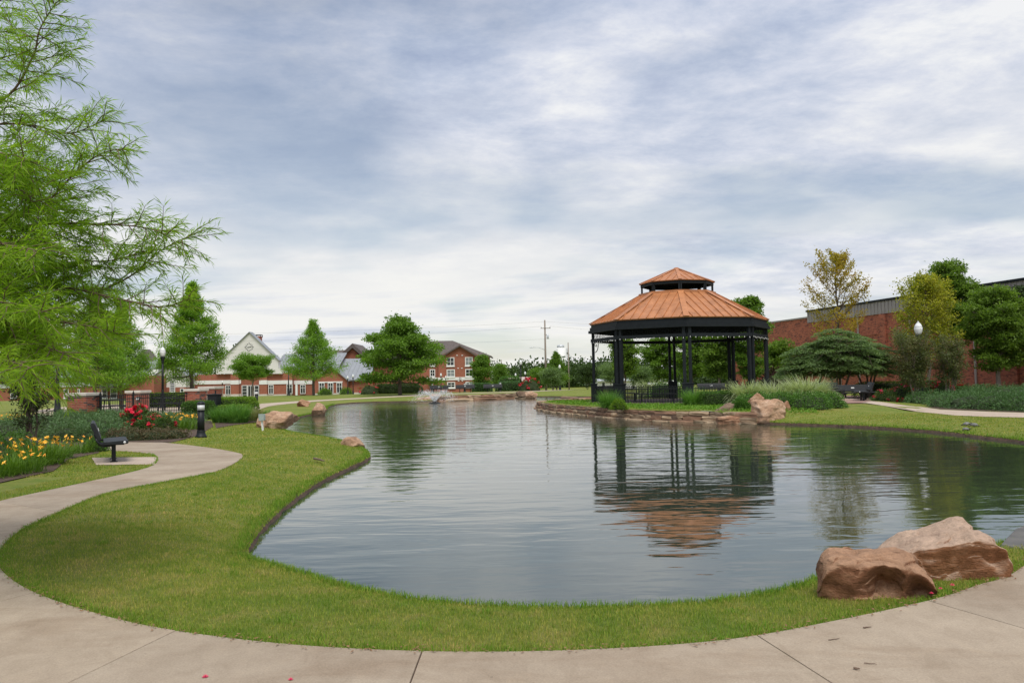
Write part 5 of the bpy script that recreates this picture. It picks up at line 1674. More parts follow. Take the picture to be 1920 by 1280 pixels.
stick(1601, 1259, 1613, 1260, .006, 'stubby dark twig on the concrete slab', .02, .003, group='twigs fallen on the path')
ROSE = rose_mesh('petal', M['petal_pink'], .022)
for px, py, lab in ((1747, 1121, 'fallen pink blossom at the grass edge beside the big boulder'), (1764, 1112, 'fallen red blossom in the grass below the big boulder'), (1786, 1105.5, 'fallen red petal by the path edge'),
                    (385, 1273, 'fallen pink blossom on the near concrete'), (545, 1278, 'fallen dark pink petal on the near concrete')):
    p = G(px, py)
    o = link('fallen_blossom', ROSE, None, (p.x, p.y, .035 if py < 1200 else .014), random.random() * 6, random.uniform(.7, 1.1))
    tag(o, lab, 'blossom', 'fallen blossoms')

# ------------------------------------------------------------------ fountain
fc = G(815, 756, WZ)
fo_ = empty('fountain', (fc.x, fc.y, WZ)); tag(fo_, 'floating fountain throwing a wide V of white spray on the far side of the pond', 'fountain')
MB().lathe([(.42, -.12), (.45, .0), (.40, .05), (.18, .07), (.10, .12), (.06, .16)], 16).build('float', M['black'], fo_)
rng = np.random.default_rng(3)
nd = 2600
az = rng.uniform(0, 2 * PI, nd); el = np.radians(rng.normal(62, 5, nd)); v0 = rng.normal(4.2, .2, nd)
vh, vz = v0 * np.cos(el), v0 * np.sin(el)
tt = rng.uniform(0, 1, nd) ** .9 * (2 * vz / 9.81)
P = np.stack([np.cos(az) * (vh * tt + .06), np.sin(az) * (vh * tt + .06), vz * tt - 4.905 * tt ** 2 + .12], 1) + rng.normal(0, .02, (nd, 3)) * (1 + 2 * tt[:, None])
vel = np.stack([np.cos(az) * vh, np.sin(az) * vh, vz - 9.81 * tt], 1); vel /= np.linalg.norm(vel, axis=1, keepdims=True)
sz = rng.uniform(.006, .014, nd) * (1.0 + .5 * (tt < .15))
S1 = np.cross(vel, [0, 0, 1.0]); S1 /= np.maximum(np.linalg.norm(S1, axis=1, keepdims=True), 1e-6); S2 = np.cross(vel, S1)
V = np.stack([P - vel * sz[:, None] * 3.0, P + S1 * sz[:, None], P + S2 * sz[:, None], P - S1 * sz[:, None], P - S2 * sz[:, None], P + vel * sz[:, None] * 2.0], 1).reshape(-1, 3)
F = (np.arange(nd)[:, None, None] * 6 + np.array([[0, 2, 1], [0, 3, 2], [0, 4, 3], [0, 1, 4], [5, 1, 2], [5, 2, 3], [5, 3, 4], [5, 4, 1]])[None]).reshape(-1, 3)
o = link('spray', np_mesh('spray', V, F, M['drop'], True), fo_); o['kind'] = 'stuff'
# ------------------------------------------------------------------ buildings
def pbox(mb, px0, py0, px1, py1, Y, depth, front=0.0):
    x0, x1, z0, z1 = rect(px0, py0, px1, py1, Y)
    return mb.box(x0, x1, Y - front, Y + depth, z0, z1)
def rel(t, mbobj):
    """keep world-built parts under an Empty that stands elsewhere"""
    mbobj.location = -Vector(t.location)
    return mbobj
def pwindow(t, px0, py0, px1, py1, Y, cols=1, rows=1, sill=True, glass='glass', fw=.10, frame='white', split=None):
    x0, x1, z0, z1 = rect(px0, py0, px1, py1, Y)
    b = MB()
    b.box(x0, x0 + fw, Y - .10, Y + .02, z0, z1).box(x1 - fw, x1, Y - .10, Y + .02, z0, z1).box(x0 + fw, x1 - fw, Y - .10, Y + .02, z1 - fw, z1).box(x0 + fw, x1 - fw, Y - .10, Y + .02, z0, z0 + fw)
    w = b.build('window', M[frame], t); rel(t, w)
    def sub(nm, mb, m):
        o = mb.build(nm, M[m], w); return o
    sub('pane', MB().box(x0 + fw, x1 - fw, Y - .03, Y - .005, z0 + fw, z1 - fw), glass)
    for i in range(1, cols):
        x = x0 + (x1 - x0) * i / cols; sub('mullion', MB().box(x - .035, x + .035, Y - .085, Y - .031, z0 + fw, z1 - fw), frame)
    for i in range(1, rows):
        z = z0 + (z1 - z0) * (split if split and rows == 2 else i / rows); sub('mullion', MB().box(x0 + fw, x1 - fw, Y - .075, Y - .032, z - .03, z + .03), frame)
    if sill:
        sub('sill', MB().box(x0 - .08, x1 + .08, Y - .18, Y + .02, z0 - .16, z0 - .002), frame)
    return w
def part(t, nm, mb, m, **k):
    return rel(t, mb.build(nm, M[m], t, **k))

# ---- the church-like hall with the cream gable
YB = 150.0
p = A(467, 742, YB)
ch = empty('gabled_hall', (p.x, YB + 6, -1.3)); tag(ch, 'brick hall with a tall cream gable, clock face and arched entrance behind the round tree', 'building')
def V3(px, py, Y):
    return A(px, py, Y)
def flatpoly(t, nm, pts, Y, depth, m):
    b = MB(); b.prism([V3(x, y, Y) for x, y in pts], (0, depth, 0)); return part(t, nm, b, m)
# cream gable built round its arched opening
ax, ay, ar = 467.5, 684, 16.5
arch = [(ax + ar * math.cos(a), ay - ar * math.sin(a)) for a in np.linspace(0, PI, 13)]
flatpoly(ch, 'gable_wall', [(467, 623), (412.5, 673.5), (412.5, 690.5), (405, 690.5), (405, 700.5), (ax - ar, 700.5)] + arch[::-1] + [(ax + ar, 700.5), (529, 700.5), (529, 690.5), (521.8, 690.5), (521.8, 673.5)], YB - .6, 1.6, 'cream')
flatpoly(ch, 'arch_recess', [(449, 666), (486, 666), (486, 701), (449, 701)], YB + 1.3, .3, 'shingle')
# roof of the gable, two slopes with a thin edge
for s, e in ((1, (523.2, 675)), (-1, (411, 675))):
    a0, e0 = V3(467, 621.6, YB - .9), V3(e[0], e[1], YB - .9)
    b = MB(); b.prism([a0, e0, e0 + Vector((0, 2.2, 0)), a0 + Vector((0, 2.2, 0))], (0, 0, -.13)); part(ch, 'gable_roof', b, 'roofgrey')
# clock: ticks and hands standing proud of the wall
cc = V3(467.2, 650.5, YB - .62)
for i in range(12):
    a = i * PI / 6; d = Vector((math.sin(a), 0, math.cos(a))); l = .28 if i % 3 == 0 else .16
    b = MB(); b.bar(cc + d * .52 + Vector((0, -.03, 0)), cc + d * (.52 + l) + Vector((0, -.03, 0)), .09, .05, (0, 1, 0)); part(ch, 'clock_mark', b, 'blacksoft')
for a, l in ((1.35, .42), (-1.75, .36)):
    d = Vector((math.sin(a), 0, math.cos(a))); b = MB(); b.bar(cc + Vector((0, -.05, 0)), cc + d * l + Vector((0, -.05, 0)), .08, .04, (0, 1, 0)); part(ch, 'clock_hand', b, 'blacksoft')
# brick ground floor, band, plinth
b = MB(); pbox(b, 349, 700.7, 548, 746.5, YB, 12); part(ch, 'wall', b, 'brickfar')
for a, c in ((349, 452), (486, 548)):
    b = MB(); pbox(b, a, 713, c, 720, YB, .2, .12); part(ch, 'band', b, 'white')
    b = MB(); pbox(b, a, 739, c, 747, YB, .2, .10); part(ch, 'plinth', b, 'stone_trim')
for a, c in ((434, 449.5), (488, 502)):
    b = MB(); pbox(b, a, 701, c, 712.6, YB, .2, .5); pbox(b, a, 720.4, c, 738.6, YB, .2, .5); part(ch, 'brick_pier', b, 'brickfar')
    b = MB(); pbox(b, a, 712.6, c, 720.4, YB, .2, .56); part(ch, 'pier_band', b, 'white')
    b = MB(); pbox(b, a, 738.6, c, 747, YB, .2, .58); part(ch, 'pier_plinth', b, 'stone_trim')
pwindow(ch, 453.5, 722, 464, 745.5, YB - .2, 1, 4, False)
pwindow(ch, 464.5, 722, 476, 745.5, YB - .2, 2, 1, False)
pwindow(ch, 477, 722, 486, 745.5, YB - .2, 1, 3, False)
pwindow(ch, 503.5, 721, 513, 738.5, YB - .1, 2, 2, False, split=.66)
pwindow(ch, 537.5, 720, 548.5, 738, YB - .3, 2, 2, False, split=.66)
pwindow(ch, 423, 722, 433, 740, YB - .1, 2, 2, False, split=.66)
b = MB(); pbox(b, 478.5, 630, 488, 650, YB + 5, 1.2); cm = part(ch, 'chimney', b, 'brickfar')
x0, x1, z0, z1 = rect(477, 627, 488.8, 631, YB + 5)
b = MB(); b.box(x0, x1, YB + 4.9, YB + 6.3, z1 - .12, z1)
for xx in (x0, x1 - .1):
    b.box(xx, xx + .1, YB + 4.9, YB + 5.0, z0 - .1, z1 - .12).box(xx, xx + .1, YB + 6.2, YB + 6.3, z0 - .1, z1 - .12)
b.build('chimney_cap', M['blacksoft'], cm)
# ---- right wing: seamed grey roof over brick
def slope(t, nm, px0, px1, py_r, py_e, Yr, Ye, m, seam=None):
    r0, r1, e0, e1 = A(px0, py_r, Yr), A(px1, py_r, Yr), A(px0, py_e, Ye), A(px1, py_e, Ye)
    r0.x, e0.x = (r0.x + e0.x) / 2, (r0.x + e0.x) / 2; r1.x, e1.x = (r1.x + e1.x) / 2, (r1.x + e1.x) / 2
    r1.z = r0.z = (r0.z + r1.z) / 2; e1.z = e0.z = (e0.z + e1.z) / 2
    b = MB(); b.prism([e0, e1, r1, r0], (0, .05, -.2)); o = part(t, nm, b, m)
    if seam:
        n = int((e1.x - e0.x) / seam)
        for i in range(n):
            f = (i + .5) / n; b = MB(); b.bar(e0.lerp(e1, f) + Vector((0, 0, .03)), r0.lerp(r1, f) + Vector((0, 0, .03)), .06, .07); b.build('seam', M[m], o)
    return o
slope(ch, 'wing_roof', 521, 642, 662.5, 691, YB + 9, YB + .6, 'roofgrey', .75)
b = MB(); pbox(b, 548.2, 692, 592, 746.5, YB + 1.2, 10); part(ch, 'wing_wall', b, 'brickfar')
b = MB(); pbox(b, 548.3, 713, 592, 720, YB + 1.2, .2, .1); part(ch, 'band', b, 'white')
pwindow(ch, 563, 721, 573, 738, YB + 1.1, 2, 2, False, split=.66)
slope(ch, 'wing_roof', 636, 700, 672, 711.5, YB + 8, YB - 1.2, 'roofgrey', .75)
b = MB(); pbox(b, 650.5, 711, 700, 736.5, YB - .6, 8); part(ch, 'wing_wall', b, 'brickfar')
b = MB(); pbox(b, 650.6, 735.5, 700, 746, YB - .6, 1, .15); part(ch, 'plinth', b, 'stone_trim')
flatpoly(ch, 'front_gable_wall', [(589, 746), (589, 708), (620, 686), (651, 710.5), (651, 746)], YB - 2.2, 3.4, 'brickfar')
for s, e in ((1, (653.4, 712.5)), (-1, (586.6, 709.8))):
    a0, e0 = V3(620, 684.2, YB - 2.6), V3(e[0], e[1], YB - 2.6)
    b = MB(); b.prism([a0, e0, e0 + Vector((0, 9, 0)), a0 + Vector((0, 9, 0))], (0, 0, -.22)); part(ch, 'front_gable_roof', b, 'roofgrey')
b = MB(); pbox(b, 597, 715, 642.6, 717, YB - 2.2, .2, .14); part(ch, 'lintel', b, 'white')
b = MB(); pbox(b, 589.2, 737, 650.8, 746, YB - 2.2, .2, .14); part(ch, 'plinth', b, 'stone_trim')
for a, c in ((598, 608.6), (614.8, 625), (631, 641.6)):
    pwindow(ch, a, 717, c, 736.6, YB - 2.3, 2, 2, False, split=.62)
p = A(556.2, 745, 140); o = empty('white_pillar', (p.x, p.y, zg(p.x, p.y) - .02)); tag(o, 'plain white pillar standing on the lawn in front of the hall', 'pillar')
MB().box(-.16, .16, -.16, .16, 0, 2.15).build('shaft', M['white'], o, bevel=.02); MB().box(-.20, .20, -.20, .20, 2.15, 2.25).build('cap', M['white'], o, bevel=.02)

# ---- left wing and the older block behind the cypresses
lw = empty('white_gabled_annex', (A(320, 740, 146).x, 150, -1.3)); tag(lw, 'white and brick annex with a tall barred window behind the lamp post', 'building')
flatpoly(lw, 'wall_upper', [(290, 726), (290, 701), (319, 683), (348.5, 702), (348.5, 726)], 146, 8, 'cream')
b = MB(); pbox(b, 290, 726.05, 348.5, 748, 146, 8); part(lw, 'wall_lower', b, 'brickfar')
for e in ((287.5, 703), (351, 703.5)):
    a0, e0 = V3(319, 681, 145.5), V3(e[0], e[1], 145.5)
    b = MB(); b.prism([a0, e0, e0 + Vector((0, 9, 0)), a0 + Vector((0, 9, 0))], (0, 0, -.2)); part(lw, 'roof', b, 'roofgrey')
pwindow(lw, 318.5, 713, 328.5, 735, 145.9, 1, 5, True, 'glasslight')
pwindow(lw, 338, 728, 345, 740, 145.9, 1, 2, True)
lb = empty('brick_block', (A(180, 740, 140).x, 146, -1.3)); tag(lb, 'long red brick block with a white band seen beneath the foreground cypress', 'building')
b = MB(); pbox(b, -120, 708, 289, 752, 141, 14); part(lb, 'wall', b, 'brickfar')
b = MB(); pbox(b, -120, 719, 182, 727, 141, .2, .12); part(lb, 'band', b, 'white')
slope(lb, 'roof', -126, 292, 676, 708.5, 152, 140, 'roofgrey')
flatpoly(lb, 'front_gable', [(238, 692), (268, 654), (300, 692)], 150, 3, 'shingle')
slope(lb, 'porch_roof', 182, 236, 718, 725.5, 141, 138, 'roofgrey')
for a, c in ((120, 129), (146, 150), (191, 201.5), (207, 220), (20, 32), (60, 72)):
    pwindow(lb, a, 729, c, 746, 140.9, 1, 2, True, 'glass')
for a in (28, 84, 143):
    pwindow(lb, a, 710, a + 8, 718, 140.9, 1, 1, True, 'glasslight')

# ---- brown roofed block behind
bb = empty('brown_roofed_block', (A(655, 740, 170).x, 176, -1.3)); tag(bb, 'brown shingled brick block showing its gable above the grey metal roof', 'building')
b = MB(); pbox(b, 560, 672, 800, 740, 172, 14); part(bb, 'wall', b, 'brickfar')
slope(bb, 'roof', 548, 800, 655.5, 674, 179, 170.5, 'shingle')
flatpoly(bb, 'gable_wall', [(637, 676), (660.5, 652.5), (684, 676)], 170.4, 6, 'brickfar')
for e in ((634, 673.5), (687.5, 673.5)):
    a0, e0 = V3(660.5, 643.5, 169.6), V3(e[0], e[1] - 6, 169.6)
    b = MB(); b.prism([a0, e0, e0 + Vector((0, 12, 0)), a0 + Vector((0, 12, 0))], (0, 0, -.9)); part(bb, 'gable_roof', b, 'shingle')

# ---- the three storey block with the letter
YD = 152.0
db = empty('apartment_block', (A(862, 730, YD).x, YD + 6, -1.3)); tag(db, 'three storey red brick block marked D with brown hipped roof behind the big oak', 'building')
flatpoly(db, 'gable_wall', [(822, 735), (822, 667), (828.5, 665), (861.6, 648.5), (897.5, 665.8), (899, 666.5), (899, 735)], YD, 8, 'brickfar')
b = MB(); pbox(b, 780, 666, 821.8, 735, YD + 1.2, 8); part(db, 'wall', b, 'brickfar')
b = MB(); pbox(b, 899.2, 667, 917, 735, YD + 1.5, 8); part(db, 'wall', b, 'brickfar')
for e in ((824.5, 668.5), (900.5, 669)):
    a0, e0 = V3(861.6, 646.4, YD - .6), V3(e[0], e[1], YD - .6)
    b = MB(); b.prism([a0, e0, e0 + Vector((0, 7, 0)), a0 + Vector((0, 7, 0))], (0, 0, -.28)); part(db, 'gable_roof', b, 'shingle')
apx = A(848.7, 638.5, YD + 7); apl = A(800, 638.5, YD + 7); apl.z = apx.z
eR, eRb = A(921.5, 667, YD + .8), A(921.5, 667, YD + .8) + Vector((0, 13, 0)); eL = A(770, 668, YD + .8); eL.z = eR.z
b = MB(); b.prism([eL, eR, apx, apl], (0, 0, -.25)); part(db, 'roof', b, 'shingle')
b = MB(); b.prism([eR, eRb, apx], (0, 0, -.25)); part(db, 'roof_hip', b, 'shingle')
b = MB(); pbox(b, 800, 707, 899.2, 712.6, YD, .2, .12); part(db, 'band', b, 'white')
for (a, c, y0, y1, gl) in ((837.3, 852, 669.7, 686, 'glass'), (872, 886.3, 669.2, 685.5, 'glasslight'), (837.6, 853, 692.3, 706.6, 'glasslight'), (872.5, 887, 691.5, 706, 'glass'), (838.5, 853.5, 716, 727, 'glass'), (873, 888, 715.5, 727, 'glasslight'),
                           (806, 816, 670, 686, 'glass'), (806, 816, 692, 706, 'glass'), (903, 911, 671, 686, 'glass')):
    yy = YD - .02 if 822 < a < 899 else (YD + 1.18 if a < 822 else YD + 1.48)
    pwindow(db, a, y0, c, y1, yy, 2, 2, True, gl, fw=.14)
for x, y in ((857, 666), (866.7, 666), (859, 690), (866, 690), (860, 714), (867, 714)):
    x0, x1, z0, z1 = rect(x - 1.4, y - .7, x + 1.4, y + .7, YD); part(db, 'vent', MB().box(x0, x1, YD - .08, YD + .05, z0, z1), 'white')
lc = A(863.2, 709.8, YD - .13)
b = MB(); b.bar(lc + Vector((-.16, 0, -.24)), lc + Vector((-.16, 0, .24)), .05, .05, (0, 1, 0))
arc = [lc + Vector((-.14 + .30 * math.sin(a), 0, .215 * math.cos(a))) for a in np.linspace(0, PI, 9)]
for a_, b_ in zip(arc[:-1], arc[1:]):
    b.bar(a_, b_, .05, .05, (0, 1, 0))
part(db, 'letter', b, 'blacksoft')

# ---- the long brick building on the right
wa, wb = A(1520, 735, 73), A(1920, 735, 50)
wd = Vector((wb.x - wa.x, wb.y - wa.y, 0)).normalized()
rb = empty('brick_warehouse', (wa.x, wa.y, 0), math.atan2(wd.y, wd.x)); tag(rb, 'long speckled red brick building with taupe metal parapet behind the right hand trees', 'building')
LW = 44.0
HT, HM = A(1520, 583, 73).z, A(1520, 583, 73).z - 1.05
MB().box(0, LW, .0, 18, -.3, HM).build('wall', M['brickwall'], rb)
par = MB().box(-.05, LW + .05, -.06, 18, HM + .002, HT - .1).build('parapet', M['tansiding'], rb)
MB().box(-.12, LW + .12, -.16, 18.1, HT - .098, HT + .06).build('roof_edge', M['gunmetal'], rb)
rib = MB().bar((0, -.085, HM + .01), (0, -.085, HT - .11), .05, .04).mesh('rib', M['tansiding'])
for i in range(int(LW / .42)):
    link('rib', rib, par, (i * .42 + .2, 0, 0))
for z in (2.05, 4.35):
    MB().box(.0, LW, -.05, .02, z, z + .16).build('brick_course', M['brickwall'], rb)
for x in (4.2, 10.4, 16.6, 22.8, 29.0, 35.2):
    MB().box(x - .35, x + .35, -.13, .02, 0, HM - .02).build('pilaster', M['brickwall'], rb)
    MB().bar((x + 3.1, -.08, .1), (x + 3.1, -.08, HM), .10).build('downpipe', M['tansiding'], rb)
for x in (1.5, 14.0):
    wl_ = MB().box(x - .2, x + .2, -.28, 0, 3.4, 3.65).build('wall_lamp', M['blacksoft'], rb, bevel=.02)
an = MB().box(-16, -.02, .6, 14, -.3, HT - .55).build('annex_wall', M['brickwall'], rb)
MB().box(-16.1, -.03, .5, 14.1, HT - .548, HT - .42).build('annex_coping', M['tansiding'], an)

# ---- low white building, house and car far behind
wbld = empty('white_shed', (A(1150, 722, 170).x, 172, -1.3)); tag(wbld, 'long low white building seen under the trees behind the gazebo', 'building')
b = MB(); pbox(b, 1120, 713, 1206, 728, 170, 8); part(wbld, 'wall', b, 'white')
slope(wbld, 'roof', 1117, 1209, 709.5, 713.3, 174, 169.4, 'galv')
for a in (1128, 1158, 1184):
    pwindow(wbld, a, 716, a + 7, 727, 169.9, 1, 1, False)
hs = empty('small_house', (A(968, 722, 190).x, 192, -1.3)); tag(hs, 'small house with a pale pinkish roof beyond the far bank', 'house')
b = MB(); pbox(b, 950, 714, 990, 727, 190, 8); part(hs, 'wall', b, 'cream')
slope(hs, 'roof', 947, 993, 706.5, 714.2, 195, 189.2, 'housepink')
pwindow(hs, 958, 717, 964, 723, 189.9, 1, 2)
def small_car(px, Y, lab, m='carwhite', rz=0.0):
    p = A(px, 722, Y); t = empty('parked_car', (p.x, p.y, zg(p.x, p.y)), rz); tag(t, lab, 'car')
    sec = [(-2.1, .30), (-2.15, .62), (-2.0, .84), (-1.15, .93), (-.55, 1.38), (.75, 1.42), (1.5, .98), (2.05, .88), (2.15, .55), (2.1, .30)]
    b = MB(); b.prism([(x, -.85, z) for x, z in sec], (0, 1.7, 0)); bd = b.build('body', M[m], t, bevel=.06)
    b = MB(); b.prism([(-1.0, -.865, .95), (-.5, -.865, 1.32), (.7, -.865, 1.35), (1.3, -.865, .98)], (0, 1.73, 0)); b.build('side_window', M['glass'], t)
    for x in (-1.35, 1.35):
        for y in (-.8, .8):
            w = MB().tube([(x, y - .1, .32), (x, y + .1, .32)], .32, 16).build('wheel', M['rubber'], t)
            MB().tube([(x, y - .11, .32), (x, y + .11, .32)], .18, 12).build('rim', M['galv'], w)
    return t
small_car(984, 128, 'white parked car behind the far red rose bush')
small_car(1246, 120, 'white parked car seen low through the gazebo under the trees')

# ---- silo, poles and wires
si = empty('grain_silo', (A(1052, 690, 330).x, 330, -1.3)); tag(si, 'white cylindrical silo with a blue grey top on the horizon', 'silo')
x0, x1, z0, z1 = rect(1040, 652, 1059, 700, 330)
R_ = (x1 - x0) / 2
MB().lathe([(R_, 0), (R_, z1 + 1.3)], 24).build('tower', M['white'], si)
MB().lathe([(R_ * .75, z1 + 1.3), (R_ * .7, z1 + 2.2), (R_ * .6, z1 + 2.4), (.1, z1 + 2.6)], 24).build('top', M['galv'], si)
MB().bar((R_ + .5, 0, 0), (R_ + .5, 0, z1 + 1.0), .35).bar((R_ + .4, 0, z1 + .5), (R_ + 4.8, 0, 4), .3).build('leg_chute', M['galv'], si)
MB().lathe([(4.2, 0), (4.2, 4.0), (4.4, 4.0), (1.0, 7.0), (.1, 7.4)], 20, (R_ + 6.5, 0, 0)).build('grain_bin', M['galv'], si)
def pole(px, Y, top, label, arm=True, r=.16):
    p = A(px, 725, Y); z = zg(p.x, p.y); h = A(px, top, Y).z - z
    t = empty('utility_pole', (p.x, p.y, z)); tag(t, label, 'utility pole', 'wooden utility poles')
    MB().tube([(0, 0, 0), (0, 0, h)], [r * 1.25, r * .75], 10).build('pole', M['wood_pole'], t)
    if arm:
        MB().bar((-.7, -.1, h - 1.3), (.9, -.1, h - 1.3), .10).build('crossarm', M['wood_pole'], t)
        for x in (-.6, .1, .8):
            MB().lathe([(.05, 0), (.08, .06), (.04, .12), (.06, .18), (.02, .24)], 8, (x, -.1, h - 1.25)).build('insulator', M['galv'], t)
        MB().tube([(.12, -.15, h - 2.4), (.45, -.2, h - 2.2)], .05, 6).build('bracket', M['galv'], t)
        MB().lathe([(.16, 0), (.18, .05), (.18, .7), (.1, .75)], 10, (.42, -.2, h - 3.0)).build('transformer', M['galv'], t)
        a = MB(); a.tube([(0, 0, 6.6), (-1.0, -.2, 7.0), (-2.0, -.4, 7.05)], .035, 6); ar = a.build('light_arm', M['galv'], t)
        MB().box(-2.5, -1.95, -.5, -.3, 6.98, 7.10).build('lamp_head', M['galv'], ar, bevel=.03)
    return t, p, h, z
T1, P1, H1, Z1 = pole(1024, 132, 600, 'tall wooden utility pole with crossarm and street light near the gazebo')
T2, P2, H2, Z2 = pole(1067, 165, 642, 'thinner wooden pole beside the silo', False, .12)
T3, P3, H3, Z3 = pole(941, 210, 674, 'small distant wooden pole above the trees by the brick block', False, .12)
def wire(a, b_, sag, label, r=.014):
    a, b_ = Vector(a), Vector(b_)
    pts = [a.lerp(b_, t) - Vector((0, 0, sag * 4 * t * (1 - t))) - a for t in np.linspace(0, 1, 17)]
    o = MB().tube(pts, r, 5).build('overhead_wire', M['wire'], None); o.location = a
    return tag(o, label, 'wire', 'overhead power wires')
top1 = P1.copy(); top1.z = Z1 + H1 - .25
arm1 = P1.copy(); arm1.z = Z1 + H1 - 1.0
wire(top1, A(-150, 627, 128), .9, 'highest thin overhead wire running left from the utility pole', .010)
wire(arm1 + Vector((-.6, -.1, 0)), A(-150, 640, 127), 1.2, 'middle overhead wire running left above the hall roof', .011)
wire(arm1 + Vector((.8, -.1, -2)), A(-150, 652, 129), 1.0, 'lower overhead wire running left past the chimney', .009)
wire(top1, A(1750, 612, 150), .8, 'thin overhead wire running right from the pole top behind the gazebo', .010)
wire(arm1 + Vector((.8, -.1, 0)), A(1750, 640, 150), .9, 'overhead wire running right from the crossarm behind the gazebo', .010)
# ------------------------------------------------------------------ trees
def tree_at(name, px, Y, top_py, halfw_px, base_frac, bark, leafm, label, group=None, seed=1, **k):
    p = A(px, 730, Y); z = zg(p.x, p.y)
    H = A(px, top_py, Y).z - z; W = halfw_px * Y / FPX
    if k.get('ncl'):                          # clumps reach past the twigs
        H -= k['clump'] * k['flatcl'] * .9; W -= k['clump'] * .55
    parts = make_tree(seed, H, W, H * base_frac, **k)
    return tree_thing(name, parts, M[bark], M[leafm], (p.x, p.y, z - .03), label, group, random.random() * 6)
CY = dict(prof=lambda t: (1 - t) ** .95 * .98 + .03, nprim=74, e_lo=.10, e_hi=.85, curve=.2, nsec=8, seclen=.5, clump=.34, flat=.15, droop=.06, twigk=4)
CG = 'bald cypress trees beyond the plaza'
tree_at('cypress_tree', 178, 50, 545, 66, .20, 'barkred', 'l_cyp', 'bald cypress with reddish trunk behind the free-standing brick pier', CG, 31, tr=.13, leaf=(.17, .05), nleaf=26000, **CY)
tree_at('cypress_tree', 228, 54, 560, 62, .20, 'barkred', 'l_cyp', 'bald cypress behind the iron fence between the two brick piers', CG, 32, tr=.13, leaf=(.17, .05), nleaf=26000, **CY)
tree_at('cypress_tree', 360, 58, 526, 68, .24, 'bark', 'l_cyp', 'broad conical bald cypress beside the cream gable behind the fence', CG, 33, tr=.16, leaf=(.17, .055), nleaf=44000, **CY)
tree_at('cypress_tree', 60, 52, 560, 70, .20, 'barkred', 'l_cyp', 'bald cypress half hidden behind the foreground branches and lamp post', CG, 37, tr=.13, leaf=(.17, .035), nleaf=20000, **CY)
tree_at('cypress_tree', 588, 92, 600, 58, .22, 'bark', 'l_cyp', 'pointed bald cypress standing alone on the far lawn before the brick wing', None, 34, tr=.16, leaf=(.22, .075), nleaf=24000, **dict(CY, clump=.42))
tree_at('round_tree', 474, 104, 674, 40, .42, 'barkpale', 'l_round', 'round light green tree in front of the cream gable', None, 35, tr=.12, leaf=(.16, .10), nleaf=24000, prof=prof_oval, nprim=34, e_lo=.1, e_hi=1.2, nsec=7, ncl=150, clump=.55, flatcl=.75)
tree_at('oak_tree', 750, 84, 600, 84, .14, 'bark', 'l_oak', 'big dense oak between the brick wing and the block marked D', None, 36, tr=.20, leaf=(.24, .16), nleaf=34000, prof=lambda t: .85 + .15 * t / .3 if t < .3 else max(.2, 1.0 - 1.15 * (t - .3)), nprim=52, e_lo=-.02, e_hi=1.1, nsec=8, curve=.3, ncl=260, clump=.78, flatcl=.55)
FGp = 'trees on the far side of the pond'
tree_at('broadleaf_tree', 905, 118, 668, 25, .15, 'bark', 'l_mid', 'mid green tree at the right corner of the block marked D', FGp, 41, tr=.10, leaf=(.22, .14), nleaf=12000, prof=prof_round, nprim=30, e_hi=1.2, nsec=6, ncl=110, clump=.6, flatcl=.65)
tree_at('broadleaf_tree', 938, 125, 681, 20, .15, 'bark', 'l_mid', 'loose grey green tree right of the block marked D', FGp, 42, tr=.09, leaf=(.20, .10), nleaf=7000, prof=prof_round, nprim=24, e_hi=1.2, nsec=6, ncl=110, clump=.6, flatcl=.65)
tree_at('broadleaf_tree', 1012, 128, 697, 26, .2, 'bark', 'l_mid', 'low rounded tree right of the tall lamp post on the far bank', FGp, 43, tr=.09, leaf=(.2, .13), nleaf=8000, prof=prof_round, nprim=26, e_hi=1.2, nsec=6, ncl=110, clump=.6, flatcl=.65)
tree_at('cypress_tree', 1044, 124, 660, 26, .15, 'bark', 'l_mid', 'upright pointed tree at the foot of the silo', FGp, 44, tr=.11, leaf=(.24, .10), nleaf=11000, prof=prof_cone, nprim=40, e_lo=.2, e_hi=1.0, nsec=6, clump=.34)
tree_at('round_tree', 1036, 106, 694, 25, .3, 'barkpale', 'l_dogwood', 'rounded greyish crepe myrtle tree below the utility pole', FGp, 45, tr=.07, leaf=(.16, .09), nleaf=9000, prof=prof_oval, nprim=28, e_hi=1.1, nsec=6, stems=3, ncl=110, clump=.6, flatcl=.65)
tree_at('round_tree', 1101, 104, 687, 24, .3, 'bark', 'l_dark', 'rounded dark tree left of the gazebo post', FGp, 46, tr=.07, leaf=(.16, .09), nleaf=9000, prof=prof_oval, nprim=28, e_hi=1.1, nsec=6, stems=2, ncl=110, clump=.6, flatcl=.65)
GG = 'trees seen behind and through the gazebo'
tree_at('maple_tree', 1172, 86, 634, 30, .25, 'bark', 'l_maple', 'dark leaved tree between the left gazebo posts', GG, 51, tr=.11, leaf=(.2, .15), nleaf=14000, prof=prof_round, nprim=34, e_hi=1.2, nsec=7, ncl=110, clump=.6, flatcl=.65)
tree_at('round_tree', 1146, 92, 682, 24, .3, 'bark', 'l_dogwood', 'low rounded tree left of the lamp post framed by the gazebo', GG, 52, tr=.07, leaf=(.16, .09), nleaf=8000, prof=prof_oval, nprim=26, e_hi=1.1, nsec=6, stems=2, ncl=110, clump=.6, flatcl=.65)
tree_at('broadleaf_tree', 1236, 96, 644, 44, .12, 'bark', 'l_mid', 'light green tree in the middle of the gazebo opening', GG, 53, tr=.13, leaf=(.22, .14), nleaf=20000, prof=prof_round, nprim=40, e_hi=1.2, nsec=7, ncl=110, clump=.6, flatcl=.65)
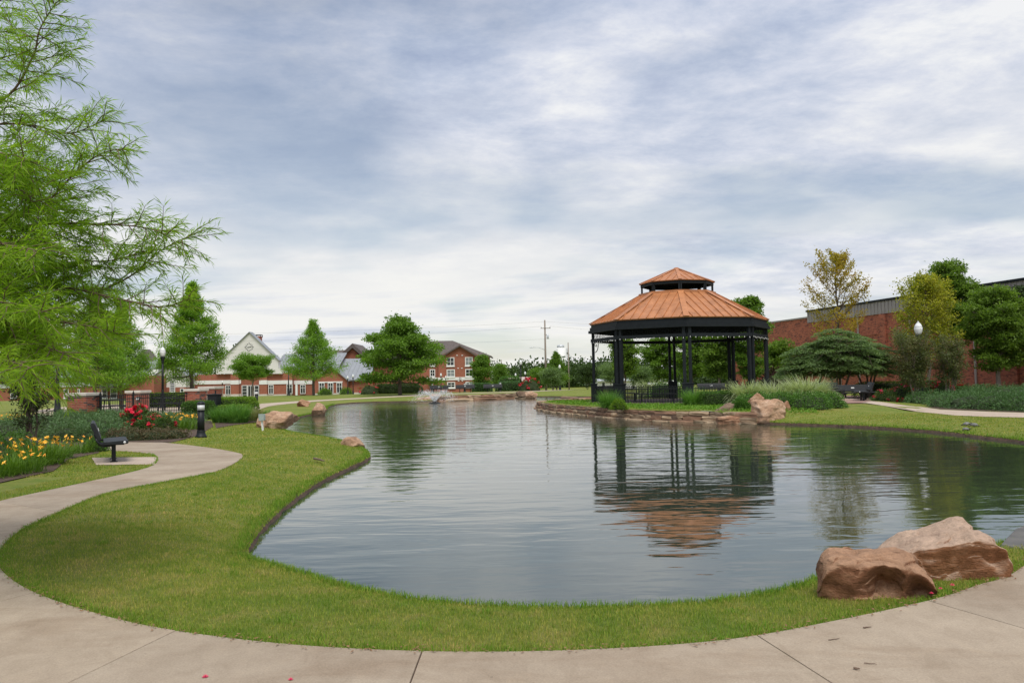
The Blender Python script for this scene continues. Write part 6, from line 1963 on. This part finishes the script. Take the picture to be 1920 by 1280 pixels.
tree_at('round_tree', 1202, 90, 690, 24, .28, 'bark', 'l_dogwood', 'low greyish tree below the light green tree inside the gazebo view', GG, 54, tr=.07, leaf=(.16, .09), nleaf=8000, prof=prof_oval, nprim=26, e_hi=1.1, nsec=6, stems=2, ncl=110, clump=.6, flatcl=.65)
tree_at('broadleaf_tree', 1298, 88, 622, 42, .14, 'bark', 'l_mid', 'tall green tree behind the middle gazebo posts', GG, 55, tr=.13, leaf=(.22, .15), nleaf=18000, prof=prof_round, nprim=40, e_hi=1.2, nsec=7, ncl=110, clump=.6, flatcl=.65)
tree_at('maple_tree', 1348, 66, 630, 42, .26, 'barkpale', 'l_maple', 'bright leaved maple behind the right gazebo posts', GG, 56, tr=.12, leaf=(.17, .14), nleaf=17000, prof=prof_round, nprim=36, e_hi=1.2, nsec=7, ncl=170, clump=.46, flatcl=.65)
tree_at('broadleaf_tree', 1408, 64, 556, 46, .16, 'bark', 'l_mid', 'tall tree whose top shows above the right edge of the gazebo roof', GG, 57, tr=.16, leaf=(.18, .12), nleaf=24000, prof=prof_round, nprim=46, e_hi=1.15, nsec=7, ncl=170, clump=.46, flatcl=.65)
tree_at('broadleaf_tree', 1462, 70, 640, 34, .14, 'bark', 'l_maple', 'dark green tree between the gazebo and the dogwoods', GG, 58, tr=.12, leaf=(.18, .12), nleaf=14000, prof=prof_round, nprim=34, e_hi=1.15, nsec=7, ncl=110, clump=.6, flatcl=.65)
def dogwood_at(px, Y, top_py, halfw_px, label, seed):
    p = A(px, 730, Y); z = zg(p.x, p.y); H = A(px, top_py, Y).z - z; W = halfw_px * Y / FPX
    rng = np.random.default_rng(seed)
    tubes, Ps, Ds = [], [], []
    for st in range(4):
        a = st * PI / 2 + rng.uniform(-.4, .4)
        B = np.array([[.1 * math.cos(a), .1 * math.sin(a), 0], [.22 * W * math.cos(a), .22 * W * math.sin(a), .28 * H], [.42 * W * math.cos(a + .2), .42 * W * math.sin(a + .2), .52 * H], [.6 * W * math.cos(a + .3), .6 * W * math.sin(a + .3), .74 * H]])
        B = catmull(B, 4); tubes.append((B, np.linspace(.075, .025, len(B))))
    h0 = .40 * H
    nd_ = 190
    for i in range(nd_):                      # flat leafy sprays laid over a broad dome
        az = i * 2.39996; s = (i + .5) / nd_
        el = math.asin(min(1, .02 + .98 * s)) if rng.uniform() < .85 else rng.uniform(-.1, .9)
        rf = rng.uniform(.80, 1.02) if rng.uniform() < .72 else rng.uniform(.4, .8)
        c = np.array([W * math.cos(az) * math.cos(el), W * math.sin(az) * math.cos(el), (H - h0) * .97 * math.sin(el)]) * rf + np.array([0, 0, h0])
        q, _ = along(tubes[int(rng.integers(0, 4))][0], rng.uniform(.55, .99))
        mid = (q + c) / 2 + np.array([0, 0, .06 * H])
        tubes.append((catmull([q, mid, c], 3), np.linspace(.022, .006, 7)))
        r = rng.uniform(.30, .52) * (W / 2.0)
        n = int(200 * (r / .45) ** 2)
        th = rng.uniform(0, 2 * PI, n); rr = r * np.sqrt(rng.uniform(0, 1, n))
        x, y = rr * np.cos(th), rr * np.sin(th)
        o = unit([math.cos(az), math.sin(az), 0])
        zz = rng.normal(0, .025, n) - .30 * (x * o[0] + y * o[1]) * math.cos(el) - .35 * (rr / r) ** 2 * r * .5
        Ps.append(np.stack([c[0] + x, c[1] + y, c[2] + zz], 1))
        D = np.stack([np.cos(th), np.sin(th), np.full(n, -.25)], 1) + rng.normal(0, .45, (n, 3)) * np.array([1, 1, .4]); Ds.append(D)
    P, D = np.concatenate(Ps), np.concatenate(Ds); n = len(P)
    V, F = leaves_np(P, D, .11 * rng.uniform(.6, 1.3, n), .065 * rng.uniform(.7, 1.2, n), rng, 1.6)
    tree_thing('dogwood_tree', (tubes_np(tubes, 5), (V, F)), M['bark'], M['l_dogwood'], (p.x, p.y, z - .03), label, DG, random.random() * 6)
DG = 'spreading dogwoods over the plaza benches'
dogwood_at(1524, 48.5, 640, 62, 'layered spreading dogwood nearest the gazebo', 61)
dogwood_at(1574, 47.5, 611, 70, 'highest spreading dogwood behind the bench with the pale plaque', 62)
dogwood_at(1628, 49, 632, 60, 'spreading dogwood reaching towards the lamp post', 63)
YG = 'yellowing trees before the brick building'
YT = dict(prof=prof_oval, e_lo=.35, e_hi=1.1, curve=.35, nsec=6, seclen=.5)
tree_at('yellowing_tree', 1576, 56, 480, 74, .38, 'bark', 'l_yellow', 'sparse yellow leaved tree with visible branches against the sky', YG, 71, tr=.11, leaf=(.13, .09), nleaf=9000, nprim=34, clump=.20, sparse=.15, **YT)
tree_at('yellowing_tree', 1742, 46.5, 518, 68, .30, 'barkpale', 'l_yelgreen', 'denser yellow green tree beside the lamp post', YG, 72, tr=.11, leaf=(.12, .08), nleaf=17000, nprim=44, clump=.26, sparse=.1, **YT)
RGp2 = 'green trees against the brick building'
tree_at('maple_tree', 1872, 46, 550, 72, .26, 'barkpale', 'l_maple', 'large dense green maple in front of the brick wall', RGp2, 73, tr=.14, leaf=(.14, .09), nleaf=38000, prof=prof_round, nprim=50, e_lo=.0, e_hi=1.1, nsec=8, ncl=240, clump=.46, flatcl=.55)
tree_at('maple_tree', 1790, 50, 486, 58, .34, 'bark', 'l_maple', 'tallest green tree rising above the brick building roof', RGp2, 74, tr=.16, leaf=(.14, .09), nleaf=28000, prof=prof_round, nprim=46, e_lo=.15, e_hi=1.15, nsec=8, ncl=190, clump=.42, flatcl=.65)
tree_at('maple_tree', 1935, 49, 545, 70, .28, 'bark', 'l_dark', 'dark green tree at the corner of the brick wall behind the maple', RGp2, 75, tr=.13, leaf=(.14, .09), nleaf=18000, prof=prof_round, nprim=38, e_hi=1.1, nsec=7, ncl=150, clump=.45, flatcl=.6)
MG = 'vase shaped crepe myrtles'
MT = dict(prof=lambda t: .55 + .45 * t, e_lo=.45, e_hi=1.1, curve=.35, nsec=6, seclen=.35, stems=5)
tree_at('crepe_myrtle', 1714, 39.8, 656, 54, .30, 'barkpale', 'l_myrtle', 'dark bushy crepe myrtle wrapped round the lamp post', MG, 81, tr=.07, leaf=(.10, .05), nleaf=12000, nprim=45, clump=.22, **MT)
tree_at('crepe_myrtle', 1784, 39.8, 654, 38, .36, 'barkpale', 'l_myrtle', 'smaller sparse crepe myrtle with pale stems behind the red roses', MG, 82, tr=.06, leaf=(.10, .05), nleaf=7000, nprim=40, clump=.22, **MT)
tree_at('crepe_myrtle', 55, 22.5, 668, 62, .22, 'bark', 'l_myrtle_near', 'dark stemmed crepe myrtle standing in the juniper bed below the cypress boughs', MG, 83, tr=.07, leaf=(.085, .045), nleaf=4600, nprim=36, clump=.2, **MT)

# far-off trees that close the horizon
rng = np.random.default_rng(5)
Vs, Fs, b0 = [], [], 0
for i in range(195):
    x = rng.uniform(-240, 330) if i < 150 else rng.uniform(0, 75); y = rng.uniform(205, 300) if i < 150 else rng.uniform(196, 235)
    H = rng.uniform(5, 8) if -40 < x < 75 else rng.uniform(7, 12)
    n = 520
    V, F = dome_leaves(rng, n, rng.uniform(4, 7), 4, H, (.75, .6), .5, .3, int(rng.integers(4, 8)))
    V = V + np.array([x, y, -1.3]); Vs.append(V); Fs.append(F + b0); b0 += len(V)
tag(link('distant_trees', np_mesh('distant_trees', np.concatenate(Vs), np.concatenate(Fs), M['l_dark'])), 'dark line of distant trees closing the horizon', 'trees', kind='stuff')

# ------------------------------------------------------------------ the foreground cypress
def near_cypress():
    rng = np.random.default_rng(12)
    base = np.array([-8.4, 8.6, -.03])
    H = 11.5
    tr = np.array([base + np.array([.10 * math.sin(h * .8), .08 * math.cos(h * .9), h]) for h in np.linspace(0, H, 14)])
    tubes = [(tr, np.linspace(.24, .03, 14))]
    sprays = []                              # (polyline of a leafy shoot, length)
    def trunk(z):
        return np.array([np.interp(z, tr[:, 2], tr[:, k]) for k in range(3)])
    def bough_px(z0, pts, r=.035, dens=1.0):
        """a bough from trunk height z0 through places given as (px, py, Y)"""
        C = [trunk(z0)] + [np.array(A(x - (30 if x > 60 else 0), y, Y)) for x, y, Y in pts]
        B = catmull(C, 6)
        grow(B, r, dens)
    def grow(B, r, dens):
        L = np.linalg.norm(np.diff(B, axis=0), axis=1).sum()
        tubes.append((B, np.linspace(r * .62, .004, len(B))))
        n = int(L * 7.2 * dens)
        for j in range(n):
            s = .18 + .82 * (j + rng.uniform(0, 1)) / n
            q, d = along(B, min(s, .999))
            side = unit(np.cross(d, [0, 0, 1.0])) * (1 if j % 2 else -1)
            dr = unit(d * rng.uniform(.6, 1.1) + side * rng.uniform(.45, .95) + np.array([0, 0, rng.normal(.05, .60)]))
            l = (.24 + .50 * (1 - s)) * rng.uniform(.7, 1.25)
            S = bough(rng, q, dr, l, -.15, .13, 5)
            tubes.append((S, np.linspace(.006, .0018, 5)))
            sprays.append((S, l))
            if l > .5:
                for m_ in range(int(l * 5)):
                    s2 = rng.uniform(.3, .9); q2, d2 = along(S, s2)
                    sd2 = unit(np.cross(d2, [0, 0, 1.0])) * rng.choice([-1, 1])
                    S2 = bough(rng, q2, unit(d2 * .8 + sd2 * .7 + np.array([0, 0, rng.normal(0, .2)])), l * .45, -.15, .12, 4)
                    tubes.append((S2, np.linspace(.004, .0015, 4))); sprays.append((S2, l * .45))
        tip, d = along(B, .93); sprays.append((B[-8:], .5))
    # boughs whose tips show in the photograph
    bough_px(4.3, [(-160, 240, 7.6), (0, 190, 7.3), (60, 110, 7.1), (105, 55, 7.0), (135, 5, 6.9)], .030)
    bough_px(5.6, [(-150, 80, 7.8), (-30, 20, 7.6), (60, -40, 7.4)], .03)
    bough_px(4.0, [(-180, 270, 7.9), (-20, 235, 7.6), (90, 235, 7.4), (160, 250, 7.3), (225, 225, 7.2)], .030)
    bough_px(3.7, [(-180, 330, 7.8), (-30, 315, 7.6), (60, 320, 7.3), (140, 320, 7.2)], .030)
    bough_px(3.2, [(-150, 440, 7.6), (20, 410, 7.3), (110, 385, 7.1), (165, 330, 7.0), (215, 290, 6.9), (262, 278, 6.8)], .032)
    bough_px(3.1, [(-150, 460, 7.7), (0, 430, 7.5), (120, 420, 7.3), (200, 420, 7.2), (290, 425, 7.1), (345, 440, 7.0)], .030)
    bough_px(2.9, [(-150, 480, 7.9), (0, 470, 7.7), (110, 475, 7.5), (220, 490, 7.3), (300, 470, 7.2)], .030)
    bough_px(2.6, [(-120, 590, 8.2), (60, 590, 8.0), (180, 560, 7.8), (270, 520, 7.6), (330, 470, 7.4), (390, 440, 7.3)], .034, 1.1)
    bough_px(2.5, [(-120, 560, 7.8), (50, 540, 7.5), (160, 540, 7.3), (250, 560, 7.1), (330, 575, 7.0), (385, 560, 6.9)], .030)
    bough_px(2.3, [(-150, 620, 7.6), (0, 600, 7.2), (100, 600, 7.0), (190, 610, 6.8), (250, 625, 6.7)], .030)
    bough_px(2.1, [(-150, 640, 7.2), (-30, 630, 6.8), (60, 640, 6.5), (130, 655, 6.3), (180, 675, 6.2)], .028)
    bough_px(1.95, [(-180, 650, 6.8), (-60, 660, 6.4), (10, 675, 6.0), (60, 690, 5.8)], .026)
    bough_px(2.2, [(-120, 650, 8.6), (40, 640, 8.6), (140, 640, 8.6), (230, 650, 8.6)], .028)
    bough_px(3.4, [(-160, 380, 8.6), (-20, 370, 8.6), (70, 350, 8.5), (130, 380, 8.4)], .028)
    bough_px(2.8, [(-120, 520, 8.6), (20, 520, 8.6), (120, 530, 8.5), (210, 545, 8.4)], .028)
    bough_px(2.4, [(-160, 560, 6.9), (-60, 560, 6.5), (30, 570, 6.2), (110, 585, 6.0)], .028)
    bough_px(3.0, [(-160, 440, 6.9), (-60, 450, 6.6), (20, 460, 6.4), (100, 470, 6.2)], .028)
    bough_px(3.9, [(-160, 260, 7.0), (-60, 280, 6.8), (20, 290, 6.6), (80, 300, 6.5)], .028)
    for (z0, y0, y1, x1, Yd) in ((4.6, 120, 100, 60, 8.2), (3.6, 330, 345, 150, 8.0), (3.3, 400, 430, 190, 7.7), (2.7, 520, 500, 220, 7.6), (2.45, 570, 600, 240, 8.2), (2.15, 640, 630, 150, 7.4), (2.9, 470, 455, 120, 6.9), (3.5, 350, 380, 90, 6.9), (2.3, 600, 650, 100, 6.6)):
        bough_px(z0, [(-160, y0 + 10, Yd + .2), (-40, y0, Yd), (x1 * .45, (y0 + y1) / 2 - 8, Yd - .1), (x1, y1, Yd - .2)], .026)
    # the rest of the crown, outside the frame
    for i in range(46):
        z0 = rng.uniform(1.9, H * .96)
        f = (1 - (z0 - 1.9) / (H - 1.9)) ** .8
        az = i * 2.4 + rng.uniform(-.3, .3)
        az = az % (2 * PI)
        if z0 < 6 and (az < 1.0 or az > 5.4):
            continue
        Ln = .5 + 3.4 * f * rng.uniform(.8, 1.05)
        B = bough(rng, trunk(z0), [math.cos(az), math.sin(az), .25], Ln, .2, .08, 10)
        grow(B, .03 * f + .012, .3)
    # fronds along every shoot
    P, D, U = [], [], []
    for S, l in sprays:
        n = int(9 + l * 110)
        s = np.linspace(.06, 1, n)
        f = s * (len(S) - 1); i = np.minimum(f.astype(int), len(S) - 2); t = (f - i)[:, None]
        p = S[i] * (1 - t) + S[i + 1] * t; d = S[i + 1] - S[i]; d /= np.maximum(np.linalg.norm(d, axis=1, keepdims=True), 1e-9)
        sd = np.cross(d, [0, 0, 1.0]); sd /= np.maximum(np.linalg.norm(sd, axis=1, keepdims=True), 1e-9)
        sg = np.where(np.arange(n) % 2 == 0, 1.0, -1.0)[:, None]
        dd = d * rng.uniform(.5, 1.0, (n, 1)) + sd * sg * rng.uniform(.35, .9, (n, 1)) + rng.normal(0, .32, (n, 3)); dd[:, 2] -= rng.uniform(-.3, .5, n)
        P.append(p); D.append(dd)
    P = np.concatenate(P); D = np.concatenate(D); D /= np.linalg.norm(D, axis=1, keepdims=True)
    n = len(P); L = rng.uniform(.065, .14, n)[:, None]; W = rng.uniform(.0055, .0098, n)[:, None]
    R = rng.normal(0, 1, (n, 3)); R[:, 2] += .8
    S = np.cross(D, R); S /= np.linalg.norm(S, axis=1, keepdims=True)
    D2 = D.copy(); D2[:, 2] -= rng.uniform(.05, .5, n); D2 /= np.linalg.norm(D2, axis=1, keepdims=True)
    m_ = P + D * L * .5; e = m_ + D2 * L * .5
    V = np.stack([P, m_ - S * W / 2, m_ + S * W / 2, e], 1).reshape(-1, 3)
    F = (np.arange(n)[:, None, None] * 4 + np.array([[0, 1, 2], [1, 3, 2]])[None]).reshape(-1, 3)
    t = empty('cypress_tree', tuple(base))
    TV, TF = tubes_np(tubes[:1], 8); V2, F2 = tubes_np(tubes[1:], 3)
    TV, TF = np.concatenate([TV, V2]), np.concatenate([TF, F2 + len(TV)])
    link('trunk', np_mesh('trunk', TV - base, TF, M['barkred'], True), t)
    c = link('crown', np_mesh('crown', V - base, F, M['l_cyp_near']), t); c['kind'] = 'stuff'
    tag(t, 'large feathery bald cypress whose boughs hang over the path from the left', 'tree')
    print('near cypress fronds', n)
near_cypress()
# ------------------------------------------------------------------ shrubs, hedges, grasses, flowers
JL = 'low spreading junipers in the left bed'
def juniper(px, py, rx, h, leafm, lab, group, seed, ry=None, n=4000, z=0.0):
    p = G(px, py)
    return shrub('juniper', (p.x, p.y, zg(p.x, p.y) + z), rx, ry or rx * .8, h, M[leafm], lab, 'shrub', group, n, (.10, .028), seed, random.random() * 6, .42, .2, 9)
for i, (px, py, rx, h) in enumerate([(100, 818, 1.15, .55), (145, 824, 1.1, .5), (178, 814, 1.2, .58), (215, 808, 1.3, .55), (165, 800, 1.6, .6), (120, 803, 1.4, .6), (250, 802, 1.3, .5),
                                     (300, 796, 1.4, .42), (335, 792, 1.4, .38), (75, 806, 1.3, .5), (215, 796, 1.8, .55), (265, 793, 1.8, .45), (185, 826, .9, .5), (20, 812, 1.4, .5), (-20, 818, 1.4, .5)]):
    juniper(px, py, rx, h, 'l_juniper', 'low blue green spreading juniper in the bed behind the bench', JL, 100 + i)
shrub('low_brown_shrub', G(235, 826), .75, .5, .36, M['l_brownshrub'], 'brownish low shrub at the path edge right of the bench', 'shrub', 'brownish low shrubs along the bed edge', 2600, (.05, .03), 131)
shrub('low_brown_shrub', G(285, 824), .7, .5, .30, M['l_brownshrub'], 'brownish low shrub at the path edge below the red roses', 'shrub', 'brownish low shrubs along the bed edge', 2600, (.05, .03), 132)
shrub('low_brown_shrub', G(318, 822), .6, .45, .30, M['l_brownshrub'], 'brownish low shrub at the corner of the bed near the bollard', 'shrub', 'brownish low shrubs along the bed edge', 2200, (.05, .03), 133)
shrub('clipped_round_shrub', G(5, 868), .80, .75, .62, M['l_box'], 'clipped rounded dark green shrub behind the daylilies', 'shrub', None, 7000, (.04, .025), 141, 0, .18)
shrub('clipped_round_shrub', G(180, 846), .30, .28, .34, M['l_box'], 'small clipped ball shrub left of the bench', 'shrub', None, 2600, (.035, .022), 142, 0, .2)
shrub('clipped_round_shrub', G(230, 789), .9, .8, .42, M['l_boxlight'], 'bright yellow green mound in front of the iron fence', 'shrub', None, 3600, (.06, .035), 143)
hedge('box_hedge', G(372, 786), .62, .5, .82, M['l_box'], 'dark clipped box hedge block in front of the right brick pier', -.2, None, 6500, (.06, .035), 144)
hedge('box_hedge', G(440, 778), 1.05, .6, .88, M['l_boxlight'], 'yellow green clipped hedge block beyond the litter bin', -.1, None, 7000, (.07, .045), 145)
hedge('box_hedge', G(438, 784), .70, .4, .60, M['l_boxlight'], 'lower yellow green clipped hedge with pale flowers beyond the bin', -.1, None, 5000, (.06, .04), 146)
hedge('plaza_hedge', A(330, 762, 57), 3.2, .5, .95, M['l_boxlight'], 'long clipped hedge on the plaza behind the iron fence', 0, None, 6000, (.10, .06), 147)
# grass clumps on the left
LG = 'green grass clumps in the left beds'
for i, (px, py, r0, L, n, m, lab) in enumerate([(130, 793, .5, .65, 900, 'l_ograss', 'fine green grass clump between the lamp post and the brick pier'), (165, 791, .6, .6, 900, 'l_ograss', 'fine green grass clump at the foot of the brick pier'),
                                                (418, 792, .4, .75, 900, 'l_ograss', 'green grass clump beside the box hedge'), (447, 793, .35, .85, 900, 'l_ograss', 'upright bright green grass clump by the lawn'), (472, 789, .45, .6, 800, 'l_tan', 'tan flowering grass clump left of the broad boulder')]):
    p = G(px, py); grass_clump('grass_clump', (p.x, p.y, .01), r0, L, .018, n, M[m], lab, LG, 150 + i, .8)
p = G(501, 790); shrub('small_dark_shrub', (p.x, p.y, 0), .28, .25, .34, M['l_ograss'], 'small dark green tuft behind the broad boulder', 'shrub', None, 900, (.12, .02), 158)
# daylilies
LILY = bloom_mesh('flower', M['petal_gold'], 6, .052, .5, .6); LILY2 = bloom_mesh('flower', M['petal_yellow'], 6, .05, .55, .5)
BUD = MB().lathe([(.004, -.03), (.010, 0), (.008, .03), (.002, .05)], 6).mesh('bud', M['petal_yellow'])
def daylily(px, py, r0, L, nb, nf, label, seed, w=.016, group='clumps of yellow daylilies'):
    p = G(px, py); rr = random.Random(seed)
    t = empty('daylily_clump', (p.x, p.y, .015)); tag(t, label, 'flowers', group)
    V, F, tips = arcs_np(np.random.default_rng(seed), nb, r0, L, w, 1.0, 5, 1.2)
    c = link('leaves', np_mesh('leaves', V, F, M['l_strap']), t); c['kind'] = 'stuff'
    st = MB()
    for i in range(nf):
        a, r = rr.uniform(0, 2 * PI), r0 * math.sqrt(rr.random()) * 1.15
        h = L * rr.uniform(.62, 1.0)
        x, y = r * math.cos(a), r * math.sin(a); x2, y2 = x + rr.uniform(-.08, .08), y + rr.uniform(-.08, .08)
        st.tube([(x, y, 0), ((x + x2) / 2, (y + y2) / 2, h * .6), (x2, y2, h)], .004, 4)
        link('flower' if i % 4 else 'bud', (LILY if i % 3 else LILY2) if i % 4 else BUD, t, (x2, y2, h + .01), (rr.uniform(-.9, .9), rr.uniform(-.9, .9), rr.uniform(0, 6)), rr.uniform(.8, 1.2))
    o = st.build('stems', M['l_strap'], t); o['kind'] = 'stuff'
daylily(72, 872, .50, .56, 620, 34, 'daylily clump with the most open yellow flowers beside the lawn', 161)
daylily(25, 888, .5, .42, 520, 26, 'daylily clump at the front corner of the bed with orange yellow flowers', 162)
daylily(-25, 896, .5, .40, 420, 18, 'daylily clump in front of the clipped round shrub', 163)
daylily(108, 860, .32, .42, 260, 12, 'daylily clump below the dark crepe myrtle', 164)
daylily(150, 850, .28, .36, 200, 9, 'daylily clump between the bench and the crepe myrtle', 165)
daylily(335, 806, .75, .55, 420, 46, 'orange yellow daylily clump right of the red roses', 166, .022)
daylily(20, 800, .8, .5, 300, 20, 'distant daylily clump by the far left path', 167, .022)
daylily(-30, 806, .8, .5, 300, 16, 'distant daylily clump at the left edge of the far left path', 168, .022)
# roses
ROSEB = rose_mesh('bloom', M['petal_red'], .075); ROSEP = rose_mesh('bloom', M['petal_pink'], .07)
def rose_bush(px, py, rx, ry, h, nb, label, seed, Y=None, z=None, scale=1.0, n=3600, leafm='l_rose', gr='red rose bushes'):
    p = G(px, py) if Y is None else A(px, py, Y)
    rr = random.Random(seed)
    t = shrub('rose_bush', (p.x, p.y, zg(p.x, p.y) if z is None else z), rx, ry, h, M[leafm], label, 'rose bush', gr, n, (.07, .045), seed, 0, .5, .5, 5)
    k = 0
    while k < nb:
        a = rr.uniform(0, 2 * PI); e = rr.uniform(.15, 1.4)
        cx_, cy_, cz_ = rx * math.cos(a) * math.cos(e), ry * math.sin(a) * math.cos(e), h * math.sin(e)
        for j in range(rr.randint(2, 5)):
            link('bloom', ROSEB if rr.random() < .7 else ROSEP, t, (cx_ + rr.gauss(0, .06) * scale, cy_ + rr.gauss(0, .06) * scale, cz_ * 1.03 + rr.gauss(0, .04) * scale), (rr.uniform(-.7, .7), rr.uniform(-.7, .7), rr.uniform(0, 6)), scale * rr.uniform(.8, 1.15))
            k += 1
    return t
rose_bush(262, 807, .75, .6, .82, 84, 'tall rose bush with clusters of red blooms in front of the fence', 171, scale=1.3)
rose_bush(300, 812, .55, .5, .52, 22, 'smaller rose bush with red blooms beside the orange daylilies', 172, scale=1.2)
rose_bush(275, 812, .5, .45, .5, 16, 'rose bush with deep pink blooms in the juniper bed', 173, scale=1.2)
for i, (px, Y, rx, h, nb, lab) in enumerate([(1662, 40.2, .7, .62, 30, 'rose bush beside the end of the plaza bench'), (1690, 41.0, .9, .85, 50, 'rose bush with red clusters left of the dark crepe myrtle'), (1735, 41.6, .8, .85, 46, 'rose bush between the two crepe myrtles'),
                                            (1765, 41.0, .8, .95, 60, 'rose bush with the brightest red cluster by the brick wall'), (1798, 41.5, .6, .8, 26, 'rose bush right of the sparse crepe myrtle')]):
    rose_bush(px, 735, rx, .5, h, nb, lab, 180 + i, Y, None, 1.15)
rose_bush(994, 735, 1.35, .9, 1.45, 90, 'far rose bush covered in red blooms beside the tall lamp post', 190, 95, 0, 1.5, 2600)
rose_bush(692, 737, 1.2, .8, 1.2, 26, 'far rose bush at the left end of the hedge below the oak', 191, 92, 0, 1.7, 2600)
# far bank hedges
FH = 'low hedges on the far bank'
for i, (a, c, Y, h, m, lab) in enumerate([(700, 792, 93, 1.05, 'l_dark', 'dark low hedge beneath the big oak'), (886, 922, 97, .95, 'l_juniper2', 'low green hedge between the two right far benches'), (930, 1000, 98, 1.1, 'l_juniper2', 'low blue green hedge right of the far benches'), (935, 978, 101, 1.75, 'l_hedge', 'clipped taller hedge behind the right far bench')]):
    x0, x1 = A(a, 735, Y).x, A(c, 735, Y).x
    hedge('hedge', ((x0 + x1) / 2, Y, zg((x0 + x1) / 2, Y)), (x1 - x0) / 2, .7, h, M[m], lab, 0, FH, 4200, (.16, .08), 200 + i, .2)
for px, lab in ((609, 'rounded shrub below the left windows of the brick wing'), (649, 'rounded shrub by the pair of lamp posts')):
    p = A(px, 740, 142); shrub('round_shrub', (p.x, p.y, zg(p.x, p.y)), 1.15, .9, 1.25, M['l_mid'], lab, 'shrub', 'rounded shrubs by the brick wing', 1600, (.2, .1), px)
p = A(1462, 735, 66); shrub('purple_shrub', (p.x, p.y, 0), 2.2, 1.4, 1.9, leafmat('purple_leaves', (.04, .018, .016), (.075, .032, .026), None, .2), 'dark purple leaved shrub at the foot of the brick annex', 'shrub', None, 3600, (.14, .09), 210)
# around the gazebo
GZl = lambda p: (p.x, p.y, zg(p.x, p.y))
p = A(1160, 757, 34.2); shrub('clipped_round_shrub', GZl(p), .34, .32, .40, M['l_boxlight'], 'bright green ball shrub at the left front of the gazebo', 'shrub', None, 3000, (.045, .03), 221, 0, .2)
p = A(1142, 752, 36.2); grass_clump('grass_clump', GZl(p), .32, .85, .016, 1100, M['l_ograss'], 'dark green fountain grass left of the ball shrub by the gazebo', 'fountain grasses by the gazebo', 222, 1.1, 1.3)
p = A(1302, 750, 36.0); grass_clump('grass_clump', GZl(p), .36, .85, .016, 1200, M['l_ograss'], 'dark green fountain grass below the front gazebo posts', 'fountain grasses by the gazebo', 223, 1.1, 1.3)
hp = A(1340, 752, 35.6); hedge('box_hedge', GZl(hp), .70, .45, .62, M['l_box'], 'clipped box hedge right of the front gazebo posts', .1, 'box hedges by the gazebo', 6000, (.045, .03), 224)
hp = A(1376, 752, 35.9); hedge('box_hedge', GZl(hp), .80, .5, .64, M['l_box'], 'clipped box hedge partly under the variegated grass', .05, 'box hedges by the gazebo', 6000, (.045, .03), 225)
VG = 'mounds of variegated grass'
for i, (px, py, Y, r0, L, n, lab) in enumerate([(1402, 748, 35.4, .45, 1.25, 1700, 'variegated grass mound at the right edge of the gazebo'), (1452, 748, 34.8, .50, 1.2, 1700, 'variegated grass mound between two others'), (1512, 748, 34.6, .62, 1.4, 2600, 'largest variegated grass mound beside the plaza benches'),
                                                (1222, 738, 53, .7, 1.5, 1500, 'pale variegated grass mound seen through the gazebo')]):
    p = A(px, py, Y); grass_clump('variegated_grass', GZl(p), r0, L, .036, int(n * 1.5), M['l_pampas'], lab, VG, 230 + i, 1.6, 2.3)
LS = 'low glossy shrubs before the variegated grass'
for i, (px, Y, rx, h, lab) in enumerate([(1412, 32.6, .85, .60, 'low leafy green shrub behind the wedge shaped boulder'), (1462, 31.8, .95, .60, 'low leafy green shrub above the orange brown boulder'), (1512, 31.6, 1.0, .62, 'low leafy green shrub in front of the largest variegated grass'), (1550, 32.2, .75, .55, 'low leafy green shrub at the edge of the brick plaza'), (1388, 31.2, .35, .42, 'small leafy shrub growing between the rocks')]):
    p = A(px, 755, Y); shrub('low_leafy_shrub', GZl(p), rx, rx * .7, h, M['l_hedge'], lab, 'shrub', LS, 3800, (.06, .04), 240 + i, 0, .3)
hp = A(1250, 734, 50); shrub('leafy_shrub', GZl(hp), 1.2, .8, .9, M['l_hedge'], 'leafy green shrub behind the gazebo railing', 'shrub', None, 2600, (.09, .06), 251)
hp = A(1690, 735, 50.5); hedge('hedge', GZl(hp), 2.8, .5, .9, M['l_box'], 'long dark clipped hedge behind the plaza benches', -.1, None, 5000, (.08, .05), 252)
# ground cover on the peninsula
rng = np.random.default_rng(77)
n = 60000
x = rng.uniform(-1, 14, n); y = rng.uniform(30, 48, n)
r = np.hypot(x - GC[0], y - GC[1])
k = (~inside(x, y, _outset(POND, .35)[::2])) & (r > 4.95) & (np.sqrt(((x - 8.5) / 8.5) ** 2 + ((y - 41) / 10.5) ** 2) < 1.12) & (y < 46) & (x < 11.2)
x, y = x[k], y[k]; z = zground(x, y); m_ = len(x)
P = np.stack([x, y, z + rng.uniform(0, .07, m_)], 1); D = rng.normal(0, 1, (m_, 3)); D[:, 2] = np.abs(D[:, 2]) + .3
V, F = leaves_np(P, D, rng.uniform(.05, .10, m_), rng.uniform(.03, .05, m_), rng, .6)
tag(link('ground_cover', np_mesh('ground_cover', V, F, M['l_cover'])), 'bright green leafy ground cover in front of the gazebo', 'ground cover', kind='stuff')
# junipers on the right
JR = 'spreading junipers along the right path'
for i, (px, py, rx, h) in enumerate([(1668, 750, 1.0, .5), (1705, 752, 1.3, .55), (1745, 757, 1.4, .6), (1788, 762, 1.4, .62), (1832, 765, 1.4, .66), (1875, 767, 1.3, .66), (1915, 768, 1.3, .66), (1960, 770, 1.3, .66), (1725, 746, 1.6, .7), (1775, 750, 1.7, .72), (1825, 754, 1.7, .75), (1875, 756, 1.7, .78), (1930, 757, 1.7, .78), (1850, 747, 1.8, .7), (1910, 748, 1.8, .75), (1800, 744, 1.8, .7)]):
    juniper(px, py, rx, h, 'l_juniper2', 'spreading green juniper between the right path and the brick wall', JR, 300 + i)
